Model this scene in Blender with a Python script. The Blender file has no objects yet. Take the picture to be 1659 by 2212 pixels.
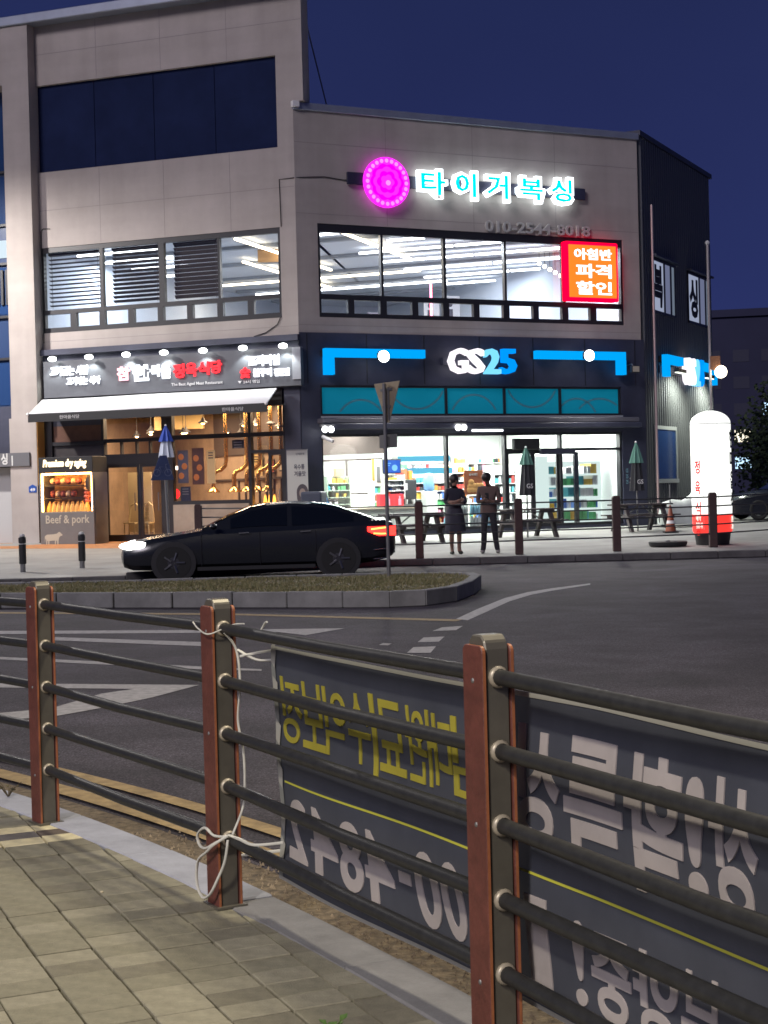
import bpy, bmesh, math, random
from mathutils import Vector, Matrix
random.seed(7)
R = math.radians
sc = bpy.context.scene
col = sc.collection

# ------------------------------------------------------------------ camera
FOC, CX, CY, CAMZ = 3400.0, 829.5, 1106.0, 1.6        # focal length and centre in pixels of a 1659 x 2212 frame
PITCH, ROLL = math.atan(46 / 3400.0), 0.0256
cd = bpy.data.cameras.new('camera'); cam = bpy.data.objects.new('camera', cd); col.objects.link(cam)
cd.sensor_fit = 'VERTICAL'; cd.sensor_height = 36.0; cd.lens = 36.0 * FOC / 2212.0
cd.clip_start = 0.1; cd.clip_end = 3000
cam.location = (0, 0, CAMZ)
cam.rotation_mode = 'QUATERNION'
cam.rotation_quaternion = (Matrix.Rotation(R(90) - PITCH, 3, 'X') @ Matrix.Rotation(-ROLL, 3, 'Z')).to_quaternion()
sc.camera = cam

# ------------------------------------------------------------------ night sky, weak fill, exposure
w = bpy.data.worlds.new('World'); sc.world = w; w.use_nodes = True
nt = w.node_tree; nt.nodes.clear()
out = nt.nodes.new('ShaderNodeOutputWorld'); bg = nt.nodes.new('ShaderNodeBackground')
sky = nt.nodes.new('ShaderNodeTexSky'); sky.sky_type = 'NISHITA'; sky.sun_disc = False
sky.sun_elevation = R(-4.0); sky.sun_rotation = R(200); sky.air_density = 1.5; sky.dust_density = 1.0
mul = nt.nodes.new('ShaderNodeMix'); mul.data_type = 'RGBA'; mul.blend_type = 'ADD'
mul.inputs[0].default_value = 1.0
mul.inputs[7].default_value = (0.19, 0.28, 1.02, 1)
nt.links.new(sky.outputs[0], mul.inputs[6])
geo = nt.nodes.new('ShaderNodeTexCoord'); sep = nt.nodes.new('ShaderNodeSeparateXYZ'); rmp = nt.nodes.new('ShaderNodeValToRGB')
nt.links.new(geo.outputs['Generated'], sep.inputs[0]); nt.links.new(sep.outputs['Z'], rmp.inputs[0])
rmp.color_ramp.elements[0].position = 0.10; rmp.color_ramp.elements[0].color = (1.25, 1.2, 1.3, 1)
rmp.color_ramp.elements[1].position = 0.42; rmp.color_ramp.elements[1].color = (0.55, 0.60, 0.62, 1)      # town glow fading upward
mg = nt.nodes.new('ShaderNodeMix'); mg.data_type = 'RGBA'; mg.blend_type = 'MULTIPLY'; mg.inputs[0].default_value = 1.0
cn = nt.nodes.new('ShaderNodeTexNoise'); cn.inputs['Scale'].default_value = 2.2; cn.inputs['Detail'].default_value = 4; nt.links.new(geo.outputs['Generated'], cn.inputs['Vector'])
cr_ = nt.nodes.new('ShaderNodeMapRange'); cr_.inputs[3].default_value = 0.62; cr_.inputs[4].default_value = 1.38; nt.links.new(cn.outputs['Fac'], cr_.inputs[0])      # thin uneven night cloud
mc = nt.nodes.new('ShaderNodeMix'); mc.data_type = 'RGBA'; mc.blend_type = 'MULTIPLY'; mc.inputs[0].default_value = 1.0
nt.links.new(mul.outputs[2], mc.inputs[6]); nt.links.new(cr_.outputs[0], mc.inputs[7])
nt.links.new(mc.outputs[2], mg.inputs[6]); nt.links.new(rmp.outputs[0], mg.inputs[7])
nt.links.new(mg.outputs[2], bg.inputs[0]); bg.inputs[1].default_value = 0.076
nt.links.new(bg.outputs[0], out.inputs[0])
sd = bpy.data.lights.new('street_glow', 'SUN'); sd.energy = 0.98; sd.angle = R(16); sd.color = (0.98, 0.90, 0.99)
sun = bpy.data.objects.new('street_glow', sd); col.objects.link(sun)
sun.rotation_mode = 'QUATERNION'
sun.rotation_quaternion = Vector((0.52, 0.80, -0.55)).to_track_quat('-Z', 'Y')
sc.view_settings.view_transform = 'Standard'; sc.view_settings.look = 'None'
sc.view_settings.exposure = 0.40; sc.view_settings.gamma = 1.0; sc.view_settings.use_curve_mapping = False
sc.cycles.use_denoising = True; sc.cycles.denoiser = 'OPENIMAGEDENOISE'; sc.cycles.denoising_input_passes = 'RGB_ALBEDO_NORMAL'; sc.cycles.denoising_prefilter = 'ACCURATE'
sc.cycles.max_bounces = 5; sc.cycles.filter_width = 1.6; sc.cycles.use_adaptive_sampling = False; sc.cycles.transparent_max_bounces = 12
sc.cycles.sample_clamp_indirect = 1.2
sc.cycles.caustics_reflective = False; sc.cycles.caustics_refractive = False

# ------------------------------------------------------------------ survey helpers: a pixel's line of sight met with a real plane
def ray(u, v):
    xc = (u - CX) / FOC; yc = (CY - v) / FOC
    c, s = math.cos(ROLL), math.sin(ROLL)
    x = xc * c + yc * s; y = -xc * s + yc * c
    cp, sp = math.cos(PITCH), math.sin(PITCH)
    return Vector((x, cp + y * sp, -sp + y * cp))
def onz(u, v, z=0.0):
    r = ray(u, v); return Vector((0, 0, CAMZ)) + r * ((z - CAMZ) / r.z)
def aty(u, v, Y):
    r = ray(u, v); return Vector((0, 0, CAMZ)) + r * (Y / r.y)
def plaza_z(Y):
    return 0.15 + 0.0209 * (min(max(Y, 33.0), 44.0) - 33.0)
def onplaza(u, v):
    z = 0.2
    for k in range(8):
        p = onz(u, v, z); z = plaza_z(p.y)
    return Vector((p.x, p.y, z))

class Frame:
    """a vertical plane: s along it, d out of it, z up"""
    def __init__(self, o, x, n):
        self.o = Vector((o[0], o[1], 0)); self.x = Vector((x[0], x[1], 0)).normalized(); self.n = Vector((n[0], n[1], 0)).normalized()
    def __call__(self, s, d, z):
        return self.o + self.x * s + self.n * d + Vector((0, 0, z))
    def px(self, u, v, d=0.0):
        r = ray(u, v); o = Vector((0, 0, CAMZ)); p0 = self.o + self.n * d
        p = o + r * ((p0 - o).dot(self.n) / r.dot(self.n))
        return (p - self.o).dot(self.x), p.z
CORNER = aty(650, 900, 41.8)
A = Frame(CORNER, (9240, -3400), (-3400, -9240))      # restaurant front, s runs from -7.9 to 0
B = Frame(CORNER, (7000, 3400), (3400, -7000))        # shop front, s runs from 0 to 10.97
SB = 10.97
D = Frame(B(SB, 0, 0), (1730, 3400), (3400, -1730))   # corrugated side
def world_frame(s, d, z): return Vector((s, d, z))
class Local:
    def __init__(self, o, yaw): self.m = Matrix.Translation(Vector(o)) @ Matrix.Rotation(yaw, 4, 'Z')
    def __call__(self, x, y, z): return self.m @ Vector((x, y, z))

# ------------------------------------------------------------------ materials
MATS = {}
LIGHTING = ('amber_tube', 'halo_white', 'cyan_lightbox')
def mat(name, c, rough=0.6, metal=0.0, var=0.0, scale=8.0, bump=0.0, bscale=60.0, spec=0.5, dirt=None):
    if name in MATS: return MATS[name]
    m = bpy.data.materials.new(name); m.use_nodes = True; n = m.node_tree; b = n.nodes['Principled BSDF']
    b.inputs['Base Color'].default_value = (*c, 1); b.inputs['Roughness'].default_value = rough
    b.inputs['Metallic'].default_value = metal; b.inputs['Specular IOR Level'].default_value = spec
    tc = n.nodes.new('ShaderNodeTexCoord')
    if var > 0:
        no = n.nodes.new('ShaderNodeTexNoise'); no.inputs['Scale'].default_value = scale; no.inputs['Detail'].default_value = 8; no.inputs['Roughness'].default_value = 0.65
        n.links.new(tc.outputs['Object'], no.inputs['Vector'])
        rp = n.nodes.new('ShaderNodeValToRGB')
        rp.color_ramp.elements[0].position = 0.3; rp.color_ramp.elements[1].position = 0.7
        lo = tuple(x * (1 - var) for x in c) if dirt is None else dirt
        hi = tuple(min(1, x * (1 + var)) for x in c)
        rp.color_ramp.elements[0].color = (*lo, 1); rp.color_ramp.elements[1].color = (*hi, 1)
        n.links.new(no.outputs['Fac'], rp.inputs[0]); n.links.new(rp.outputs[0], b.inputs['Base Color'])
    if bump > 0:
        nb = n.nodes.new('ShaderNodeTexNoise'); nb.inputs['Scale'].default_value = bscale; nb.inputs['Detail'].default_value = 4
        n.links.new(tc.outputs['Object'], nb.inputs['Vector'])
        bp = n.nodes.new('ShaderNodeBump'); bp.inputs['Strength'].default_value = bump; bp.inputs['Distance'].default_value = 0.01
        n.links.new(nb.outputs['Fac'], bp.inputs['Height']); n.links.new(bp.outputs[0], b.inputs['Normal'])
    MATS[name] = m; return m
def emi(name, c, s):
    if name in MATS: return MATS[name]
    m = bpy.data.materials.new(name); m.use_nodes = True; n = m.node_tree; n.nodes.clear()
    o = n.nodes.new('ShaderNodeOutputMaterial'); e = n.nodes.new('ShaderNodeEmission')
    e.inputs[0].default_value = (*c, 1); e.inputs[1].default_value = s
    n.links.new(e.outputs[0], o.inputs[0]); MATS[name] = m
    if name not in LIGHTING: m.cycles.emission_sampling = 'NONE'      # too small to light anything: shown, not sampled
    return m
def glass(name, refl=0.06, tint=(1, 1, 1)):
    if name in MATS: return MATS[name]
    m = bpy.data.materials.new(name); m.use_nodes = True; n = m.node_tree; n.nodes.clear()
    o = n.nodes.new('ShaderNodeOutputMaterial'); t = n.nodes.new('ShaderNodeBsdfTransparent'); g = n.nodes.new('ShaderNodeBsdfGlossy')
    g.inputs['Roughness'].default_value = 0.03; t.inputs[0].default_value = (*tint, 1)
    x = n.nodes.new('ShaderNodeMixShader'); x.inputs[0].default_value = refl
    n.links.new(t.outputs[0], x.inputs[1]); n.links.new(g.outputs[0], x.inputs[2]); n.links.new(x.outputs[0], o.inputs[0])
    MATS[name] = m; return m
def asphalt():
    m = mat('asphalt', (0.078, 0.071, 0.086), 0.85, 0, 0.35, 0.9, 0.5, 140)
    n = m.node_tree; b = n.nodes['Principled BSDF']; tc = n.nodes['Texture Coordinate']
    src = b.inputs['Base Color'].links[0].from_socket
    sp = n.nodes.new('ShaderNodeTexNoise'); sp.inputs['Scale'].default_value = 75; sp.inputs['Detail'].default_value = 3
    n.links.new(tc.outputs['Object'], sp.inputs['Vector'])
    rp = n.nodes.new('ShaderNodeValToRGB'); rp.color_ramp.elements[0].position = 0.42; rp.color_ramp.elements[1].position = 0.72
    rp.color_ramp.elements[0].color = (0.62, 0.61, 0.64, 1); rp.color_ramp.elements[1].color = (2.7, 2.6, 2.65, 1)
    n.links.new(sp.outputs['Fac'], rp.inputs[0])
    mx = n.nodes.new('ShaderNodeMix'); mx.data_type = 'RGBA'; mx.blend_type = 'MULTIPLY'; mx.inputs[0].default_value = 1
    n.links.new(src, mx.inputs[6]); n.links.new(rp.outputs[0], mx.inputs[7]); n.links.new(mx.outputs[2], b.inputs['Base Color'])
    return m
M_ASPH = asphalt()
M_PLASTER = mat('plaster', (0.44, 0.395, 0.37), 0.9, 0, 0.10, 0.7, 0.12, 30)
def streaks(m, sx, sz, lo, amt):
    n = m.node_tree; b = n.nodes['Principled BSDF']; src = b.inputs['Base Color'].links[0].from_socket
    mp = n.nodes.new('ShaderNodeMapping'); mp.inputs['Scale'].default_value = (sx, sx, sz); n.links.new(n.nodes['Texture Coordinate'].outputs['Object'], mp.inputs[0])
    no = n.nodes.new('ShaderNodeTexNoise'); no.inputs['Scale'].default_value = 1.0; no.inputs['Detail'].default_value = 6; n.links.new(mp.outputs[0], no.inputs['Vector'])
    rp = n.nodes.new('ShaderNodeValToRGB'); rp.color_ramp.elements[0].position = 0.35; rp.color_ramp.elements[1].position = 0.62
    rp.color_ramp.elements[0].color = (lo, lo, lo * 0.98, 1); rp.color_ramp.elements[1].color = (1, 1, 1, 1); n.links.new(no.outputs['Fac'], rp.inputs[0])
    mx = n.nodes.new('ShaderNodeMix'); mx.data_type = 'RGBA'; mx.blend_type = 'MULTIPLY'; mx.inputs[0].default_value = amt
    n.links.new(src, mx.inputs[6]); n.links.new(rp.outputs[0], mx.inputs[7]); n.links.new(mx.outputs[2], b.inputs['Base Color'])
streaks(M_PLASTER, 1.6, 0.10, 0.85, 0.7); streaks(M_PLASTER, 0.12, 2.0, 0.90, 0.7)
streaks(M_ASPH, 0.35, 0.35, 0.62, 0.8); streaks(M_ASPH, 2.6, 2.6, 0.75, 0.8); streaks(M_ASPH, 24, 24, 0.45, 0.85); streaks(M_ASPH, 0.9, 0.05, 0.8, 0.7)
M_COPING = mat('coping_metal', (0.30, 0.33, 0.40), 0.45, 0.5, 0.1, 2)
M_DARKCLAD = mat('dark_cladding', (0.040, 0.044, 0.072), 0.55, 0, 0.25, 1.2, 0.1, 40)
M_FRAME = mat('black_frame', (0.02, 0.02, 0.024), 0.45)
M_DARKPANEL = mat('navy_panel', (0.014, 0.022, 0.066), 0.95, 0, 0.2, 1.0, spec=0.1)
M_GLASS = glass('clear_glass', 0.05)
M_GLASSB = glass('night_glass', 0.25, (0.25, 0.35, 0.6))
M_WHITE = mat('white_paint', (0.78, 0.78, 0.76), 0.5)
M_INT = mat('shop_wall', (0.75, 0.77, 0.75), 0.7)
M_CONC = mat('plaza_concrete', (0.30, 0.30, 0.28), 0.8, 0, 0.22, 0.9, 0.2, 50)
M_KERB = mat('kerb_granite', (0.17, 0.17, 0.175), 0.8, 0, 0.22, 6, 0.3, 90)
M_KERBD = mat('far_kerb_granite', (0.10, 0.095, 0.095), 0.85, 0, 0.3, 3, 0.3, 60)
M_METAL = mat('grey_metal', (0.22, 0.22, 0.22), 0.45, 0.6)
M_BLACK = mat('matt_black', (0.018, 0.018, 0.02), 0.6)
M_LINE = mat('white_road_paint', (0.42, 0.41, 0.40), 0.8, 0, 0.3, 14, 0.2, 90)
M_LINEY = mat('yellow_road_paint', (0.34, 0.245, 0.115), 0.8, 0, 0.35, 12, 0.2, 90)

# ------------------------------------------------------------------ mesh builder
class MB:
    def __init__(self, f=None): self.v = []; self.f = []; self.mi = []; self.m = 0; self.fr = f or world_frame
    def add(self, vs, fs, raw=False):
        b = len(self.v)
        self.v += [Vector(p) if raw else self.fr(*p) for p in vs]
        for q in fs: self.f.append([i + b for i in q]); self.mi.append(self.m)
        return self
    def box(self, a0, a1, b0, b1, c0, c1):
        return self.add([(a0, b0, c0), (a1, b0, c0), (a1, b1, c0), (a0, b1, c0), (a0, b0, c1), (a1, b0, c1), (a1, b1, c1), (a0, b1, c1)],
                        [(0, 3, 2, 1), (4, 5, 6, 7), (0, 1, 5, 4), (1, 2, 6, 5), (2, 3, 7, 6), (3, 0, 4, 7)])
    def prism(self, poly, h0, h1, ax='z'):
        """poly in the two other axes; ax = 'z' (a,b), 'y' (a,c), 'x' (b,c)"""
        n = len(poly)
        mk = {'z': lambda p, h: (p[0], p[1], h), 'y': lambda p, h: (p[0], h, p[1]), 'x': lambda p, h: (h, p[0], p[1])}[ax]
        return self.add([mk(p, h0) for p in poly] + [mk(p, h1) for p in poly],
                        [tuple(range(n))[::-1], tuple(range(n, 2 * n))] + [(i, (i + 1) % n, n + (i + 1) % n, n + i) for i in range(n)])
    def tube(self, pts, r, n=8, raw=False, cap=True):
        P = [Vector(p) if raw else self.fr(*p) for p in pts]
        rs = r if isinstance(r, (list, tuple)) else [r] * len(P)
        vs, fs = [], []
        up = None
        for i, p in enumerate(P):
            t = (P[min(i + 1, len(P) - 1)] - P[max(i - 1, 0)])
            t = t.normalized() if t.length > 1e-9 else Vector((0, 0, 1))
            if up is None: up = Vector((0, 0, 1)) if abs(t.z) < 0.95 else Vector((1, 0, 0))
            a = t.cross(up); a = a.normalized() if a.length > 1e-6 else t.orthogonal().normalized()
            b = a.cross(t).normalized(); up = b
            for k in range(n):
                an = 2 * math.pi * k / n; vs.append(p + (a * math.cos(an) + b * math.sin(an)) * rs[i])
        for i in range(len(P) - 1):
            for k in range(n):
                k2 = (k + 1) % n; fs.append((i * n + k, i * n + k2, (i + 1) * n + k2, (i + 1) * n + k))
        if cap: fs += [tuple(range(n)), tuple(range((len(P) - 1) * n, len(P) * n))[::-1]]
        return self.add(vs, fs, raw=True)
    def lathe(self, prof, cx=0, cy=0, n=16, sx=1, sy=1):
        vs, fs = [], []
        for r, z in prof:
            for k in range(n):
                an = 2 * math.pi * k / n; vs.append((cx + r * sx * math.cos(an), cy + r * sy * math.sin(an), z))
        for i in range(len(prof) - 1):
            for k in range(n):
                k2 = (k + 1) % n; fs.append((i * n + k, i * n + k2, (i + 1) * n + k2, (i + 1) * n + k))
        fs += [tuple(range(n))[::-1], tuple(range((len(prof) - 1) * n, len(prof) * n))]
        return self.add(vs, fs)
    def ball(self, c, r, n=10, sq=(1, 1, 1)):
        vs, fs = [], []
        for i in range(1, n):
            th = math.pi * i / n
            for k in range(n):
                an = 2 * math.pi * k / n
                vs.append((c[0] + r * sq[0] * math.sin(th) * math.cos(an), c[1] + r * sq[1] * math.sin(th) * math.sin(an), c[2] + r * sq[2] * math.cos(th)))
        t = len(vs); vs += [(c[0], c[1], c[2] + r * sq[2]), (c[0], c[1], c[2] - r * sq[2])]
        for i in range(n - 2):
            for k in range(n):
                k2 = (k + 1) % n; fs.append((i * n + k, (i + 1) * n + k, (i + 1) * n + k2, i * n + k2))
        for k in range(n):
            k2 = (k + 1) % n; fs.append((t, k, k2)); fs.append((t + 1, (n - 2) * n + k2, (n - 2) * n + k))
        return self.add(vs, fs)
    def build(self, name, m, parent=None, bevel=0.0, smooth=None, kind=None, label=None, seg=1):
        """one mesh object; m is a material or a list of them"""
        root = parent
        while root is not None and root.parent is not None: root = root.parent
        if root is not None: off = Vector(root.location)
        else:
            xs = [p.x for p in self.v]; ys = [p.y for p in self.v]
            off = Vector(((min(xs) + max(xs)) / 2, (min(ys) + max(ys)) / 2, min(p.z for p in self.v)))
        me = bpy.data.meshes.new(name)
        me.from_pydata([p - off for p in self.v], [], self.f)
        ml = m if isinstance(m, (list, tuple)) else [m]
        for x in ml: me.materials.append(x)
        me.polygons.foreach_set('material_index', [min(i, len(ml) - 1) for i in self.mi])
        bm = bmesh.new(); bm.from_mesh(me)
        bmesh.ops.recalc_face_normals(bm, faces=bm.faces)
        if bevel > 0:
            es = [e for e in bm.edges if len(e.link_faces) == 2 and e.calc_face_angle(0) > 0.5]
            bmesh.ops.bevel(bm, geom=es, offset=bevel, segments=seg, profile=0.6, affect='EDGES', clamp_overlap=True)
        bm.to_mesh(me); bm.free()
        if smooth is not None:
            me.shade_smooth(); me.set_sharp_from_angle(angle=R(smooth))
        me.validate()
        o = bpy.data.objects.new(name, me); col.objects.link(o)
        if parent is not None: o.parent = parent
        else: o.location = off
        if kind: o['kind'] = kind
        if label: o['label'] = label
        return o
def area_lamp(F, s0, s1, d0, d1, z, energy, colr, parent):
    """the light a ceiling fitting gives, just under its lens"""
    l = bpy.data.lights.new('fitting_light', 'AREA'); l.shape = 'RECTANGLE'; l.size = abs(s1 - s0); l.size_y = abs(d1 - d0); l.energy = energy; l.color = colr
    o = bpy.data.objects.new('fitting_light', l); col.objects.link(o); o.parent = parent
    root = parent
    while root.parent is not None: root = root.parent
    o.location = F((s0 + s1) / 2, (d0 + d1) / 2, z) - Vector(root.location); o.rotation_euler = (0, 0, math.atan2(F.x.y, F.x.x)); return o
def thing(name, label, cat, loc, group=None):
    o = bpy.data.objects.new(name, None); col.objects.link(o); o.location = loc; o.empty_display_size = 0.2
    o['label'] = label; o['category'] = cat
    if group: o['group'] = group
    return o
def tag(o, label, cat, group=None):
    o['label'] = label; o['category'] = cat
    if group: o['group'] = group
    return o
def dup(o, loc=None, rotz=None, label=None, parent=None):
    c = o.copy(); col.objects.link(c)
    if parent is not None: c.parent = parent
    if loc is not None: c.location = loc
    if rotz is not None: c.rotation_euler = (0, 0, rotz)
    if label: c['label'] = label
    for ch in [x for x in o.children]: dup(ch, parent=c)
    return c

# ------------------------------------------------------------------ lettering
TEXTC = {}
def text_shape(body, bold=0.0, shear=0.0, res=2):
    k = (body, bold, shear, res)
    if k in TEXTC: return TEXTC[k]
    c = bpy.data.curves.new('lettering', 'FONT'); c.body = body; c.extrude = 0.5; c.offset = bold; c.resolution_u = res; c.shear = shear
    c.space_line = 1.1
    o = bpy.data.objects.new('lettering', c); col.objects.link(o)
    dg = bpy.context.evaluated_depsgraph_get(); dg.update()
    me = bpy.data.meshes.new_from_object(o.evaluated_get(dg))
    vs = [v.co.copy() for v in me.vertices]; fs = [tuple(p.vertices) for p in me.polygons]
    bpy.data.objects.remove(o); bpy.data.meshes.remove(me); bpy.data.curves.remove(c)
    x0 = min(v.x for v in vs); x1 = max(v.x for v in vs); y0 = min(v.y for v in vs); y1 = max(v.y for v in vs)
    vs = [((v.x - x0) / (x1 - x0), v.z + 0.5, (v.y - y0) / (y1 - y0)) for v in vs]
    TEXTC[k] = (vs, fs); return TEXTC[k]
def text(mb, body, s0, s1, z0, z1, d0, d1, bold=0.01, shear=0.0):
    vs, fs = text_shape(body, bold, shear)
    return mb.add([(s0 + (s1 - s0) * a, d0 + (d1 - d0) * b, z0 + (z1 - z0) * c) for a, b, c in vs], fs)
def letters(F, body, s0, s1, z0, z1, d0, d1, m, parent, name='lettering', bold=0.01, shear=0.0):
    return text(MB(F), body, s0, s1, z0, z1, d0, d1, bold, shear).build(name, m, parent)

# ================================================================== ground
g = MB(); g.add([(-400, -60, 0), (400, -60, 0), (400, 700, 0), (-400, 700, 0)], [(0, 1, 2, 3)])
g.build('road', M_ASPH, kind='structure')

# fence line on the near side (plan), kerb and pavement follow it
FL = [(-9.0, 14.0), (-5.6, 11.6), (-4.10, 10.05), (-2.78, 8.62), (-1.61, 7.15), (-0.63, 5.63), (0.25, 3.99), (1.05, 2.30), (1.75, 0.50), (2.3, -1.5), (2.7, -5.0)]
def catmull(P, n=6):
    o = []
    for i in range(len(P) - 1):
        p0 = Vector(P[max(i - 1, 0)]); p1 = Vector(P[i]); p2 = Vector(P[i + 1]); p3 = Vector(P[min(i + 2, len(P) - 1)])
        for k in range(n):
            t = k / n
            o.append(0.5 * ((2 * p1) + (p2 - p0) * t + (2 * p0 - 5 * p1 + 4 * p2 - p3) * t * t + (3 * p1 - p0 - 3 * p2 + p3) * t ** 3))
    o.append(Vector(P[-1])); return o
FC = catmull(FL)
def offset(C, d):
    o = []
    for i, p in enumerate(C):
        t = (C[min(i + 1, len(C) - 1)] - C[max(i - 1, 0)]).normalized()
        o.append(p + Vector((-t.y, t.x)) * d)      # +d is the road side
    return o
ZP = 0.13
IN = offset(FC, 0.02); OUT = offset(FC, 0.22)
def strip(mb, P, Q, z, zq=None):
    n = len(P); zq = z if zq is None else zq
    mb.add([(p.x, p.y, z) for p in P] + [(q.x, q.y, zq) for q in Q], [(i, i + 1, n + i + 1, n + i) for i in range(n - 1)])
# pavement bed under the pavers
pb = MB(); far_in = [Vector((-14, p.y if p.y < 14 else 14)) for p in IN]
poly = [(p.x, p.y) for p in IN] + [(-14, -5.0), (-14, 14.0)]
pb.prism(poly[::-1], 0.004, ZP - 0.028)
pave = pb.build('pavement', mat('joint_sand', (0.035, 0.03, 0.024), 0.95, 0, 0.4, 30), kind='structure')
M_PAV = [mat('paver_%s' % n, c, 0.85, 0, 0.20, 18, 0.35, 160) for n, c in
         (('olive', (0.225, 0.212, 0.152)), ('olive_light', (0.275, 0.258, 0.19)), ('olive_dark', (0.185, 0.172, 0.125)), ('pale', (0.62, 0.56, 0.36)), ('brown', (0.12, 0.095, 0.075)), ('grey', (0.13, 0.12, 0.115)))]  # pale and brown ones carry a painted light streak and its shade
e1 = Vector((0.918, 0.397)); e2 = Vector((0.397, -0.918))
PW, PL = 0.1855, 0.128
def clip(poly, a, b):
    """keep the part on the pavement side of the line a->b"""
    t = (b - a); nn = Vector((-t.y, t.x)); o = []
    for i in range(len(poly)):
        p, q = poly[i], poly[(i + 1) % len(poly)]
        dp, dq = (p - a).dot(nn), (q - a).dot(nn)
        if dp <= 0: o.append(p)
        if (dp < 0 < dq) or (dq < 0 < dp): o.append(p + (q - p) * (dp / (dp - dq)))
    return o
def nearest_seg(c):
    best = None
    for i in range(len(IN) - 1):
        m_ = (IN[i] + IN[i + 1]) / 2; d_ = (m_ - c).length
        if best is None or d_ < best[0]: best = (d_, i)
    return best[1]
full = {}
def full_paver(k):
    if k not in full:
        gap = 0.0042
        m_ = MB(); m_.box(gap, PW - gap, 0.0020, PL - 0.0020, -0.03, 0.0)
        me_o = m_.build('paver', M_PAV[k], bevel=0.003); full[k] = me_o.data
        c_ = me_o.location.copy(); me_o.data.transform(Matrix.Translation(c_)); bpy.data.objects.remove(me_o)
    return full[k]
rot = math.atan2(e1.y, e1.x)
cells = []
for i in range(-16, 28):
    for j in range(-62, 14):
        o_ = e1 * (0.757 + PW * (i - 2)) + e2 * (-6.0 + PL * (j + 30))
        # row along e1 has the box y axis = -e2
        cs = [o_, o_ + e1 * PW, o_ + e1 * PW - e2 * PL, o_ - e2 * PL]
        c_ = (cs[0] + cs[2]) / 2
        if c_.y < 2.2 or c_.y > 10.5 or c_.x < -4.2: continue
        sg = nearest_seg(c_); a_, b_ = IN[sg], IN[sg + 1]; t_ = (b_ - a_); nn = Vector((-t_.y, t_.x)).normalized()
        ds = [(p - a_).dot(nn) for p in cs]
        if min(ds) > -0.02: continue
        inview = abs(c_.x) < 0.265 * c_.y and c_.y > 3.25
        cells.append((0 if inview else 1, c_.y, i, j, cs, c_, ds, a_, b_))
cells.sort(key=lambda t: (t[0], t[1]))
stuff = MB(); npav = 0
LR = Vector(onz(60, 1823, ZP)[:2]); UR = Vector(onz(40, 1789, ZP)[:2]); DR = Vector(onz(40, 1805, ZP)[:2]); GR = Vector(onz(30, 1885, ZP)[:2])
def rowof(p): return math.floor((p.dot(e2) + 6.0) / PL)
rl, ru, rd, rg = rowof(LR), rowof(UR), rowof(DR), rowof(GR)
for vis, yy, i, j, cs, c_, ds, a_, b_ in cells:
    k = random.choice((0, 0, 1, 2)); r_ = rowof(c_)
    if r_ == rl: k = 3  # pale rows paint streaks of light, the dark row the shade between
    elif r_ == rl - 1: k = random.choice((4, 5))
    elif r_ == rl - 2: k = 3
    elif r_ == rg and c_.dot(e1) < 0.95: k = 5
    dz = random.uniform(-0.0028, 0.0028)
    if npav < 290:
        npav += 1
        if max(ds) < -0.004:
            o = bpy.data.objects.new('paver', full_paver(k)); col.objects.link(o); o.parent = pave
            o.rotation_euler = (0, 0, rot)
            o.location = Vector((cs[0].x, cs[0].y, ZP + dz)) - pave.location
        else:
            pl = clip([c_ + (p - c_) * 0.98 for p in cs], a_, b_)
            if len(pl) < 3: continue
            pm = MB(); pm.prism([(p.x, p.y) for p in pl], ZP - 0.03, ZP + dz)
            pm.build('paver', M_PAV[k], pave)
    else:
        pl = [c_ + (p - c_) * 0.98 for p in cs]
        if max(ds) > -0.004: pl = clip(pl, a_, b_)
        if len(pl) >= 3:
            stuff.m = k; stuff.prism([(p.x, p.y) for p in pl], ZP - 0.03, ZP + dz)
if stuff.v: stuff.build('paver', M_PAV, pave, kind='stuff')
# near kerb stones
kerb = MB(); strip(kerb, offset(FC, 0.03), offset(FC, 0.21), 0.05)
kerb = kerb.build('kerb', M_KERB, kind='structure')
M_KERBLIT = mat('lit_kerb_granite', (0.33, 0.345, 0.40), 0.75, 0, 0.18, 6, 0.3, 90)  # same granite with the light on the kerb put into its colour
step = 3
for i in range(0, len(FC) - step, step):
    P = [IN[i + k] for k in range(step + 1)]; Q = [OUT[i + k] for k in range(step + 1)]
    t0 = (P[1] - P[0]).normalized() * 0.004; P[0] = P[0] + t0; Q[0] = Q[0] + t0; P[-1] = P[-1] - t0; Q[-1] = Q[-1] - t0
    zt = ZP + random.uniform(-0.003, 0.004) + 0.004
    vs = [(p.x, p.y, zt) for p in P] + [(q.x, q.y, zt - 0.004) for q in Q] + [(p.x, p.y, 0.002) for p in P] + [(q.x, q.y, 0.002) for q in Q]
    n_ = step + 1; fs = []
    for k in range(step):
        fs += [(k, k + 1, n_ + k + 1, n_ + k), (n_ + k, n_ + k + 1, 3 * n_ + k + 1, 3 * n_ + k), (k + 1, k, 2 * n_ + k, 2 * n_ + k + 1)]
    fs += [(0, n_, 3 * n_, 2 * n_), (n_ - 1, 2 * n_ - 1, 4 * n_ - 1, 3 * n_ - 1)]
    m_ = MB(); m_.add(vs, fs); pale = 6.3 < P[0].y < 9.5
    m_.build('kerb_stone', M_KERBLIT if pale else M_KERB, kerb, bevel=0.006, label='kerb stone with light painted in' if pale else None)
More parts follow.
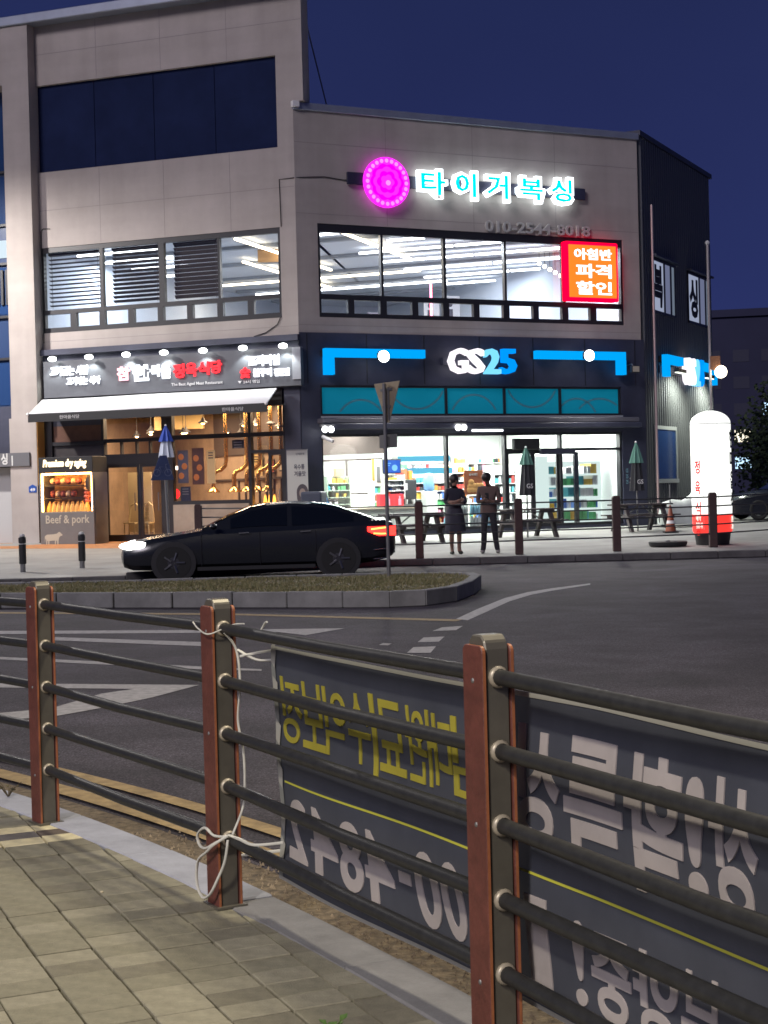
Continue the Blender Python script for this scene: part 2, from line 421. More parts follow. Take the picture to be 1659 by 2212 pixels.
# gutter of dirt and grit, double yellow line
gt = MB(); strip(gt, offset(FC, 0.215), offset(FC, 0.62), 0.010, 0.004)
gt.build('gutter', mat('gutter_dirt', (0.16, 0.125, 0.08), 0.95, 0, 0.6, 22, 0.9, 60, dirt=(0.05, 0.04, 0.03)), kind='structure')
gr = MB()
for k in range(2600):
    i = random.randrange(24, len(FC) - 8); t = random.random()
    p = offset_pt = IN[i].lerp(IN[i + 1], t); tt = (IN[i + 1] - IN[i]).normalized(); nn = Vector((-tt.y, tt.x))
    q = p + nn * (0.22 + 0.42 * random.random() ** 1.3); s = random.uniform(0.003, 0.010)
    gr.add([(q.x - s, q.y, 0.006), (q.x + s * .7, q.y - s, 0.006), (q.x + s * .5, q.y + s, 0.006), (q.x, q.y, 0.010 + s)], [(0, 1, 3), (1, 2, 3), (2, 0, 3)])
gr.build('grit', mat('grit', (0.30, 0.24, 0.16), 0.9, 0, 0.5, 40), kind='stuff')
for nm, d0, d1 in (('road_marking', 0.66, 0.80), ('road_marking', 0.95, 1.06)):
    m_ = MB(); strip(m_, offset(FC, d0), offset(FC, d1), 0.013); m_.build(nm, M_LINEY, kind='structure')

# painted markings on the road, surveyed from their outlines
def marking(pts, m=M_LINE, z=0.004):
    P = [onz(u, v, z) for u, v in pts]
    b = MB(); b.add(P, [tuple(range(len(P)))]); return b.build('road_marking', m, kind='structure')
marking([(-60, 1363), (440, 1361), (745, 1357), (660, 1372), (600, 1365), (440, 1367), (-60, 1370)])
marking([(115, 1376), (440, 1387), (440, 1396), (115, 1383)])
marking([(-60, 1417), (0, 1419), (115, 1424), (440, 1440), (565, 1445.5), (565, 1449), (440, 1446), (115, 1430), (0, 1424), (-60, 1422)])
marking([(-60, 1476), (0, 1476), (430, 1479.5), (330, 1506), (230, 1527), (120, 1547), (0, 1556), (-60, 1560), (-60, 1545), (0, 1540), (110, 1530), (220, 1498), (290, 1488), (0, 1485), (-60, 1485)])
marking([(-60, 1321.5), (500, 1325), (1000, 1338), (985, 1342), (500, 1328.5), (-60, 1325)], M_LINEY)
marking([(985, 1337), (1030, 1316), (1090, 1292), (1140, 1279), (1190, 1271), (1275, 1260), (1275, 1263), (1192, 1276), (1146, 1285), (1100, 1299), (1050, 1322), (1010, 1340)])
marking([(934, 1363), (955, 1355), (1000, 1352), (985, 1361)])
marking([(902, 1387), (915, 1377), (960, 1375), (948, 1386)])
marking([(879, 1410), (893, 1398), (942, 1396), (930, 1410)])
marking([(818, 1393), (828, 1389), (846, 1390), (838, 1394)])

# traffic island with kerb and rough grass
isl = [(-16, 26.2), (-9, 24.35), (-5.71, 23.26), (-2.17, 22.15), (-0.6, 21.6), (0.05, 21.45), (0.55, 21.6), (1.0, 22.3), (1.32, 23.6), (1.52, 25.0), (1.45, 25.75), (1.05, 26.15), (0.05, 26.4), (-1.5, 26.45), (-4.05, 26.25), (-8, 26.6), (-16, 28.2)]
def inset(P, d):
    n = len(P); o = []
    for i in range(n):
        a, b, c = Vector(P[i - 1]), Vector(P[i]), Vector(P[(i + 1) % n])
        t = ((b - a).normalized() + (c - b).normalized()).normalized(); o.append(b + Vector((-t.y, t.x)) * d)
    return o
isl_in = inset(isl, 0.16)
im = MB(); n = len(isl); im.prism([(p.x, p.y) for p in isl_in], 0.004, 0.19)
island = im.build('traffic_island', mat('soil', (0.14, 0.12, 0.065), 0.95, 0, 0.4, 3), kind='structure')
M_IK = mat('island_kerb', (0.20, 0.20, 0.20), 0.85, 0, 0.25, 2.5, 0.3, 60)
for i in range(n - 1):
    a, b = Vector(isl[i]), Vector(isl[i + 1]); c, d_ = isl_in[i], isl_in[i + 1]
    k = max(1, round((b - a).length / 1.0))
    for j in range(k):
        t0, t1 = j / k + 0.003, (j + 1) / k - 0.003
        q = [a.lerp(b, t0), a.lerp(b, t1), c.lerp(d_, t1), c.lerp(d_, t0)]
        MB().prism([(p.x, p.y) for p in q], 0.003, 0.225 + random.uniform(-.004, .004)).build('kerb_stone', M_IK, island, bevel=0.012)
def inside(p, P):
    r = False
    for i in range(len(P)):
        a, b = P[i - 1], P[i]
        if (a[1] > p[1]) != (b[1] > p[1]) and p[0] < (b[0] - a[0]) * (p[1] - a[1]) / (b[1] - a[1]) + a[0]: r = not r
    return r
gb = MB(); isl_g = inset(isl, 0.2); cnt = 0
while cnt < 22000:
    x, y = random.uniform(-8.5, 1.5), random.uniform(21.3, 26.6)
    if not inside((x, y), [(p.x, p.y) for p in isl_g]): continue
    cl = 0.5 + 0.5 * math.sin(x * 2.3 + math.sin(y * 1.7)) * math.cos(y * 2.9)
    if random.random() > 0.45 + 0.55 * cl: continue
    cnt += 1; h = random.uniform(0.02, 0.055) * (0.6 + 0.6 * cl); an = random.uniform(0, 6.28); s = random.uniform(0.006, 0.014); l = random.uniform(-.04, .04)
    gb.m = 0 if random.random() < 0.6 else 1
    dx, dy = math.cos(an) * s, math.sin(an) * s
    gb.add([(x - dx, y - dy, 0.188), (x + dx, y + dy, 0.188), (x + l, y + l * .6, 0.19 + h)], [(0, 1, 2)])
gb.build('grass', [mat('grass_green', (0.17, 0.17, 0.075), 0.8), mat('grass_dry', (0.27, 0.235, 0.12), 0.8)], kind='stuff')

# far pavement in front of the buildings: slab rising gently from its kerb
def far_edge(x):
    if x > -0.5: return 33.05
    if x > -5.2: return 33.05 + (x + 0.5) * (2.9 / 4.7)
    return 30.15
pz = MB(); xs = [-40, -20, -12, -8, -5.2, -3, -0.5, 2, 5, 8, 9.5, 12, 18, 40, 90]
rows = []
for x in xs:
    e = far_edge(x)
    rows.append([(x, e + 0.16, plaza_z(33) - (0.06 if x < -5 else 0)), (x, 33.5 if e < 33 else e + 0.5, plaza_z(33.5)), (x, 44, plaza_z(44)), (x, 75, plaza_z(44)), (x, 75, 0.0)])
for i in range(len(xs) - 1):
    for k in range(4): pz.add([rows[i][k], rows[i + 1][k], rows[i + 1][k + 1], rows[i][k + 1]], [(0, 1, 2, 3)])
plaza = pz.build('far_pavement', M_CONC, kind='structure')
fk = thing('far_kerb', '', '', (0, 33, 0)); del fk['label']; del fk['category']; fk['kind'] = 'structure'
x = -14.0
while x < 16:
    x2 = x + 1.0; e0, e_1 = far_edge(x + .004), far_edge(x2 - .004); zt = 0.152 - (0.06 if x < -5 else 0)
    MB().add([(x + .004, e0, 0.003), (x2 - .004, e_1, 0.003), (x2 - .004, e_1 + .2, 0.003), (x + .004, e0 + .2, 0.003), (x + .004, e0, zt), (x2 - .004, e_1, zt), (x2 - .004, e_1 + .2, zt), (x + .004, e0 + .2, zt)],
             [(0, 3, 2, 1), (4, 5, 6, 7), (0, 1, 5, 4), (1, 2, 6, 5), (2, 3, 7, 6), (3, 0, 4, 7)]).build('kerb_stone', M_KERBD, fk, bevel=0.015)
    x = x2
# brick paving along the restaurant, its orange light spill put into the colour
bb = MB(A); bb.box(-13, -0.4, 1.3, 3.2, 0.33, 0.345)
bb = MB()
for i in range(12):
    s0, s1 = -13 + i * 1.05, -13 + (i + 1) * 1.05
    q = [A(s0, 3.1, 0), A(s1, 3.1, 0), A(s1, 0.0, 0), A(s0, 0.0, 0)]
    bb.add([(p.x, p.y, plaza_z(p.y) + 0.004) for p in q], [(0, 1, 2, 3)])
bb.build('brick_path', mat('brick_paving', (0.40, 0.19, 0.08), 0.85, 0, 0.3, 6, 0.3, 40), kind='structure')

# ================================================================== the building
bld = thing('corner_building', 'plastered three storey corner building with lit shopfronts and a boxing gym upstairs', 'building', A(0, 0, 0.3))
GZ = 0.32
def wall_rect(F, s0, s1, z0, z1, name='wall', m=M_PLASTER, d0=-0.3, d1=0.0, par=None):
    return MB(F).box(s0, s1, d0, d1, z0, z1).build(name, m, par or bld)
# restaurant side (A): plaster bands round the openings
wall_rect(A, -7.95, -0.002, 5.80, 6.28); wall_rect(A, -7.95, 0.0, 8.68, 10.80); wall_rect(A, -7.95, 0.0, 13.24, 14.90)
wall_rect(A, -0.47, 0.0, 6.28, 8.68); wall_rect(A, -0.47, 0.0, 10.80, 13.24)
wall_rect(A, 0.0, 0.30, 11.96, 14.90, d0=-0.45)
MB(A).box(-7.9, -0.47, -0.28, -0.14, 10.80, 13.24).build('louvre_panel', M_DARKPANEL, bld)
for k in range(4):
    MB(A).box(-7.9 + k * 1.86, -7.9 + (k + 1) * 1.86 - 0.02, -0.14, -0.115, 10.82, 13.22).build('panel', M_DARKPANEL, bld)
# projecting pier on the street corner side and its lintel
MB(A).box(-8.72, -7.86, -0.3, 0.36, 3.9, 14.9).build('pier', M_PLASTER, bld)
MB(A).box(-8.80, -7.92, -0.3, 0.36, 0.15, 3.9).build('pier', M_PLASTER, bld)
MB(A).box(-16, -8.722, -0.3, 0.36, 13.28, 14.9).build('lintel', M_PLASTER, bld)
MB(A).box(-16, 0.32, -0.5, 0.44, 14.9, 15.16).build('coping', M_COPING, bld, bevel=0.02)
MB(A).box(-16, 0.3, -10, -0.46, 11.5, 11.7).build('roof', M_DARKCLAD, bld)
M_JOINT = mat('wall_joint', (.27, .25, .245), .9)
for F_, s0, s1, z in ((A, -7.85, -.02, 9.72), (A, -7.85, .28, 14.1), (A, -7.85, -.02, 6.03), (B, .02, 10.95, 10.9), (B, .02, 10.95, 9.02), (B, .02, 10.95, 6.06)): MB(F_).box(s0, s1, 0, .003, z, z + .012).build('joint', M_JOINT, bld)
for s in (-5.9, -3.9, -1.9):
    for z0, z1 in ((8.7, 10.78), (13.26, 14.88)): MB(A).box(s, s + .012, 0, .0026, z0, z1).build('joint', M_JOINT, bld)
for s in (2.7, 5.4, 8.1): MB(B).box(s, s + .012, 0, .0026, 8.8, 11.73).build('joint', M_JOINT, bld)
# glazed wing beyond the pier
MB(A).box(-16, -8.8, -0.5, -0.3, 4.3, 13.28).build('curtain_wall', mat('blue_spandrel', (0.03, 0.055, 0.13), 0.25), bld)
for z0, z1 in ((4.3, 5.6), (6.9, 8.3), (9.5, 10.9), (11.0, 13.2)):
    for k in range(4):
        MB(A).box(-10.35 - k * 1.6, -8.84 - k * 1.6, -0.3, -0.28, z0 + .03, z1 - .03).build('window_pane', mat('blue_glass', (0.02, 0.05, 0.14), 0.12), bld)
for z in (5.62, 6.82, 8.34, 9.44, 10.95):
    MB(A).box(-16, -8.75, -0.3, -0.2, z, z + 0.07).build('mullion', M_FRAME, bld)
for k in range(10):
    MB(A).box(-8.86 - k * .16, -8.78 - k * .16, -0.28, -0.22, 7.2, 8.2).build('louvre_slat', M_FRAME, bld)
MB(A).box(-10.2, -8.85, -0.29, -0.26, 8.55, 9.05).build('lit_pane', emi('cool_window', (0.75, 0.9, 1.0), 0.75), bld)
# shop side (B)
wall_rect(B, 0.002, SB, 5.86, 6.28); wall_rect(B, 0.002, SB, 8.78, 11.75)
wall_rect(B, 0.002, 0.62, 6.28, 8.78); wall_rect(B, 10.38, SB, 6.28, 8.78)
MB(B).box(-0.02, SB + .05, -0.5, 0.06, 11.75, 11.95).build('coping', M_COPING, bld, bevel=0.015)
MB(B).box(-0.06, 0.14, 0.0, 0.14, 11.80, 11.96).build('flashing_end', M_WHITE, bld, bevel=0.01)
MB(B).box(0.3, SB, -15, -0.5, 11.5, 11.7).build('roof', M_DARKCLAD, bld)
# dark ground floor cladding
MB(B).box(0.0, 11.05, -0.3, 0.03, 4.46, 5.86).build('fascia', M_DARKCLAD, bld)
MB(A).box(-7.92, -0.0, -0.3, 0.03, 4.40, 5.80).build('fascia', M_DARKCLAD, bld)
MB(A).box(-7.92, 0.03, 0.03, 0.16, 5.64, 5.80).build('drip_ledge', M_DARKCLAD, bld)
MB(B).box(0.0, 0.57, -0.3, 0.03, 0.2, 4.46).build('corner_column', M_DARKCLAD, bld)
MB(A).box(-0.46, 0.0, -0.3, 0.03, 0.2, 4.40).build('corner_column', M_DARKCLAD, bld)
MB(B).box(10.20, 11.05, -0.3, 0.03, 0.2, 4.46).build('corner_column', M_DARKCLAD, bld)
MB(B).box(0.57, 10.20, -0.3, 0.03, 3.16, 3.64).build('transom_band', M_DARKCLAD, bld)
MB(B).box(0.57, 10.20, -0.3, 0.03, 0.2, 0.46).build('plinth', M_DARKCLAD, bld)
for k in range(7):                                    # panel joints of the fascia, proud strips
    MB(B).box(0.2 + k * 1.75, 0.23 + k * 1.75, 0.03, 0.036, 4.5, 5.84).build('cladding_joint', M_FRAME, bld)
# roof and gym storey: floor, ceiling, inner walls
def slab(pts, z0, z1, name, m): return MB().prism([(p.x, p.y) for p in pts], z0, z1).build(name, m, bld)
foot = [A(-7.9, -0.31, 0), A(-0.05, -0.31, 0), B(0.05, -0.31, 0), B(SB - .05, -0.31, 0), B(SB - .05, -17, 0), A(-7.9, -17, 0)]
slab(foot, 5.5, 5.78, 'floor_slab', mat('gym_floor', (0.30, 0.32, 0.36), 0.4))
slab(foot, 8.80, 9.0, 'ceiling', mat('gym_ceiling', (0.55, 0.58, 0.63), 0.8))
MB().add([B(SB - .05, -17, 5.78), A(-7.9, -17, 5.78), A(-7.9, -17, 8.8), B(SB - .05, -17, 8.8)], [(0, 1, 2, 3)]).build('gym_wall', mat('gym_wall', (0.55, 0.60, 0.68), 0.8), bld)
MB().add([A(-7.9, -0.31, 5.78), A(-7.9, -17, 5.78), A(-7.9, -17, 8.8), A(-7.9, -.31, 8.8)], [(0, 1, 2, 3)]).build('gym_wall', MATS['gym_wall'], bld)
MB().add([B(SB - .05, -0.31, 5.78), B(SB - .05, -17, 5.78), B(SB - .05, -17, 8.8), B(SB - .05, -.31, 8.8)], [(0, 1, 2, 3)]).build('gym_wall', MATS['gym_wall'], bld)
pq = aty(582, 540, 46.5); MB().box(pq.x - .35, pq.x + .25, 46.5, 46.6, pq.z - .35, 8.79).build('glow_panel', mat('glow_orange', (0.62, 0.36, 0.16), 0.7), bld)  # orange panel stands in for a glow inside the gym
# linear ceiling lights, parallel to the restaurant front, and two crossing it
M_LED = emi('led_white', (0.90, 0.95, 1.0), 6.0); M_LEDW = emi('led_warm', (1.0, 0.86, 0.62), 6.0)
LEDS = []
def led(s0, s1, q0, q1, m):
    o = MB(A).box(s0, s1, q0, q1, 8.62, 8.68).build('linear_light', m, bld)
    LEDS.append((s0, s1, q0, q1, m))
def s_limit(q):
    """how far along the restaurant direction a ceiling fitting can run before it meets the shop front or the far wall"""
    a = (-0.6 - q * A.n.dot(B.n)) / A.x.dot(B.n); b = (SB - 0.3 - q * A.n.dot(B.x)) / A.x.dot(B.x)
    return min(a, b)
for k, q in enumerate((-1.5, -3.4, -5.2, -7.2, -9.2, -11.2, -13.2, -14.8)):
    smax = s_limit(q); s0 = -0.2 if k > 1 else smax - 1.1
    while s0 < smax - 0.3:
        led(s0, min(s0 + 2.9, smax), q - 0.04, q + 0.04, M_LED); s0 += 2.98
for k, q in enumerate((-9.6, -12.4)): led(-6.9, 0.2, q - .04, q + .04, M_LEDW if k == 0 else M_LED)
for q in (-1.6, -3.2, -4.8, -6.6): led(-7.6, -4.7 + .2 * q, q - .05, q + .05, M_LED)
for s, q0, q1 in ((0.75, -0.9, -7.2), (-2.25, -1.0, -8.0), (-3.9, -5.0, -12.0)): led(s - .04, s + .04, q1, q0, M_LEDW)
for k in range(5): MB(A).box(-7.5, s_limit(-3.2 - 3 * k), -3.2 - 3 * k, -3.0 - 3 * k, 8.70, 8.79).build('ceiling_duct', mat('duct', (0.25, 0.27, 0.3), 0.5), bld)

for i_, (s0, s1, q0, q1, m_) in enumerate(LEDS):
    if i_ % 3 == 0: area_lamp(A, s0, s1, q0, q1, 8.60, 210, (1, .90, .74) if m_ is M_LEDW else (.80, .90, 1), bld)

def window(F, s0, s1, z0, z1, mull, zt, lows, zl0, zl1, top=0.18):
    f = MB(F); d0, d1 = -0.16, -0.02
    f.box(s0, s1, d0, d1, z1 - top, z1); f.box(s0, s1, d0, d1, z0, zl0); f.box(s0, s0 + 0.07, d0, d1, zl0, z1 - top); f.box(s1 - 0.07, s1, d0, d1, zl0, z1 - top)
    f.box(s0 + .07, s1 - .07, d0, d1, zl1, zt)
    for m_ in mull: f.box(m_[0], m_[1], d0, d1 - .004, zt, z1 - top)
    for i in range(len(lows) - 1): f.box(lows[i][1], lows[i + 1][0], d0, d1 - .004, zl0, zl1)
    o = f.build('window', M_FRAME, bld)
    ed = [s0 + .07] + [x for m_ in mull for x in m_] + [s1 - .07]
    for i in range(0, len(ed), 2): MB(F).box(ed[i] - .01, ed[i + 1] + .01, -0.10, -0.09, zt - .01, z1 - top + .01).build('pane', M_GLASS, o)
    for a, b in lows: MB(F).box(a - .005, b + .005, -0.10, -0.09, zl0 - .01, zl1 + .01).build('pane', M_GLASS, o)
    return o
def zx(x): return A.px(x * 0.5, 690)[0]
lowA = [(zx(a), zx(b)) for a, b in ((205, 302), (328, 427), (452, 552), (577, 680), (705, 807), (832, 938), (963, 1070), (1097, 1205))]
wA = window(A, -7.83, -0.47, 6.28, 8.68, [(-5.98, -5.87), (-4.13, -3.96), (-2.34, -2.27)], 6.92, lowA, 6.42, 6.80, 0.14)
lowB = [(B.px((1200 + a * .7836) * .553, 680)[0], B.px((1200 + b * .7836) * .553, 680)[0]) for a, b in ((75, 208), (238, 368), (400, 527), (557, 682), (712, 833), (862, 982), (1012, 1130), (1158, 1275), (1305, 1415), (1445, 1558))]
wB = window(B, 0.62, 10.38, 6.28, 8.78, [(2.49, 2.56), (4.42, 4.50), (6.37, 6.44), (8.31, 8.40)], 6.90, lowB, 6.40, 6.76, 0.22)
# slatted blinds in three bays
def blind(s0, s1, tilt, z0=6.95, z1=8.5):
    o = thing('window_blind', '', '', A(0, 0, 0))
    return o
M_BLIND = mat('blind_slat', (0.055, 0.045, 0.045), 0.7)
for s0, s1, tilt, gap, lab in ((-7.74, -6.02, 0.25, 0.0, 'brown slatted blind tilted open in the gym window beside the corner pier'), (-5.70, -4.16, 0.62, 0, 'brown slatted blind almost shut, between the open blind and the shut one'), (-3.78, -2.36, 0.98, 0, 'fully shut dark slatted blind beside the clear gym window bay')):
    t = thing('window_blind', lab, 'blind', A((s0 + s1) / 2, -0.3, 6.95), 'slatted blinds in the gym window')
    z = 8.48
    while z > 6.97:
        hw = 0.055
        c, s = math.cos(tilt) * hw, math.sin(tilt) * hw
        MB(A).add([(s0, -0.28 - c, z - s), (s1, -0.28 - c, z - s), (s1, -0.28 + c, z + s), (s0, -0.28 + c, z + s), (s0, -0.28 - c, z - s + .006), (s1, -0.28 - c, z - s + .006), (s1, -0.28 + c, z + s + .006), (s0, -0.28 + c, z + s + .006)],
                  [(0, 3, 2, 1), (4, 5, 6, 7), (0, 1, 5, 4), (1, 2, 6, 5), (2, 3, 7, 6), (3, 0, 4, 7)]).build('slat', M_BLIND, t)
        z -= 0.118
    MB(A).box(s0, s1, -0.33, -0.23, 8.50, 8.55).build('head_rail', M_BLIND, t)
    for s in (s0 + .12, s1 - .12): MB(A).tube([(s, -0.215, 6.98), (s, -0.215, 8.5)], 0.006, 4).build('ladder_cord', M_BLIND, t)
# things inside the gym
o = MB().tube([B(5.15, -2.2, 6.0), B(5.15, -2.2, 7.6)], 0.035, 8, raw=True).build('neon_tube', emi('pink_neon', (1.0, 0.22, 0.35), 5.0)); tag(o, 'upright pink neon tube glowing inside the gym window', 'neon light')
sl = thing('string_light', 'row of round bulbs hanging under the gym ceiling behind the clear window', 'string light', B(8.3, -4, 8.1))
prev = None
for k in range(7):
    u, v = 1165 + k * 11.5, 569 + k * 6.6
    p = aty(u, v, 48.5)
    MB().ball(p, 0.06, 8).build('bulb', emi('bulb_warm', (1.0, 0.85, 0.6), 9.0), sl, smooth=60)
    MB().tube([p + Vector((0, 0, .05)), Vector((p.x, p.y, 8.79))], 0.008, 4, raw=True).build('cord', M_BLACK, sl)
for k, (s, z, hh, ww) in enumerate(((6.9, 6.95, 0.75, 0.55), (7.6, 6.95, 0.85, 0.6), (4.9, 6.7, .5, .6), (5.7, 6.7, .45, .7))):
    p = thing('gym_poster', ('grey photo poster of a boxer behind the gym window', 'pale poster with crossed dark strokes in the gym', 'small dark notice board low on the gym wall', 'wide dark notice board by the gym trophies')[k], 'poster', B(s, -6, z))
    MB(B).box(s, s + ww, -6.03, -6.0, z, z + hh).build('sheet', mat('poster_pale', (0.5, 0.52, 0.56), 0.6) if k < 2 else mat('poster_dark', (0.12, 0.12, 0.16), 0.6), p)
    q = MB(B); q.box(s + .12, s + ww * .55, -6.0, -5.99, z + .1, z + hh * .5); q.ball((s + ww * .4, -6.0, z + hh * .68), .09, 6, (1, .1, 1)); q.build('print', mat('poster_ink', (0.06, 0.06, 0.08), .7), p)
PAL = [mat('goods_%s' % n, c, 0.5) for n, c in (('red', (0.6, 0.06, 0.05)), ('yellow', (0.75, 0.5, 0.08)), ('blue', (0.08, 0.2, 0.6)), ('green', (0.1, 0.4, 0.15)), ('white', (0.8, 0.8, 0.8)), ('orange', (0.75, 0.25, 0.05)), ('brown', (0.3, 0.14, 0.06)), ('dark', (0.04, 0.05, 0.06)), ('pink', (0.7, 0.3, 0.4)), ('teal', (0.1, 0.4, 0.45)))]
# gym benches and bags seen low through the tilt windows
for k in range(6):
    s = 1.0 + k * 1.5; lab = ('grey', 'dark', 'pale blue', 'tan', 'red and white', 'black')[k]
    mm = (mat('bag_grey', (.3, .3, .32), .6), M_BLACK, mat('bag_blue', (.3, .4, .55), .6), mat('bag_tan', (.45, .35, .25), .6), PAL[0], M_BLACK)[k]
    t = thing('gym_bench', '%s padded gym bench behind the low tilt windows' % lab, 'gym bench', B(s, -1.6, 5.78))
    MB(B).box(s, s + 1.1, -1.9, -1.4, 6.35, 6.55).build('pad', mm, t, bevel=0.03)
    for a in (.08, .95): MB(B).box(s + a, s + a + .07, -1.7, -1.6, 5.79, 6.35).build('leg', M_METAL, t)

# ---- shop glazing, clerestory, canopy
def fr_box(F, *a): return MB(F).box(*a)
sf = MB(B)
muls = [(4.36, 4.43), (6.23, 6.30), (8.08, 8.15)]
sf.box(0.57, 0.63, -0.2, -0.02, 0.46, 3.16); sf.box(10.14, 10.20, -0.2, -0.02, 0.46, 3.16); sf.box(0.63, 10.14, -0.2, -0.02, 3.08, 3.16); sf.box(0.63, 10.14, -.2, -.02, 0.46, 0.54)
for a, b in muls: sf.box(a, b, -0.2, -0.02, 0.54, 3.08)
sf.box(6.30, 10.14, -0.19, -0.03, 2.62, 2.70)
sf = sf.build('shop_window', M_FRAME, bld)
ed = [0.63, 4.36, 4.43, 6.23]
for i in (0, 2): MB(B).box(ed[i] - .01, ed[i + 1] + .01, -.11, -.10, .53, 3.09).build('pane', M_GLASS, sf)
MB(B).box(8.14, 10.15, -.11, -.10, .53, 2.63).build('pane', M_GLASS, sf); MB(B).box(6.29, 8.09, -.11, -.10, 2.69, 3.09).build('pane', M_GLASS, sf); MB(B).box(8.14, 10.15, -.11, -.10, 2.69, 3.09).build('pane', M_GLASS, sf)
def glass_door(F, s0, s1, z0, z1, d, m=M_FRAME, handle=True):
    f = MB(F); t = 0.07
    f.box(s0, s0 + t, d - .06, d, z0, z1); f.box(s1 - t, s1, d - .06, d, z0, z1); f.box(s0 + t, s1 - t, d - .06, d, z1 - t, z1); f.box(s0 + t, s1 - t, d - .06, d, z0, z0 + 2 * t)
    o = f.build('door', m, bld); MB(F).box(s0 + t - .005, s1 - t + .005, d - .035, d - .025, z0 + 2 * t - .005, z1 - t + .005).build('pane', M_GLASS, o)
    if handle: MB(F).tube([(s1 - t - .06, d + .04, z0 + .8), (s1 - t - .06, d + .04, z0 + 1.3)], .015, 6).build('handle', M_METAL, o)
    return o
glass_door(B, 6.31, 7.18, 0.54, 2.62, -0.06); glass_door(B, 7.20, 8.07, 0.54, 2.62, -0.10)
cl = MB(B); cl.box(0.57, 10.20, -0.12, 0.0, 4.40, 4.46); cl.box(0.57, 10.20, -0.12, 0.05, 3.64, 3.69)
for a, b in ((0.57, .63), (4.36, 4.43), (6.23, 6.30), (8.08, 8.15), (10.14, 10.2)): cl.box(a, b, -0.12, -.004, 3.69, 4.40)
cl = cl.build('clerestory', M_FRAME, bld)
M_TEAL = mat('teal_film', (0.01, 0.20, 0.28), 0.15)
MATS['teal_film'].node_tree.nodes['Principled BSDF'].inputs['Emission Color'].default_value = (0.0, 0.13, 0.20, 1); MATS['teal_film'].node_tree.nodes['Principled BSDF'].inputs['Emission Strength'].default_value = 0.5  # glow put into the film in place of backlight from the shop
ed = [.63, 4.36, 4.43, 6.23, 6.30, 8.08, 8.15, 10.14]
for i in range(0, 8, 2):
    pn = MB(B).box(ed[i] - .005, ed[i + 1] + .005, -.08, -.06, 3.685, 4.405).build('pane', M_TEAL, cl)
M_RING = mat('film_ring', (0.10, 0.30, 0.36), 0.25)
def film_ring(c, r, z, s0, s1):
    m_ = MB(B); N = 40
    for k in range(N):
        a0, a1 = 2 * math.pi * k / N, 2 * math.pi * (k + 1) / N
        q = [(c + rr * math.cos(a), z + rr * math.sin(a)) for a, rr in ((a0, r), (a1, r), (a1, r + .05), (a0, r + .05))]
        if all(s0 <= p[0] <= s1 and 3.70 <= p[1] <= 4.39 for p in q): m_.add([(p[0], -.058, p[1]) for p in q], [(0, 1, 2, 3)])
    if m_.v: m_.build('printed_ring', M_RING, cl)
for c, r, z in ((1.8, .75, 3.3), (3.5, .9, 4.75), (5.3, .75, 3.45), (7.2, .85, 4.75), (8.7, .7, 3.4), (9.5, 1.0, 3.1)): film_ring(c, r, z, next(a for a, b in zip(ed[::2], ed[1::2]) if a - .5 < c < b + .5), next(b for a, b in zip(ed[::2], ed[1::2]) if a - .5 < c < b + .5))
can = thing('roller_canopy', 'dark rolled-up canopy running above the convenience store glazing', 'canopy', B(5.4, .2, 3.3))
MB(B).box(0.45, 10.55, 0.03, 0.42, 3.42, 3.56).build('cassette', mat('canopy_grey', (0.12, 0.12, 0.14), .5), can, bevel=.02)
MB(B).box(0.45, 10.60, 0.30, 0.46, 3.26, 3.415).build('front_bar', M_DARKCLAD, can, bevel=.02)
MB(B).box(0.57, 10.2, 0.03, 0.10, 3.585, 3.63).build('trim', mat('pale_trim', (.5, .52, .52), .5), can)
# shop interior shell
gi = MB(B); DEP = -7.5
MB(B).box(.35, 10.4, DEP, -.31, GZ - .2, .50).build('shop_floor', mat('shop_floor', (.55, .55, .52), .35), bld)
MB(B).box(.35, 10.4, DEP, -.31, 3.62, 3.7).build('shop_ceiling', M_INT, bld)
MB(B).box(.25, .35, DEP, -.31, .5, 3.62).build('shop_wall', M_INT, bld); MB(B).box(10.4, 10.5, DEP, -.31, .5, 3.62).build('shop_wall', M_INT, bld)
MB(B).box(.25, 10.5, DEP - .1, DEP, .5, 3.62).build('shop_wall', M_INT, bld)
M_PANEL = emi('shop_light', (0.93, 1.0, 0.95), 6.0)
for a in (1.2, 3.0, 5.0, 7.0, 9.0):
    for d in (-1.2, -3.4, -5.6): MB(B).box(a, a + .9, d - .25, d + .25, 3.56, 3.60).build('ceiling_or_fill_light', M_PANEL, bld)
for d in (-1.2, -3.4, -5.6): area_lamp(B, 1.0, 10.0, d - .25, d + .25, 3.55, 620, (.92, 1, .94), bld)

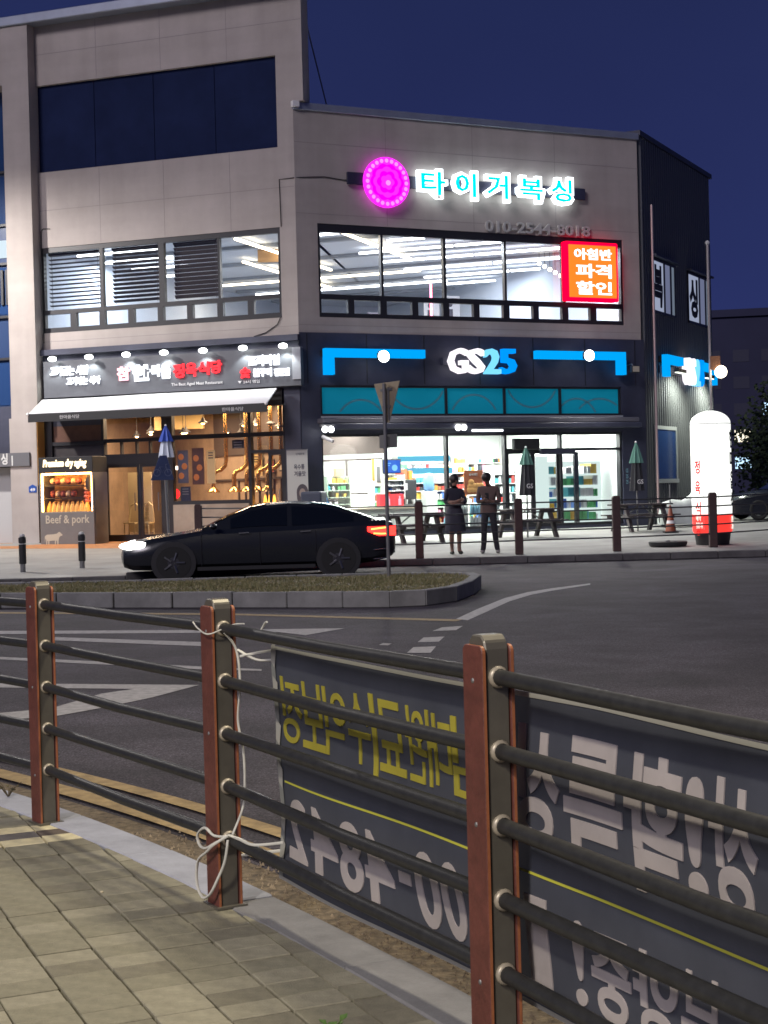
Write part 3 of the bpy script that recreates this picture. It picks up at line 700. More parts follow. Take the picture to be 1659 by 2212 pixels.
# ---- shop interior things
def shelf_unit(F, s0, s1, d0, d1, z0, z1, rows, label, cols=PAL, header=None, name='shelf_unit', back=M_WHITE, front=1, seedn=1, cat='shelf', fill=0.85):
    rr = random.Random(seedn)
    t = thing(name, label, cat, F((s0 + s1) / 2, (d0 + d1) / 2, z0))
    f = MB(F); f.box(s0, s1, d0, d0 + .03, z0, z1); f.box(s0, s0 + .03, d0 + .03, d1, z0, z1); f.box(s1 - .03, s1, d0 + .03, d1, z0, z1); f.build('frame', back, t)
    hd = 0.2 if header else 0.0
    st = (z1 - z0 - hd - .1) / rows; goods = MB(F)
    for r in range(rows):
        zz = z0 + .1 + r * st
        MB(F).box(s0 + .03, s1 - .03, d0 + .03, d1, zz - .025, zz).build('shelf', back, t)
        x = s0 + .05
        while x < s1 - .12:
            wd = rr.choice((.05, .06, .08, .11)); h = st * rr.uniform(.45, .85); c = rr.randrange(len(cols)); nrep = rr.randint(1, 4)
            for q in range(nrep):
                if x + wd > s1 - .05: break
                if rr.random() < fill:
                    goods.m = c; goods.box(x, x + wd - .01, d0 + .08, d1 - rr.uniform(.02, .08), zz + .001, zz + h)
                x += wd
    goods.build('goods', cols, t, kind='stuff')
    if header: MB(F).box(s0, s1, d1 - .03, d1 + .01, z1 - .18, z1).build('header', header, t)
    return t
CYAN = emi('cyan_lightbox', (0.0, 0.36, 0.92), 0.85)
shelf_unit(B, 4.6, 6.2, -3.6, -3.1, .5, 2.25, 6, 'wall shelf of snacks under a blue header, behind the two people', header=emi('header_cyan', (.15, .6, .85), .8), seedn=3)
shelf_unit(B, 6.35, 7.3, -4.6, -4.1, .5, 2.35, 7, 'tall shelf of bright snack bags seen through the open shop door', seedn=5, cols=[PAL[i] for i in (0, 1, 5, 4, 8, 1)])
shelf_unit(B, 7.4, 8.2, -3.2, -2.7, .5, 2.3, 6, 'shelf of white bowls and packets beside the glass cooler', seedn=8, cols=[PAL[i] for i in (4, 4, 9, 7, 0, 4)])
shelf_unit(B, 8.25, 10.1, -1.7, -1.0, .5, 2.5, 5, 'glass fronted drinks cooler filling the corner of the shop', seedn=11, cols=[PAL[i] for i in (9, 2, 4, 4, 3, 4, 1)], name='drinks_cooler', cat='cooler', fill=.7, header=emi('cooler_fill', (.9, 1, .97), 1.3), back=emi('cooler_glow', (.75, .92, .88), .75))  # glowing frame, shelves and header added to brighten the cooler
o = MB(B).box(9.12, 9.26, -.98, -.90, .5, 2.6).build('cooler_post', M_BLACK); tag(o, 'black upright between the doors of the drinks cooler', 'post')
shelf_unit(B, 3.35, 3.95, -2.2, -1.8, 1.35, 2.05, 4, 'small rack of white boxes and packets on the shop counter', seedn=14, cols=[PAL[i] for i in (4, 4, 2, 7, 1)], name='counter_rack', cat='rack')
shelf_unit(B, 1.85, 2.6, -2.9, -2.6, 1.15, 2.05, 4, 'pale green open rack on the counter beside the tilted tablet', seedn=17, cols=[PAL[i] for i in (3, 9, 4, 1)], name='counter_rack', cat='rack', back=mat('pale_green', (.45, .55, .45), .6), fill=.5)
for k, (a, b, lab) in enumerate(((6.3, 8.2, 'wall shelf of colourful packets at the back, straight through the open door'), (8.3, 10.2, 'wall shelf of bottles at the back, behind the drinks cooler'))):
    shelf_unit(B, a, b, -7.4, -6.95, .5, 2.7, 8, lab, seedn=31 + k, header=emi('header_cyan', (.15, .6, .85), .8) if k == 0 else None)
shelf_unit(B, 3.9, 4.55, -4.2, -3.8, .5, 2.0, 6, 'narrow shelf of sweets between the counter and the coffee machine', seedn=41)
t = thing('shop_counter', 'long white counter behind the shop window', 'counter', B(2.9, -2.4, .5))
MB(B).box(1.3, 4.25, -3.0, -1.75, .5, 1.08).build('body', mat('counter_white', (.65, .66, .62), .5), t); MB(B).box(1.25, 4.3, -3.05, -1.7, 1.08, 1.13).build('worktop', mat('counter_top', (.5, .42, .32), .5), t, bevel=.01)
for k in range(4): MB(B).box(1.34 + k * .73, 2.03 + k * .73, -1.75, -1.735, .56, 1.04).build('panel', mat('counter_panel', (.58, .6, .56), .5), t)
t = thing('display_screen', 'blue advertising screen standing on the counter rack', 'screen', B(3.4, -1.95, 2.1))
MB(B).box(3.35, 3.93, -2.05, -2.0, 2.08, 2.5).build('case', M_BLACK, t); MB(B).box(3.38, 3.90, -2.0, -1.99, 2.11, 2.47).build('picture', emi('screen_blue', (.05, .16, .7), .9), t)
q = MB(B); q.ball((3.72, -1.985, 2.25), .09, 10, (1, .05, 1)); q.tube([(3.44, -1.985, 2.38), (3.6, -1.985, 2.38)], .012, 5); q.tube([(3.44, -1.985, 2.32), (3.56, -1.985, 2.32)], .012, 5); q.build('print', emi('screen_cyan', (.2, .5, 1), 1.2), t)
t = thing('gift_box', 'red gift box printed with two pink bottles at the counter front', 'box', B(3.4, -1.6, 1.13))
MB(B).box(3.1, 3.85, -1.95, -1.72, 1.135, 1.50).build('carton', mat('box_red', (.75, .05, .06), .5), t)
q = MB(B)
for a in (3.32, 3.68): q.box(a, a + .09, -1.72, -1.712, 1.18, 1.36); q.box(a + .025, a + .065, -1.72, -1.712, 1.36, 1.44)
q.build('print', mat('box_pink', (.85, .45, .6), .5), t)
t = thing('tablet', 'tilted blue order tablet at the end of the counter', 'tablet', B(1.5, -2.2, 1.13))
m_ = MB(B); m_.add([(1.45, -2.1, 1.2), (1.75, -2.1, 1.14), (1.62, -2.15, 1.62), (1.36, -2.15, 1.66), (1.45, -2.14, 1.2), (1.75, -2.14, 1.14), (1.62, -2.19, 1.62), (1.36, -2.19, 1.66)], [(0, 1, 2, 3), (7, 6, 5, 4), (0, 4, 5, 1), (1, 5, 6, 2), (2, 6, 7, 3), (3, 7, 4, 0)]); m_.build('case', M_BLACK, t)
m_ = MB(B); m_.add([(1.5, -2.096, 1.24), (1.71, -2.096, 1.19), (1.6, -2.146, 1.57), (1.41, -2.146, 1.6)], [(0, 1, 2, 3)]); m_.build('picture', emi('tablet_blue', (.08, .3, .6), .8), t)
t = thing('coffee_machine', 'black coffee machine with two white cups behind the shop window', 'coffee machine', B(4.1, -2, 1.13))
MB(B).box(3.98, 4.5, -2.6, -2.2, .5, 1.13).build('stand', M_BLACK, t); MB(B).box(3.98, 4.5, -2.6, -2.15, 1.14, 1.9).build('body', M_BLACK, t, bevel=.02); MB(B).box(4.02, 4.46, -2.15, -1.95, 1.14, 1.2).build('tray', M_METAL, t)
for a in (4.1, 4.33): MB(B).lathe([(.035, 1.2), (.05, 1.33)], a, -2.05, 10).build('cup', M_WHITE, t)
MB(B).box(4.05, 4.2, -2.16, -2.14, 1.6, 1.8).build('display', emi('white_glow', (1, 1, 1), 1.0), t)
for k, (s, z, c) in enumerate(((4.2, 1.91, 6), (4.36, 1.91, 5), (4.05, 1.91, 0))):
    MB(B).box(s - .06, s + .06, -2.5, -2.25, z, z + .3 - .05 * k).build('canister', PAL[c], t)
t = thing('water_dispenser', 'white water dispenser with blue bottle beside the coffee machine', 'dispenser', B(5.0, -2.2, .5))
MB(B).box(4.75, 5.1, -2.4, -2.0, .5, 1.55).build('body', M_WHITE, t, bevel=.03); MB(B).lathe([(.12, 1.55), (.16, 1.62), (.16, 1.95), (.12, 2.05), (.05, 2.08)], 4.92, -2.2, 14).build('bottle', mat('bottle_blue', (.2, .4, .7), .2), t, smooth=40)
t = thing('chicken_poster', 'orange fried chicken poster hung inside the shop window', 'poster', B(6.0, -1.2, 1.5))
MB(B).box(5.55, 6.17, -1.22, -1.2, 1.42, 2.12).build('sheet', mat('poster_orange', (.42, .13, .05), .5), t)
q = MB(B)
for k in range(9): q.ball((5.72 + .12 * (k % 4) + .03 * (k // 4), -1.198, 1.56 + .11 * (k // 4)), .085, 7, (1.2, .15, 1))
q.build('print', mat('chicken_gold', (.75, .38, .12), .6), t)
letters(B, '바삭치킨', 5.72, 6.0, 1.96, 2.04, -1.2, -1.195, M_WHITE, t)
t = thing('banner_stand', 'tall striped paper pennant hanging behind the counter', 'pennant', B(3.1, -2, 1.9))
MB(B).box(3.0, 3.3, -2.02, -2.0, 1.75, 2.5).build('sheet', mat('pennant', (.7, .66, .55), .6), t); MB(B).box(3.0, 3.08, -2.0, -1.99, 1.9, 2.5).build('stripe', PAL[5], t); MB(B).box(3.15, 3.26, -2.0, -1.99, 1.85, 2.3).build('stripe', M_METAL, t)
o = MB(B).box(2.15, 2.42, -2.8, -2.6, 2.05, 2.27).build('carton', mat('carton_tan', (.5, .33, .2), .6)); tag(o, 'small tan carton on top of the pale green rack', 'box')
for k in range(4):
    t = thing('trash_bag', ('grey', 'dark grey', 'white', 'pale')[k] + ' full plastic bag on the floor inside the shop glass', 'bag', B(.9 + k * .32, -1, .5))
    MB(B).ball((.9 + k * .32, -1.0 - .1 * k, .78), .28, 8, (.8, .7, 1)).build('sack', (mat('sack_grey', (.4, .42, .45), .6), mat('sack_dark', (.25, .27, .3), .6), M_WHITE, mat('sack_pale', (.6, .6, .6), .6))[k], t, smooth=60)
for k in range(8):
    s = 4.65 + (k % 4) * .42; z = .505 + .34 * (k // 4)
    t = thing('water_pack', 'shrink-wrapped pack of white water jugs, %s, %s along behind the people' % (('bottom row', 'top row')[k // 4], ('first', 'second', 'third', 'fourth')[k % 4]), 'water pack', B(s, -.7, z), 'water packs stacked inside the shop glass')
    for j in range(3): MB(B).lathe([(.055, z), (.06, z + .04), (.06, z + .24), (.03, z + .30), (.03, z + .32)], s + .12 * j, -.7, 8).build('bottle', mat('jug', (.62, .7, .66), .3) if k % 3 else mat('jug_blue', (.25, .5, .62), .3), t, smooth=40)
# shop fascia signs
def bracket(F, s0, s1, z0, z1, zl, leg0, leg1, nseg, label, grp):
    t = thing('blue_light_band', label, 'light band', F((s0 + s1) / 2, .2, zl), grp)
    for k in range(nseg):
        a, b = s0 + (s1 - s0) * k / nseg, s0 + (s1 - s0) * (k + 1) / nseg
        MB(F).box(a + .006, b - .006, .16, .34, z0, z1).build('light_box', CYAN, t)
    MB(F).box(leg0, leg1, .16, .34, zl, z0 - .004).build('light_box', CYAN, t)
    MB(F).box(s0, s1, .06, .16, z0 + .03, z1 - .03).build('back_box', M_BLACK, t)
    return t
bracket(B, .60, 3.60, 5.19, 5.42, 4.72, .60, .87, 4, 'glowing blue angled light band above the shop, beside the restaurant sign', 'blue light bands on the shop fascias')
bracket(B, 7.14, 10.19, 5.23, 5.46, 4.80, 9.93, 10.19, 4, 'glowing blue angled light band on the front fascia, beside the corrugated side wall', 'blue light bands on the shop fascias')
def gs_sign(F, s0, s1, z0, z1, label, dd=.30):
    t = thing('shop_sign', label, 'sign', F((s0 + s1) / 2, .2, z0))
    wd = (s1 - s0); fr = [(0, .275), (.285, .52), (.53, .755), (.765, 1.0)]
    for (a, b), ch, m_, mg in zip(fr, 'GS25', (emi('sign_white', (1, .93, 1), 1.1),) * 2 + (emi('sign_cyan', (.18, .62, .95), 1.0), emi('sign_blue', (.0, .26, .9), 1.0)), range(4)):
        letters(F, ch, s0 + a * wd, s0 + b * wd, z0, z1, .22 + .01 * mg, dd + .12 + .01 * mg, m_, t, 'letter', .02)
    MB(F).box(s0 - .1, s1 + .1, .05, .18, (z0 + z1) / 2 - .1, (z0 + z1) / 2 + .1).build('mounting_bar', M_DARKCLAD, t)
    return t
gs_sign(B, 4.32, 6.44, 4.78, 5.48, 'large lit white and blue letters over the shop entrance')
def floodlight(F, s, z, label, grp, on=True, d=.62):
    t = thing('floodlight', label, 'floodlight', F(s, .3, z), grp)
    MB(F).tube([(s, .03, z + .14), (s, d * .6, z + .16), (s, d - .1, z + .04)], .02, 6).build('arm', M_METAL, t)
    MB(F).box(s - .14, s + .14, d - .12, d, z - .10, z + .10).build('housing', M_BLACK, t, bevel=.015)
    if on:
        MB(F).ball((s, d + .03, z), .165, 12, (1, .5, .95)).build('lens', emi('flood_white', (1, .98, .92), 10.0), t, smooth=60)
        l = bpy.data.lights.new('floodlight_beam', 'SPOT'); l.energy = 900; l.spot_size = R(150); l.spot_blend = .6; l.shadow_soft_size = .12; l.color = (1, .96, .88)
        lo = bpy.data.objects.new('floodlight_beam', l); col.objects.link(lo); lo.parent = t
        p = F(s, d + .2, z - .05); lo.location = p - t.location
        lo.rotation_euler = Vector((F.n.x, F.n.y, -0.75)).to_track_quat('-Z', 'Y').to_euler()
    else:
        MB(F).box(s - .11, s + .11, d, d + .01, z - .08, z + .08).build('lens', mat('lens_dull', (.5, .45, .35), .2), t)
    return t
s_, z_ = B.px(828, 770, .62); floodlight(B, s_, z_, 'lit floodlight on the shop fascia, above the yield sign', 'floodlights on the shop front')
s_, z_ = B.px(1272, 768, .62); floodlight(B, s_, z_, 'lit floodlight on the shop fascia, over the drinks cooler', 'floodlights on the shop front')
s_, z_ = B.px(1374, 797, .5); floodlight(B, s_, z_, 'unlit pair of lamp heads at the dark corner column', 'floodlights on the shop front', False, .5)
s_, z_ = B.px(983, 805, .5)
for (u, v), lab in (((707, 926), 'white spotlight above the bare end of the shop window'), ((994, 922), 'white spotlight above the middle of the shop window')):
    s_, z_ = B.px(u, v, .45); t = thing('spotlight', lab, 'spotlight', B(s_, .4, z_), 'spotlights under the shop canopy')
    for k in range(2): MB(B).ball((s_ - .09 + .18 * k, .5, z_ - .02), .085, 8).build('lamp_head', emi('spot_white', (1, 1, 1), 7), t, smooth=60)
    MB(B).box(s_ - .2, s_ + .2, .40, .47, z_ + .06, z_ + .11).build('bracket', M_METAL, t)
s_, z_ = B.px(708, 949, .3); t = thing('security_camera', 'small white security camera under the canopy end', 'camera', B(s_, .3, z_))
MB(B).tube([(s_ - .06, .1, z_ + .08), (s_, .25, z_ + .02), (s_ + .1, .42, z_ - .06)], .05, 8).build('body', M_WHITE, t); MB(B).tube([(s_ - .02, .03, z_ + .1), (s_, .2, z_ + .06)], .02, 6).build('arm', M_WHITE, t)
a0 = B.px(1020, 932, .2); a1 = B.px(1086, 931, .2)
o = MB(B).tube([(a0[0], .2, 3.21), (a1[0], .2, 3.21)], .03, 8).build('tube_light', emi('tube_white', (.9, .95, 1), 2.5)); tag(o, 'thin white fluorescent tube over the shop window', 'tube light')
t = thing('air_curtain', 'dark air curtain box over the shop door', 'air curtain', B(6.9, .0, 2.5)); MB(B).box(6.45, 7.3, -.0, .16, 2.66, 2.98).build('case', M_BLACK, t, bevel=.02); MB(B).box(7.35, 8.5, .0, .14, 2.52, 2.66).build('grille', M_DARKCLAD, t, bevel=.01)
letters(B, 'S', 10.42, 10.60, 1.62, 1.82, .03, .036, mat('dull_white', (.45, .45, .45), .6), bld)
for k, z in enumerate((1.95, 1.78, 1.62)): letters(B, ('GS', '25', '25')[k], 10.3, 10.38, z, z + .12, .03, .036, mat('dull_teal', (.18, .38, .42), .6), bld)
# gym signs
t = thing('gym_sign', 'row of cyan and white glowing Korean letters on the upper wall', 'sign', B(6, .2, 9.5))
zc = 10.0
MB(B).box(1.5, 9.05, .03, .12, 9.86, 10.18).build('mounting_bar', mat('bar_navy', (.03, .03, .06), .5), t)
M_HALO = emi('halo_white', (.86, .96, 1.0), 3.2); M_CY = emi('letter_cyan', (.0, .62, .80), 1.15)
for ch, u0, u1, v0, v1 in (('타', 903, 971, 358, 432), ('이', 977, 1037, 362, 436), ('거', 1046, 1106, 366, 440), ('복', 1117, 1181, 374, 443), ('싱', 1185, 1244, 376, 447)):
    s0, z1 = B.px(u0 + 3, v0 + 5, .3); s1, z0 = B.px(u1 - 3, v1 - 5, .3)
    o = letters(B, ch, s0 - .03, s1 + .03, z0 - .03, z1 + .03, .14, .26, M_HALO, t, 'letter', .062)
    letters(B, ch, s0 + .06, s1 - .06, z0 + .06, z1 - .06, .261, .29, M_CY, o, 'letter_face', .018)
t = thing('mandala_sign', 'round magenta lotus emblem glowing beside the gym letters', 'sign', B(2.62, .2, 9.3))
def disc(F, s, z, r, d0, d1, n=40, wav=0, amp=0):
    m_ = MB(F); P = [(s + (r + amp * abs(math.cos(wav * math.pi * k / n))) * math.cos(2 * math.pi * k / n), z + (r + amp * abs(math.cos(wav * math.pi * k / n))) * math.sin(2 * math.pi * k / n)) for k in range(n)]
    return m_.prism(P, d0, d1, 'y')
MG = [emi('magenta_deep', (.85, .0, .80), 1.0), emi('magenta', (1.0, .02, .92), 1.25), emi('magenta_pale', (1.0, .22, .95), 1.2)]
disc(B, 2.62, 9.95, .68, .12, .22).build('light_box', MG[1], t)
for k in range(24):
    a = 2 * math.pi * k / 24; MB(B).ball((2.62 + .585 * math.cos(a), .22, 9.95 + .585 * math.sin(a)), .055, 6, (1, .3, 1)).build('scallop', MG[2], t)
disc(B, 2.62, 9.95, .46, .22, .228, 60, 10, .05).build('petal_ring', MG[0], t); disc(B, 2.62, 9.95, .37, .228, .234, 48, 8, .05).build('petal_ring', MG[1], t)
disc(B, 2.62, 9.95, .26, .234, .240, 48, 6, .06).build('petal_ring', MG[0], t); disc(B, 2.62, 9.95, .16, .240, .246, 36, 5, .05).build('petal_ring', MG[1], t); disc(B, 2.64, 9.93, .07, .246, .252).build('petal_ring', MG[2], t)
letters(B, '010-2544-8018', 5.73, 9.23, 8.80, 9.12, .02, .07, mat('brushed_letter', (.62, .60, .55), .35, .2), tag(thing('phone_number', '', '', B(7.4, .05, 8.8)), 'unlit metal phone number letters above the gym window', 'sign'), bold=0.02)
t = thing('lit_sign_box', 'orange sign box with red rim and white 아침반 파격 할인 lettering', 'sign', B(9.1, .2, 6.9))
MB(B).box(8.24, 10.03, .0, .28, 6.92, 8.62).build('rim', emi('rim_red', (1, .0, .03), 1.6), t, bevel=.03)
MB(B).box(8.33, 9.94, .28, .30, 7.02, 8.52).build('panel', emi('panel_orange', (1.0, .20, .02), 1.05), t)
for b_, z0, z1, s0, s1 in (('아침반', 8.10, 8.42, 8.5, 9.78), ('파격', 7.58, 7.98, 8.55, 9.76), ('할인', 7.10, 7.48, 8.55, 9.76)): letters(B, b_, s0, s1, z0, z1, .30, .33, emi('letter_white', (1, 1, 1), 1.6), t, bold=.022)
# wall cables
def cable(name, label, pts, r=.012): return tag(MB().tube(pts, r, 5, raw=True).build(name, mat('wire_pale', (.35, .35, .38), .4, .3) if name == 'stay_wire' else M_BLACK), label, 'cable')
P = [B.px(u, v) for u, v in ((655, 383), (700, 382), (740, 389), (768, 390))]
cable('wall_cable', 'thin black cable sagging along the wall to the magenta emblem', [A(-0.42, .02, A.px(603, 490)[1]), A(-.44, .02, A.px(601, 388)[1]), A(-.05, .02, A.px(648, 383)[1])] + [B(s, .02, z) for s, z in P])
cable('wall_cable', 'black cable drooping below the clear gym window bay', [A(-.5, .02, 6.3), A(-.6, .02, 6.1), A(-.95, .02, 5.9), A(-1.3, .02, 5.82)])
cable('wall_cable', 'black cable running down the pier edge beside the open blind', [A(-7.5, .02, 9.2), A(-7.72, .02, 9.22), A(-7.8, .02, 9.15), A(-7.8, .02, 6.0)])
cable('stay_wire', 'pale stay wire slanting off the tall end wall', [A(.2, -.5, 14.3), Vector((-1.3, 50, 13.0))], .02)

# ---- corrugated side (D)
LD = 7.9
MB(D).box(0.09, LD, -.3, 0, .2, 11.9).build('side_wall', mat('corrugated_sheet', (.13, .135, .14), .5, .3), bld)
MB(D).box(0.05, LD + .05, -.35, .1, 11.9, 12.05).build('coping', M_DARKCLAD, bld)
k = 0; x = .16
ribm = None
while x < LD - .1:
    if ribm is None:
        ribm = MB(D).prism([(x, 0), (x + .13, 0), (x + .10, .06), (x + .03, .06)], .25, 11.88).build('rib', MATS['corrugated_sheet'], bld); r0 = x
    else:
        c = dup(ribm); c.location = D.x * (x - r0)
    x += .225
def dpx(u, v, d=.1): return D.px(u, v, d)
t0 = bracket(D, dpx(1425, 766)[0], dpx(1461, 775)[0], 5.26, 5.52, 4.85, dpx(1425, 766)[0], dpx(1425, 766)[0] + .3, 3, 'glowing blue light band on the corrugated side, close to the corner', 'blue light bands on the shop fascias')
bracket(D, dpx(1502, 785)[0], dpx(1534, 790)[0], 5.26, 5.52, 4.85, dpx(1534, 790)[0] - .3, dpx(1534, 790)[0], 3, 'glowing blue light band at the far end of the corrugated side', 'blue light bands on the shop fascias')
gs_sign(D, dpx(1464, 780)[0], dpx(1499, 785)[0], 4.70, 5.55, 'lit white and blue letters on the corrugated side wall')
MB(D).box(dpx(1425, 766)[0], dpx(1534, 790)[0], .06, .10, 4.98, 5.20).build('sign_rail', M_DARKCLAD, bld)
for s, lab in ((2.6, 'wall lamp washing the ribs below the first side light band'), (5.9, 'wall lamp washing the ribs below the far side light band')):
    t = thing('wall_lamp', lab, 'wall lamp', D(s, .3, 5.0), 'lamps under the side sign')
    MB(D).box(s - .45, s + .45, .34, .48, 5.02, 5.12).build('housing', M_BLACK, t); MB(D).box(s - .42, s + .42, .36, .46, 4.99, 5.015).build('lens', emi('wall_wash', (.93, 1, .85), 1.6), t)
    l = bpy.data.lights.new('wall_lamp_beam', 'SPOT'); l.energy = 380; l.spot_size = R(140); l.spot_blend = .7; l.shadow_soft_size = .1; l.color = (.93, 1, .85)
    lo = bpy.data.objects.new('wall_lamp_beam', l); col.objects.link(lo); lo.parent = t; lo.location = D(s, .95, 4.95) - t.location; lo.rotation_euler = (Vector((0, 0, -1)) - D.n * .45).to_track_quat('-Z', 'Y').to_euler()
for s0, s1, lab, ch in ((1.0, 3.3, 'side gym window with a black 복 on its first pane', '복'), (4.85, 7.3, 'side gym window with a black 싱 on its first pane', '싱')):
    f = MB(D); z0, z1 = 6.85, 8.35
    f.box(s0, s1, .0, .10, z1, z1 + .08); f.box(s0, s1, .0, .10, z0 - .08, z0)
    ee = [s0, s0 + (s1 - s0) * .5, s0 + (s1 - s0) * .56, s0 + (s1 - s0) * .8, s0 + (s1 - s0) * .88, s1]
    for a in (s0 - .05, ee[1], ee[3], s1): f.box(a, a + .05 if a in (s0 - .05, s1) else a + .11, .0, .10, z0, z1)
    o = f.build('window', M_FRAME, bld, label=lab)
    for i, (a, b) in enumerate(((ee[0], ee[1]), (ee[1] + .11, ee[3]), (ee[3] + .11, ee[5]))):
        MB(D).box(a, b, .062, .072, z0, z1).build('pane', (emi('side_pane', (.55, .62, .85), .42), emi('side_pane_dim', (.30, .34, .55), .35), emi('side_pane_grey', (.34, .42, .55), .30))[i], o)
    letters(D, ch, s0 + .15, ee[1] - .1, z0 + .12, z1 - .1, .073, .08, M_BLACK, o, 'window_letter', .05)
    MB(D).box(s0 - .1, s1 + .1, .06, .25, z1 + .1, z1 + .16).build('hood', M_DARKCLAD, o)
f = MB(D); f.box(.9, 3.15, .0, .1, 3.25, 3.36); f.box(.9, 3.15, 0, .14, 1.62, 1.74); f.box(.9, .98, 0, .1, 1.74, 3.25); f.box(3.07, 3.15, 0, .1, 1.74, 3.25)
o = f.build('window', mat('pale_frame', (.35, .36, .36), .5), bld); MB(D).box(.98, 3.07, .061, .08, 1.74, 3.25).build('pane', mat('blue_glass', (0.02, .05, .14), .12), o)
t = thing('side_vent', 'small black ventilation shaft with a lamp beside the inflatable sign', 'vent', D(6.3, .1, 2)); MB(D).box(6.0, 6.5, .07, .3, 2.6, 3.4).build('shaft', M_BLACK, t); MB(D).ball((6.25, .3, 2.45), .1, 8).build('lamp', emi('spot_white', (1, 1, 1), 7), t); MB(D).box(6.1, 6.4, .07, .2, 1.3, 2.3).build('meter_box', mat('meter_grey', (.35, .4, .42), .5), t)
# drain pipe and flagpole
o = MB().tube([B(11.2, .35, .3), B(11.2, .35, 9.8)], .035, 8, raw=True).build('drain_pipe', mat('pinkish_pipe', (.50, .38, .36), .4, .3)); tag(o, 'pale pipe standing full height at the dark building corner', 'pipe')
pt = aty(1528, 528, 50.5); pb_ = aty(1541, 1110, 50.5)
t = thing('flagpole', 'slim pale pole behind the inflatable sign with a ball on top', 'pole', (pb_.x, 50.5, .3))
MB().tube([(pb_.x, 50.5, .3), (pt.x, 50.5, pt.z)], .045, 8).build('shaft', mat('pole_pale', (.5, .46, .44), .4, .3), t); MB().ball((pt.x, 50.5, pt.z + .05), .08, 8).build('finial', M_WHITE, t, smooth=60)
p = aty(1557, 803, 50.2)
t = thing('pole_lamp', 'round lit lamp with an orange box fixed to the slim pole', 'lamp', (p.x, p.y, p.z))
MB().ball((p.x, p.y, p.z), .2, 12).build('globe', emi('globe_lamp', (1, .9, .7), 6), t, smooth=60); MB().box(p.x - .33, p.x - .02, p.y - .05, p.y + .05, p.z + .08, p.z + .5).build('ballast_box', mat('orange_box', (.35, .16, .08), .6), t); MB().tube([(p.x - .3, p.y, p.z + .1), (p.x - .05, p.y, p.z)], .03, 6).build('arm', mat('orange_box', (.35, .16, .08), .6), t)

# ================================================================== restaurant
M_BROWN = mat('brown_panel', (.12, .055, .035), .55, 0, .3, 3)
rs = MB(A)
rs.box(-7.9, -7.66, -.2, -.02, .3, 4.40); rs.box(-6.07, -5.99, -.2, -.02, .3, 4.0); rs.box(-4.18, -3.86, -.2, -.02, .3, 4.0); rs.box(-1.58, -1.49, -.2, -.02, .3, 4.0); rs.box(-.54, -.46, -.2, -.02, .3, 4.0)
rs.box(-7.66, -.54, -.2, -.02, 3.95, 4.40); rs.box(-7.66, -6.07, -.19, -.03, 3.10, 3.20); rs.box(-5.99, -4.18, -.19, -.03, 3.13, 3.23); rs.box(-5.99, -4.18, -.19, -.03, 2.50, 2.80)
rs.box(-3.86, -1.58, -.19, -.03, 3.14, 3.26); rs.box(-3.86, -1.58, -.19, -.03, 1.36, 1.46); rs.box(-1.49, -.54, -.19, -.03, 3.14, 3.26); rs.box(-1.49, -.54, -.19, -.03, 2.70, 2.78); rs.box(-7.66, -.54, -.2, -.02, .25, .42)
for a in (-5.5, -5.02, -4.6): rs.box(a, a + .04, -.18, -.05, 2.80, 3.13)
rs = rs.build('restaurant_front', M_FRAME, bld)
def pane(s0, s1, z0, z1, m=M_GLASS, name='pane'): return MB(A).box(s0 - .004, s1 + .004, -.11, -.10, z0 - .004, z1 + .004).build(name, m, rs)
pane(-5.99, -4.18, 3.23, 3.95); pane(-3.86, -1.58, 3.26, 3.95); pane(-1.49, -.54, 3.26, 3.95); pane(-3.86, -1.58, 1.46, 3.14); pane(-1.49, -.54, 2.78, 3.14); pane(-5.99, -4.18, 2.80, 3.13)
pane(-7.66, -6.07, 3.65, 3.95, M_DARKCLAD, 'spandrel'); pane(-7.66, -6.07, 3.20, 3.65, M_BROWN, 'spandrel'); pane(-7.66, -6.07, .42, 3.10, mat('smoked_panel', (.06, .055, .055), .3, 0, .3, 2), 'spandrel')
wallm = mat('sill_concrete', (.33, .28, .22), .8, 0, .2, 1.5)
MB(A).box(-3.86, -1.58, -.28, .02, .30, 1.36).build('sill_wall', wallm, bld)
glass_door(A, -5.98, -4.92, .42, 2.50, -.05); glass_door(A, -4.90, -4.19, .42, 2.50, -.05)
MB(A).box(-1.48, -1.02, -.16, -.05, .42, 2.70).build('sidelight', M_GLASS, rs); glass_door(A, -1.0, -.55, .42, 2.70, -.05)
MB(A).box(-8.02, -7.9, -.02, .34, 2.0, 3.88).build('warm_light_slab', mat('amber_lit_side', (.75, .42, .12), .6), bld)  # amber slab paints the warm light on the pier's side
# inner room
M_RW = mat('restaurant_wall', (.30, .22, .16), .8, 0, .25, 1.5); M_RD = mat('restaurant_dark', (.05, .035, .03), .8)
room = [A(-7.9, -.31, 0), A(-.45, -.31, 0), B(.10, -.75, 0), B(.10, -7, 0), A(-7.9, -7, 0)]
MB().prism([(p.x, p.y) for p in room], .2, .42).build('restaurant_floor', mat('restaurant_floor', (.25, .17, .11), .5), bld); MB().prism([(p.x, p.y) for p in room], 4.1, 4.2).build('restaurant_ceiling', M_RD, bld)
MB(B).box(.08, .18, -7, -.75, .42, 4.1).build('restaurant_wall', M_RW, bld); MB(A).box(-8.0, -7.9, -7, -.31, .42, 4.1).build('restaurant_wall', M_RW, bld)
MB().add([A(-7.9, -7, .42), B(.08, -7, .42), B(.08, -7, 4.1), A(-7.9, -7, 4.1)], [(0, 1, 2, 3)]).build('restaurant_wall', M_RW, bld)
MB(B).box(.04, .079, -6.95, -.78, 2.75, 4.09).build('wall_panel', M_RD, bld); MB(A).box(-7.89, -.2, -6.98, -6.93, 2.75, 4.09).build('wall_panel', M_RD, bld)
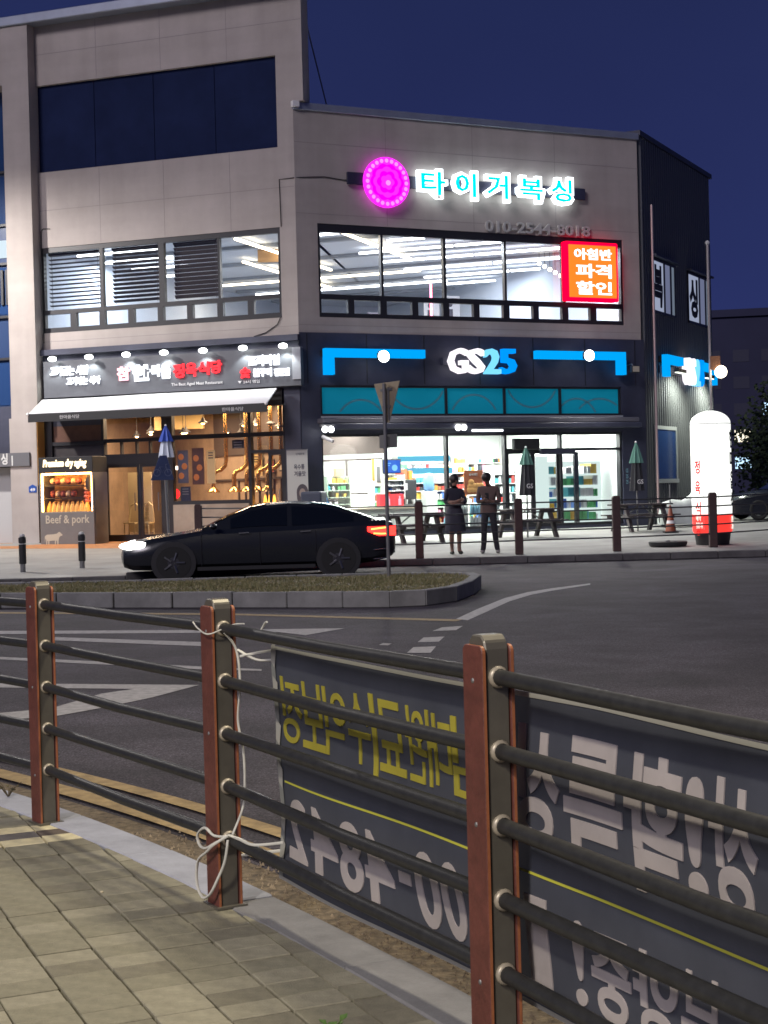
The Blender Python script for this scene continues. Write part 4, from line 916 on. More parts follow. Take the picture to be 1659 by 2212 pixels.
for k in range(8): MB(B).box(.03, .08, -1.1 - k * .55, -1.04 - k * .55, .42, 2.0).build('wall_batten', M_RD, bld)
for z in (1.25, 2.0): MB(B).box(.03, .08, -6.9, -.8, z, z + .06).build('wall_rail', M_RD, bld)
for s_, d_ in ((-6.6, -2.2), (-5.3, -.75), (-4.5, -.7), (-5.2, -3.2), (-3.6, -1.8), (-2.4, -1.3), (-1.3, -.75)): MB(A).box(s_ - .3, s_ + .3, d_ - .12, d_ + .12, 4.06, 4.095).build('ceiling_or_fill_light', emi('amber_fill', (1, .62, .28), 4), bld); area_lamp(A, s_ - .4, s_ + .4, d_ - .3, d_ + .3, 4.05, 78, (1, .70, .42), bld)  # amber ceiling panels and their lamps added to brighten the room
def cd_(s, d): return max(d, .80 * s + .12)
for k in range(9): MB(A).box(-7.8 + k * .9, -7.75 + k * .9, -7, -6.9, .42, 2.6).build('wall_batten', M_RD, bld)
for z in (1.5, 2.55): MB(A).box(-7.9, -.3, -7, -6.92, z, z + .06).build('wall_rail', M_RD, bld)
MB(A).box(-5.9, -4.3, -2.9, -2.8, 3.55, 4.1).build('bulkhead', mat('bulkhead_amber', (.6, .42, .18), .7), bld)
M_WARM = emi('bulb_amber', (1.0, .62, .26), 14)
pend = [(-5.7, -2.2, 3.42), (-5.3, -1.5, 3.46), (-4.75, -2.4, 3.42), (-4.35, -1.8, 3.4), (-3.5, -1.2, 3.62), (-3.3, -2.3, 3.38), (-2.75, -2.4, 3.34), (-2.6, -3.4, 3.55), (-2.0, -1.5, 3.55), (-1.3, -2.0, 3.5), (-.9, -1.6, 3.4), (-6.6, -3, 3.4)]
pr = None
for s, d, z in pend:
    d = cd_(s, d)
    lab = 'black dish pendant lamp glowing amber ' + ('over the restaurant doorway' if s < -4.2 else 'behind the big restaurant window' if s < -1.55 else 'above the restaurant side door')
    if pr is None:
        pr = thing('pendant_lamp', lab, 'pendant lamp', A(s, d, z), 'pendant lamps in the restaurant'); p0 = A(s, d, z)
        L = Local(p0, 0)
        MB(L).lathe([(.13, .0), (.14, .02), (.05, .09), (.03, .16)], n=12).build('lamp_shade', M_BLACK, pr, smooth=50); MB(L).ball((0, 0, .0), .055, 8, (1, 1, .7)).build('bulb', M_WARM, pr, smooth=60); MB(L).tube([(0, 0, .15), (0, 0, .6)], .008, 5).build('cord', M_BLACK, pr)
    else: dup(pr, A(s, d, z), label=lab)
# brass extraction pipes, tables, partition, posters
M_BRASS = mat('brass', (.70, .42, .16), .25, 1.0)
for k, (s, d) in enumerate(((-3.0, -1.6), (-2.5, -2.6), (-2.2, -1.3), (-1.85, -2.8), (-1.3, -1.5), (-.85, -2.4))):
    d = cd_(s, d)
    t = thing('smoke_pipe', 'brass smoke pipe bending down over a grill table, ' + ('behind the gold board', 'middle of the big window', 'under the small black sign', 'against the window edge', 'behind the sidelight', 'behind the side door')[k], 'extraction pipe', A(s, d, 1.7), 'brass smoke pipes in the restaurant')
    pts = [(s, d, 4.09), (s, d, 2.6), (s - .03, d, 2.42), (s - .18, d, 2.3), (s - .36, d, 2.24), (s - .42, d, 2.12), (s - .42, d, 1.75)]
    MB(A).tube(pts, .055, 8).build('duct', M_BRASS, t, smooth=50); MB(A).lathe([(.05, 1.80), (.16, 1.70), (.17, 1.67)], n=12) if False else None
    c = A(s - .42, d, 0); MB(Local((c.x, c.y, 0), 0)).lathe([(.055, 1.82), (.17, 1.71), (.18, 1.67), (.05, 1.67)], n=12).build('hood', M_BRASS, t, smooth=40)
    t = thing('grill_table', 'grill table under a brass pipe, ' + ('behind the gold board', 'middle of the big window', 'under the small black sign', 'against the window edge', 'behind the sidelight', 'behind the side door')[k], 'table', A(s - .42, d, .42), 'grill tables in the restaurant')
    MB(A).box(s - .95, s + .1, d - .35, d + .35, 1.12, 1.17).build('tabletop', mat('table_wood', (.28, .16, .08), .4), t); MB(A).box(s - .5, s - .34, d - .08, d + .08, .43, 1.12).build('pedestal', M_BLACK, t)
for k, (s0, s1, z0, z1, m_, lab) in enumerate(((-3.82, -3.5, 1.95, 2.85, mat('poster_dark', (.12, .12, .16), .6), 'dark menu poster with round meat photos on the restaurant glass'), (-3.38, -3.02, 1.9, 2.9, M_BROWN, 'dark vertical meat poster in the restaurant window'), (-2.93, -2.68, 1.92, 2.82, mat('poster_gold', (.95, .70, .32), .6), 'narrow golden paper poster in the restaurant window'), (-2.15, -1.8, 2.85, 3.08, M_BLACK, 'small black sign high in the restaurant window'), (-2.4, -1.85, 2.1, 2.7, mat('poster_gold', (.95, .70, .32), .6), 'wide gold board hung among the brass pipes'), (-3.75, -3.45, 1.45, 1.85, M_DARKCLAD, 'grey notice at the bottom corner of the restaurant window'))):
    p = thing('menu_poster', lab, 'poster', A(s0, -.3, z0)); d = -.24 if k != 4 else -1.5
    MB(A).box(s0, s1, d - .01, d, z0, z1).build('sheet', m_, p)
    q = MB(A)
    if k < 2:
        for j in range(3): q.ball(((s0 + s1) / 2 - .06 + .1 * (j % 2), d, z0 + .2 + .26 * j), .09, 7, (1, .1, 1))
        q.build('print', PAL[5], p)
    else:
        for j in range(3): q.box(s0 + .05, s1 - .06, d, d + .004, z1 - .08 - .07 * j, z1 - .05 - .07 * j)
        q.build('print', M_METAL if k in (3, 5) else M_BROWN, p)
for k, (d, z, ww, hh, lab) in enumerate(((-1.3, 2.2, .35, .45, 'small framed picture by the restaurant side door'), (-2.0, 2.15, .5, .4, 'wide framed picture on the restaurant side wall'), (-2.9, 2.2, .3, .5, 'narrow framed picture on the restaurant side wall'), (-3.7, 2.15, .45, .45, 'square framed picture deep on the restaurant side wall'))):
    p = thing('framed_picture', lab, 'picture', B(.0, d, z)); MB(B).box(.015, .03, d - ww, d, z, z + hh).build('frame', M_BLACK, p); MB(B).box(.008, .0145, d - ww + .04, d - .04, z + .04, z + hh - .04).build('picture', (mat('pic_cream', (.55, .48, .36), .6), mat('pic_red', (.4, .1, .07), .6), mat('pic_tan', (.5, .33, .2), .6), mat('pic_grey', (.3, .3, .3), .6))[k], p)
t = thing('entrance_light_panel', 'tall blue light panel inside the restaurant doorway', 'light panel', A(-4.7, -1.2, 1.4)); MB(A).box(-4.80, -4.55, -1.25, -1.18, 1.50, 2.28).build('panel', emi('panel_blue', (.02, .30, 1), 2.2), t); MB(A).box(-4.82, -4.53, -1.30, -1.25, 1.46, 2.32).build('back', M_BLACK, t)
t = thing('red_lantern', 'round red lamp glowing inside the restaurant doorway', 'lamp', A(-4.3, -.9, 1.5)); MB(A).ball((-4.30, -.9, 1.66), .16, 12).build('globe', emi('lantern_red', (1, .02, .02), 2.0), t, smooth=60); MB(A).tube([(-4.3, -.9, 1.82), (-4.3, -.9, 4.09)], .01, 5).build('cord', M_BLACK, t)
for k, (s, z) in enumerate(((-4.62, .95), (-4.28, .95))):
    t = thing('menu_lightbox', ('orange lit menu box under the blue panel', 'orange lit menu box under the red lamp')[k], 'light box', A(s, -1, z)); MB(A).box(s - .13, s + .13, -1.1, -1.0, z, z + .42).build('box', emi('menu_orange', (1, .42, .10), 1.6), t); MB(A).box(s - .09, s + .06, -1.0, -.99, z + .2, z + .3).build('print', PAL[4], t)
o = MB(A).box(-4.85, -4.3, -1.2, -1.1, 2.34, 2.44).build('strip_light', emi('strip_warm', (1, .8, .6), 5)); tag(o, 'warm strip light above the restaurant doorway', 'strip light')
t = thing('notice_board', 'pale free-standing notice board behind the restaurant glass door', 'notice board', A(-5.4, -1, .42)); MB(A).box(-5.85, -5.1, -1.1, -1.06, .6, 2.3).build('board', mat('notice_cream', (.62, .50, .30), .7), t)
for k in range(6): MB(A).box(-5.4, -5.2, -1.06, -1.05, .7 + k * .13, .78 + k * .13).build('slip', mat('slip', (.4, .33, .2), .7), t)
for k in range(2):
    t = thing('bar_chair', ('pale bent-back chair behind the restaurant glass door', 'yellowish bent-back chair next to the glass door frame')[k], 'chair', A(-5.6 + .45 * k, -.8, .42)); s = -5.6 + .45 * k; mm = mat('chair_cream', (.62, .5, .28), .6)
    MB(A).box(s - .18, s + .18, -.95, -.6, .85, .89).build('seat', mm, t)
    MB(A).tube([(s - .17, -.93, .89), (s - .12, -.95, 1.35), (s, -.96, 1.45), (s + .12, -.95, 1.35), (s + .17, -.93, .89)], .025, 6).build('backrest', mm, t)
    for a in (-.15, .15):
        for b in (-.92, -.63): MB(A).tube([(s + a, b, .85), (s + a * 1.2, b, .43)], .02, 6).build('leg', mm, t)
t = thing('grill_flame', 'orange flames on a grill seen through the restaurant sidelight', 'flame', A(-1.25, -.6, 1.17))
q = MB(A)
for k in range(9):
    s = -1.42 + .045 * k; h = .18 + .25 * abs(math.sin(k * 2.1)); q.lathe([(.03, 1.18), (.05, 1.18 + h * .3), (.02, 1.18 + h * .8), (.003, 1.18 + h)], s, -.6 + .03 * (k % 3), 6)
q.build('fire', emi('flame', (1, .38, .05), 3), t, smooth=60); MB(A).box(-1.5, -.95, -.75, -.45, 1.1, 1.175).build('grill', M_BLACK, t)

# fascia sign of the restaurant
t = thing('restaurant_sign', 'long dark restaurant sign board with white and red glowing Korean lettering', 'sign', A(-3.8, .2, 4.5))
MB(A).box(-7.72, .12, .03, .22, 4.44, 5.46).build('backing', mat('sign_slate', (.10, .105, .12), .55, 0, .15, 2), t)
MB(A).box(-.10, .14, .22, .26, 4.60, 5.44).build('end_panel', mat('sign_end', (.32, .33, .36), .5), t)
def sx(x): return A.px(x * .4333, 780, .25)[0]
def sz(x, y): return A.px(x * .4333, 718.9 + y * .4333, .25)[1]
M_LW = emi('sign_letter_white', (.92, .95, 1), 3.2); M_LR = emi('sign_letter_red', (1, .03, .04), 2.2); M_FACE = mat('sign_face', (.8, .8, .8), .5)
def sl(body, x0, y0, x1, y1, m, bold=.03, nm='lettering', d=.27, shear=0.0):
    return letters(A, body, sx(x0), sx(x1), sz((x0 + x1) / 2, y1), sz((x0 + x1) / 2, y0), .23, d, m, t, nm, bold, shear)
sl('고기굽는 사람', 248, 165, 440, 212, M_LW, .03, shear=.12); sl('고기파는 식사', 328, 218, 497, 258, M_LW, .03, shear=.12)
sl('참', 582, 168, 645, 238, emi('sign_pink', (1, .45, .5), 2.4), .035); sl('한', 655, 160, 748, 240, M_LW, .05); sl('마', 756, 158, 800, 218, M_LW, .05); sl('을', 802, 152, 848, 228, M_LW, .05)
for k, ch in enumerate('정육식당'): sl(ch, 862 + 62 * k, 155 - 6 * k, 918 + 62 * k, 226 - 8 * k, M_LR, .035, 'letter')
sl('The Best Aged Meat Restaurant', 850, 244, 1106, 264, M_FACE, .01, d=.24)
sl('프리미엄', 1240, 110, 1392, 164, M_LW, .04); sl('숯', 1196, 172, 1245, 226, M_LR, .04, 'letter'); sl('불구이', 1262, 176, 1352, 218, M_LW, .04); sl('전문점', 1366, 176, 1440, 214, M_LW, .04)
sl('▼ 24시 영업', 1182, 236, 1290, 252, M_FACE, .01, d=.24)
M_SPOT = emi('sign_spot', (.95, 1, .98), 7)
for k, (x, y) in enumerate(((262, 131), (445, 121), (630, 109), (818, 99), (1013, 89), (1212, 76), (1412, 65))):
    s, z = A.px(x * .4333, 718.9 + y * .4333, .42)
    lt = thing('sign_lamp', '%s sign lamp from the pier, shining down the restaurant sign' % ('first', 'second', 'third', 'fourth', 'fifth', 'sixth', 'seventh')[k], 'sign lamp', A(s, .3, z), 'lamps along the top of the restaurant sign')
    MB(A).tube([(s, .16, z + .10), (s, .42, z + .07)], .015, 5).build('arm', M_METAL, lt); MB(A).ball((s, .44, z), .13, 10, (1, .75, .55)).build('lamp_head', M_SPOT, lt, smooth=60)
    l = bpy.data.lights.new('sign_lamp_beam', 'SPOT'); l.energy = 26; l.spot_size = R(105); l.spot_blend = .5; l.shadow_soft_size = .04; l.color = (.92, 1, .97)
    lo = bpy.data.objects.new('sign_lamp_beam', l); col.objects.link(lo); lo.parent = lt; lo.location = A(s, .46, z - .10) - lt.location
    lo.rotation_euler = (Vector((0, 0, -1)) - A.n * .42).to_track_quat('-Z', 'Y').to_euler()
# awning
t = thing('awning', 'white retractable awning with dark valance over the restaurant front', 'awning', A(-4, .5, 3.9))
am = MB(A); N = 14
top = []; bot = []
for k in range(N + 1):
    f_ = k / N; top.append((-7.78 + f_ * 7.2, .22, 4.40 - .01 * math.sin(f_ * 9))); bot.append((-7.60 + f_ * 7.18, 1.22, 3.95 + .012 * math.sin(f_ * 14 + 1)))
vs = top + bot + [(a, b, c - .03) for a, b, c in top] + [(a, b, c - .03) for a, b, c in bot]; M_ = N + 1
fs = []
for k in range(N): fs += [(k, k + 1, M_ + k + 1, M_ + k), (2 * M_ + k + 1, 2 * M_ + k, 3 * M_ + k, 3 * M_ + k + 1), (k + 1, k, 2 * M_ + k, 2 * M_ + k + 1), (M_ + k, M_ + k + 1, 3 * M_ + k + 1, 3 * M_ + k)]
fs += [(0, M_, 3 * M_, 2 * M_), (N, 2 * M_ + N, 3 * M_ + N, M_ + N)]
am.add(vs, fs); am.build('canvas', mat('awning_canvas', (.66, .67, .68), .8, 0, .06, 1.2), t)
MB(A).box(-7.6, -.42, 1.23, 1.26, 3.72, 3.95).build('valance', M_BLACK, t)
for s in (-7.61, -.44): MB(A).ball((s, 1.24, 3.94), .05, 6).build('end_cap', M_WHITE, t)
for a in (-6.6, -1.7): letters(A, '한마을식당', a, a + .62, 3.78, 3.88, 1.261, 1.264, mat('dull_white', (.45, .45, .45), .6), t, bold=.01)
for s in (-6.9, -1.2): MB(A).tube([(s, .1, 4.25), (s + .3, .65, 4.05), (s, 1.2, 3.93)], .025, 6).build('arm', M_METAL, t)
# dry ageing showcase standing at the pier
def gA(u, v): q = onplaza(u, v); r = q - CORNER; return Vector((r.x, r.y, 0)).dot(A.x), Vector((r.x, r.y, 0)).dot(A.n)
t = thing('meat_showcase', 'lit amber dry ageing meat showcase marked Beef & pork beside the doors', 'showcase', A(-7.2, .9, .3))
g0 = .27; F1 = Frame(A(0, 1.15, 0), A.x, A.n)
s0, zt_ = F1.px(83, 989); s1, _ = F1.px(200, 985); zg1 = F1.px(84, 1022)[1]; zg0 = F1.px(88, 1106)[1]; zb = .30
zt_ = F1.px(140, 987)[1]; zg1 = F1.px(140, 1021)[1]; zg0 = F1.px(140, 1106)[1]
M_CASE = mat('case_grey', (.17, .165, .16), .5, 0, .1, 2)
MB(F1).box(s0, s1, -.75, 0, zb, zg0).build('base', M_CASE, t, bevel=.01); MB(F1).box(s0, s1, -.75, .02, zg1, zt_).build('header', M_BLACK, t, bevel=.01)
MB(F1).box(s0, s0 + .05, -.75, 0, zg0, zg1).build('side_panel', M_CASE, t); MB(F1).box(s1 - .05, s1, -.75, 0, zg0, zg1).build('side_panel', M_CASE, t); MB(F1).box(s0 + .05, s1 - .05, -.75, -.70, zg0, zg1).build('back_panel', mat('salt_wall', (.75, .42, .18), .7, 0, .2, 6), t)
MB(F1).box(s0 + .05, s1 - .05, -.02, -.012, zg0 + .002, zg1 - .002).build('glass', M_GLASS, t)
MB(F1).box(s0 + .06, s1 - .06, -.10, -.05, zg1 - .05, zg1 - .01).build('lamp', emi('amber_tube', (1, .50, .13), 34), t); MB(F1).box(s0 + .055, s0 + .085, -.06, -.03, zg0 + .02, zg1 - .06).build('lamp', emi('amber_tube', (1, .50, .13), 34), t); MB(F1).box(s1 - .085, s1 - .055, -.06, -.03, zg0 + .02, zg1 - .06).build('lamp', emi('amber_tube', (1, .50, .13), 34), t)
M_MEAT = mat('aged_meat', (.42, .10, .06), .5, 0, .4, 9); M_FAT = mat('meat_fat', (.75, .48, .28), .5, 0, .2, 9); M_SALT = mat('salt_block', (.85, .45, .12), .4, 0, .2, 10)
hh = (zg1 - zg0)
for k, fz in enumerate((.36, .68)): MB(F1).box(s0 + .08, s1 - .45, -.6, -.15, zg0 + hh * fz - .02, zg0 + hh * fz).build('shelf', M_BLACK, t)
for r, fz in enumerate((.70, .38)):
    for k in range(6 - r): MB(F1).ball((s0 + .22 + .165 * k, -.35, zg0 + hh * fz + .09), .10, 8, (.85, 1, .95)).build('meat_cut', M_MEAT if (k + r) % 2 else M_FAT, t, smooth=60)
for k in range(9): MB(F1).lathe([(.10, zg0 + .005), (.09, zg0 + .12), (.05, zg0 + .24 + .03 * (k % 2)), (.015, zg0 + .30)], s0 + .16 + .145 * k, -.28, 8).build('salt_block', M_SALT, t)
for k, (a, z, hgt) in enumerate(((s1 - .40, zg0 + .25, .65), (s1 - .2, zg0 + .25, .5))):
    for j in range(6): MB(F1).ball((a, -.32, z + .05 + hgt * j / 6), .12 - .008 * j, 8, (1, .8, .55)).build('rib_slab', M_MEAT if j < 3 else M_FAT, t, smooth=60)
MB(F1).lathe([(.05, zg1 - .5), (.10, zg1 - .4), (.10, zg1 - .25), (.06, zg1 - .1), (.06, zg1 - .06)], s1 - .22, -.15, 10).build('hanging_bottle', M_BLACK, t, smooth=50)
letters(F1, 'Premium dry aging', s0 + .16, s1 - .18, zg1 + .10, zt_ - .06, .021, .05, emi('letter_amber', (1, .80, .50), 2.2), t, bold=.02, shear=.2)
M_CREAM = mat('print_cream', (.50, .46, .36), .7)
letters(F1, 'Beef & pork', s0 + .18, s1 - .15, zg0 - .38, zg0 - .08, .001, .004, M_CREAM, t, bold=.012)
cow = [(0, .30), (.06, .34), (.30, .35), (.44, .37), (.50, .42), (.56, .42), (.57, .39), (.64, .34), (.63, .30), (.56, .29), (.52, .25), (.50, .18), (.49, .14), (.48, .0), (.44, 0), (.43, .13), (.40, .15), (.39, .0), (.35, 0), (.35, .15), (.20, .14), (.15, .13), (.14, 0), (.10, 0), (.10, .13), (.07, .14), (.06, 0), (.02, 0), (.03, .16), (.0, .22), (-.01, .1), (-.02, .1), (-.02, .28)]
m_ = MB(F1); n_ = len(cow); m_.add([(s0 + .15 + x * .85, .003, zb + .04 + z * .85) for x, z in cow], [tuple(range(n_))]); m_.build('cow_print', M_CREAM, t)
for k in range(4): MB(F1).box(s1 + .001, s1 + .02, -.70 + .0 * k, -.05, zb + .2 + .42 * k, zb + .56 + .42 * k).build('vent_panel', M_CASE, t)
# pier details and neighbours at the street corner
t = thing('address_plate', 'blue house number plate 49 on the pier', 'plate', A(-8.35, .4, 1.95)); pu = Frame(A(0, .36, 0), A.x, A.n); p0 = pu.px(63, 1064); p1 = pu.px(79, 1048)
MB(pu).prism([(p0[0], p0[1]), (p1[0], p0[1]), (p1[0], p1[1] - .04), ((p0[0] + p1[0]) / 2, p1[1] + .02), (p0[0], p1[1] - .04)], .0, .015, 'y').build('plate', mat('plate_blue', (.02, .08, .35), .4), t); letters(pu, '49', p0[0] + .04, p1[0] - .04, p0[1] + .03, p0[1] + .12, .015, .018, M_WHITE, t, bold=.03)
F2 = Frame(A(0, .42, 0), A.x, A.n)
a0, z1_ = F2.px(-60, 977); a1, _ = F2.px(63, 977); z0_ = F2.px(40, 1007)[1]
t = thing('door_sign', 'grey overhead sign ending in white 싱 above the side entrance', 'sign', F2(a1, 0, z0_)); MB(F2).box(a0, a1, -.5, .0, z0_, F2.px(40, 978)[1]).build('box', mat('sign_grey', (.13, .13, .14), .6), t)
b0, bz1 = F2.px(2, 980); b1, bz0 = F2.px(17, 1004); letters(F2, '싱', b0, b1, bz0, bz1, .0, .006, mat('dull_pale', (.62, .62, .6), .6), t, bold=.035); c0 = F2.px(25, 990)[0]; MB(F2).box(c0, c0 + .04, 0, .004, z0_ + .02, z0_ + .3).build('stripe', mat('dull_pale', (.62, .62, .6), .6), t)
e0 = F2.px(8, 1100)[0]; e1_ = F2.px(34, 1100)[0]; et = z0_ - .02
f = MB(A); f.box(e0, e0 + .12, -.1, .0, .3, et); f.box(e1_ - .08, e1_, -.1, 0, .3, et); f.box(e0 + .12, e1_ - .08, -.1, 0, .3, .42); f.box(e0 + .12, e1_ - .08, -.1, 0, et - .1, et)
o = f.build('entrance_door', M_FRAME, bld); MB(A).box(e0 + .12, e1_ - .08, -.07, -.05, .42, et - .1).build('pane', mat('door_glass', (.05, .05, .055), .15), o); MB(A).box(e0 + .16, e1_ - .1, -.05, -.045, et - .75, et - .2).build('paper', mat('paper_grey', (.34, .35, .36), .7), o); MB(A).box(e0 + .2, e1_ - .1, -.05, -.045, .5, 1.1).build('paper', mat('paper_grey', (.34, .35, .36), .7), o); MB(A).tube([(e0 + .05, .04, 1.2), (e0 + .05, .04, 1.6)], .02, 6).build('handle', M_WHITE, o)
MB(A).box(-16, e0 - .01, -.15, -.05, .35, et).build('side_entrance_wall', mat('entrance_pale', (.42, .42, .42), .7), bld)
MB(A).box(-16, -8.82, -.4, -.3, .3, 4.3).build('side_wall', M_DARKCLAD, bld)

# ================================================================== near fence
fence = thing('railing_fence', 'rail fence of wood-faced posts and five dark metal rails along the near pavement', 'fence', (-0.63, 5.63, 0))
M_WOOD = mat('red_wood', (.120, .038, .028), .55, 0, .30, 14, .25, 60); M_WEDGE = mat('wood_edge', (.34, .12, .05), .5, 0, .2, 20); M_CORE = mat('post_core', (.14, .13, .105), .42, .35, .15, 10); M_RAIL = mat('rail_dark', (.040, .041, .041), .48, .4, .25, 30); M_COLL = mat('collar_cream', (.36, .32, .25), .4, .2)
posts = [(-5.6, 11.6), (-4.10, 10.05), (-2.75, 8.62), (-1.575, 7.15), (-0.605, 5.63), (0.255, 3.99), (1.05, 2.30), (1.75, .5), (2.3, -1.5)]
RZ = [1.125, .938, .751, .563, .376]
def rounded(w, h, r, n=4):
    o = [(-w, 0), (w, 0)]
    for k in range(n + 1):
        a = math.pi / 2 * k / n; o.append((w - r + r * math.cos(a), h - r + r * math.sin(a)))
    for k in range(n + 1):
        a = math.pi / 2 + math.pi / 2 * k / n; o.append((-w + r + r * math.cos(a), h - r + r * math.sin(a)))
    return o
proto = None
for i, (x, y) in enumerate(posts):
    a = Vector(posts[max(i - 1, 0)]); b = Vector(posts[min(i + 1, len(posts) - 1)]); yaw = math.atan2((b - a).y, (b - a).x)
    if proto is None:
        # local x runs along the fence, +y is the road side
        L = Local(fence.location, 0)
        cp = MB(L); prof = [(-.044, 0), (.044, 0), (.044, 1.065), (.038, 1.085), (.022, 1.10), (-.022, 1.10), (-.038, 1.085), (-.044, 1.065)]
        cp.prism(prof, -.034, .034, 'y'); post = cp.build('post', M_CORE, fence, bevel=.004)
        for sg in (-1, 1):
            bd = MB(L); bd.prism(rounded(.050, 1.075, .018), sg * .035, sg * .047, 'y')
            fb = bd.build('face_board', [M_WOOD, M_WEDGE], post, bevel=.002)
            for pl in fb.data.polygons:
                if abs(pl.normal.y) < .5: pl.material_index = 1
            for z in (.22, .62, .985): MB(L).ball((0, sg * .047, z), .007, 6, (1, .5, 1)).build('bolt', M_METAL, post)
        for z in RZ:
            for sg in (-1, 1):
                m_ = MB(L); P = []
                for r_, xx in ((.027, .044), (.029, .049), (.027, .055), (.0215, .058)):
                    P.append([(sg * xx, r_ * math.cos(2 * math.pi * k / 14), z - ZP + r_ * math.sin(2 * math.pi * k / 14)) for k in range(14)])
                vs = [p for q in P for p in q]; m_.add(vs, [(q * 14 + k, q * 14 + (k + 1) % 14, (q + 1) * 14 + (k + 1) % 14, (q + 1) * 14 + k) for q in range(3) for k in range(14)])
                m_.build('collar', M_COLL, post, smooth=50)
        MB(L).box(-.065, .065, -.058, .058, 0, .008).build('foot_plate', M_CORE, post)
        proto = post; o = post
    else:
        o = proto.copy(); col.objects.link(o); o.parent = fence
        for ch in [c for c in proto.children]:
            c2 = ch.copy(); col.objects.link(c2); c2.parent = o
    o.location = Vector((x, y, ZP)) - fence.location; o.rotation_euler = (0, 0, yaw)
for i in range(len(posts) - 1):
    a, b = Vector(posts[i]), Vector(posts[i + 1]); t = (b - a).normalized() * .045
    for z in RZ:
        s = .004 * math.sin(i * 3 + z * 20)
        p, q = a + t, b - t; mid = (p + q) / 2
        MB().tube([(p.x, p.y, z), (mid.x, mid.y, z - .004 + s), (q.x, q.y, z)], .0205, 12, raw=True).build('rail', M_RAIL, fence, smooth=60)

# banner tied on the road side of the fence, its print seen reversed from here
BP = [Vector(p) for p in posts[4:]]
LB = [0]
for i in range(len(BP) - 1): LB.append(LB[-1] + (BP[i + 1] - BP[i]).length)
def fence_pt(s):
    i = 0
    while i < len(LB) - 2 and s > LB[i + 1]: i += 1
    t = (BP[i + 1] - BP[i]).normalized(); p = BP[i] + t * (s - LB[i]); return p, Vector((-t.y, t.x))
def banner_f(s, d, z):
    i = 0
    while i < len(LB) - 2 and s > LB[i + 1]: i += 1
    t0 = (BP[i + 1] - BP[i]).normalized(); p = BP[i] + t0 * (s - LB[i]); nn = Vector((-t0.y, t0.x))
    for j in range(1, len(LB) - 1):                     # blend the normal round a post
        if abs(s - LB[j]) < .25:
            ta = (BP[j] - BP[j - 1]).normalized(); tb = (BP[j + 1] - BP[j]).normalized(); f_ = (s - LB[j] + .25) / .5; t_ = (ta * (1 - f_) + tb * f_).normalized(); nn = Vector((-t_.y, t_.x)); p = p + nn * .0
    bul = .006 * math.sin(s * 5.1 + z * 3) + .006 * math.sin(s * 2.3 - z * 9) + .0045 * math.sin(z * 16 + s * 1.5)
    sag = -.006 * math.sin(math.pi * ((s - .3) % 1.86) / 1.86)
    q = p + nn * (.088 + .022 + bul + d); return Vector((q.x, q.y, z + sag))
S0, S1 = .255, 5.4; ZB0, ZB1 = .265, 1.075
ban = thing('printed_banner', 'dark navy advertising banner tied behind the fence rails, lettering reversed', 'banner', banner_f(2, 0, .3))
bm_ = MB(banner_f); NS, NZ = 120, 20
bm_.add([(S0 + (S1 - S0) * i / NS, 0, ZB0 + (ZB1 - ZB0) * j / NZ) for i in range(NS + 1) for j in range(NZ + 1)], [(i * (NZ + 1) + j, (i + 1) * (NZ + 1) + j, (i + 1) * (NZ + 1) + j + 1, i * (NZ + 1) + j + 1) for i in range(NS) for j in range(NZ)])
def cloth(name, c):
    """thin printed fabric: part of the light from the road side comes through"""
    if name in MATS: return MATS[name]
    m = mat(name, c, .55, 0, .16, 3, .08, 300); n = m.node_tree; b = n.nodes['Principled BSDF']; o = n.nodes['Material Output']
    tr = n.nodes.new('ShaderNodeBsdfTranslucent'); mx = n.nodes.new('ShaderNodeMixShader'); mx.inputs[0].default_value = .38
    n.links.new(b.inputs['Base Color'].links[0].from_socket, tr.inputs[0]); n.links.new(b.outputs[0], mx.inputs[1]); n.links.new(tr.outputs[0], mx.inputs[2]); n.links.new(mx.outputs[0], o.inputs[0]); return m
def banner_sheet_mat():
    return cloth('banner_navy', (.074, .082, .108))
bm_.build('sheet', banner_sheet_mat(), ban, smooth=80)
# hem strips
for z0, z1 in ((ZB1 - .012, ZB1), (ZB0, ZB0 + .012)):
    hm = MB(banner_f); hm.add([(S0 + (S1 - S0) * i / NS, -.004 , z) for i in range(NS + 1) for z in (z0, z1)], [(2 * i, 2 * i + 2, 2 * i + 3, 2 * i + 1) for i in range(NS)]); hm.build('hem', mat('hem_pale', (.36, .36, .32), .6), ban)
hm = MB(banner_f); hm.add([(s, -.004, ZB0 + (ZB1 - ZB0) * j / NZ) for j in range(NZ + 1) for s in (S0 + .0, S0 + .035)], [(2 * j, 2 * j + 1, 2 * j + 3, 2 * j + 2) for j in range(NZ)]); hm.build('hem', mat('hem_dark', (.20, .21, .20), .6), ban)
rr = random.Random(4); fl = MB(banner_f)                # torn pale flaps of the folded edge
for z in (.34, .45, .60, .75, .90, 1.02): MB(banner_f).add([(S0 + .005, -.006, z), (S0 + .035, -.006, z - .02), (S0 + .05, -.006, z + .05), (S0 + .012, -.006, z + .07 + .03 * rr.random())], [(0, 1, 2, 3)]).build('torn_flap', mat('hem_pale', (.36, .36, .32), .6), ban)

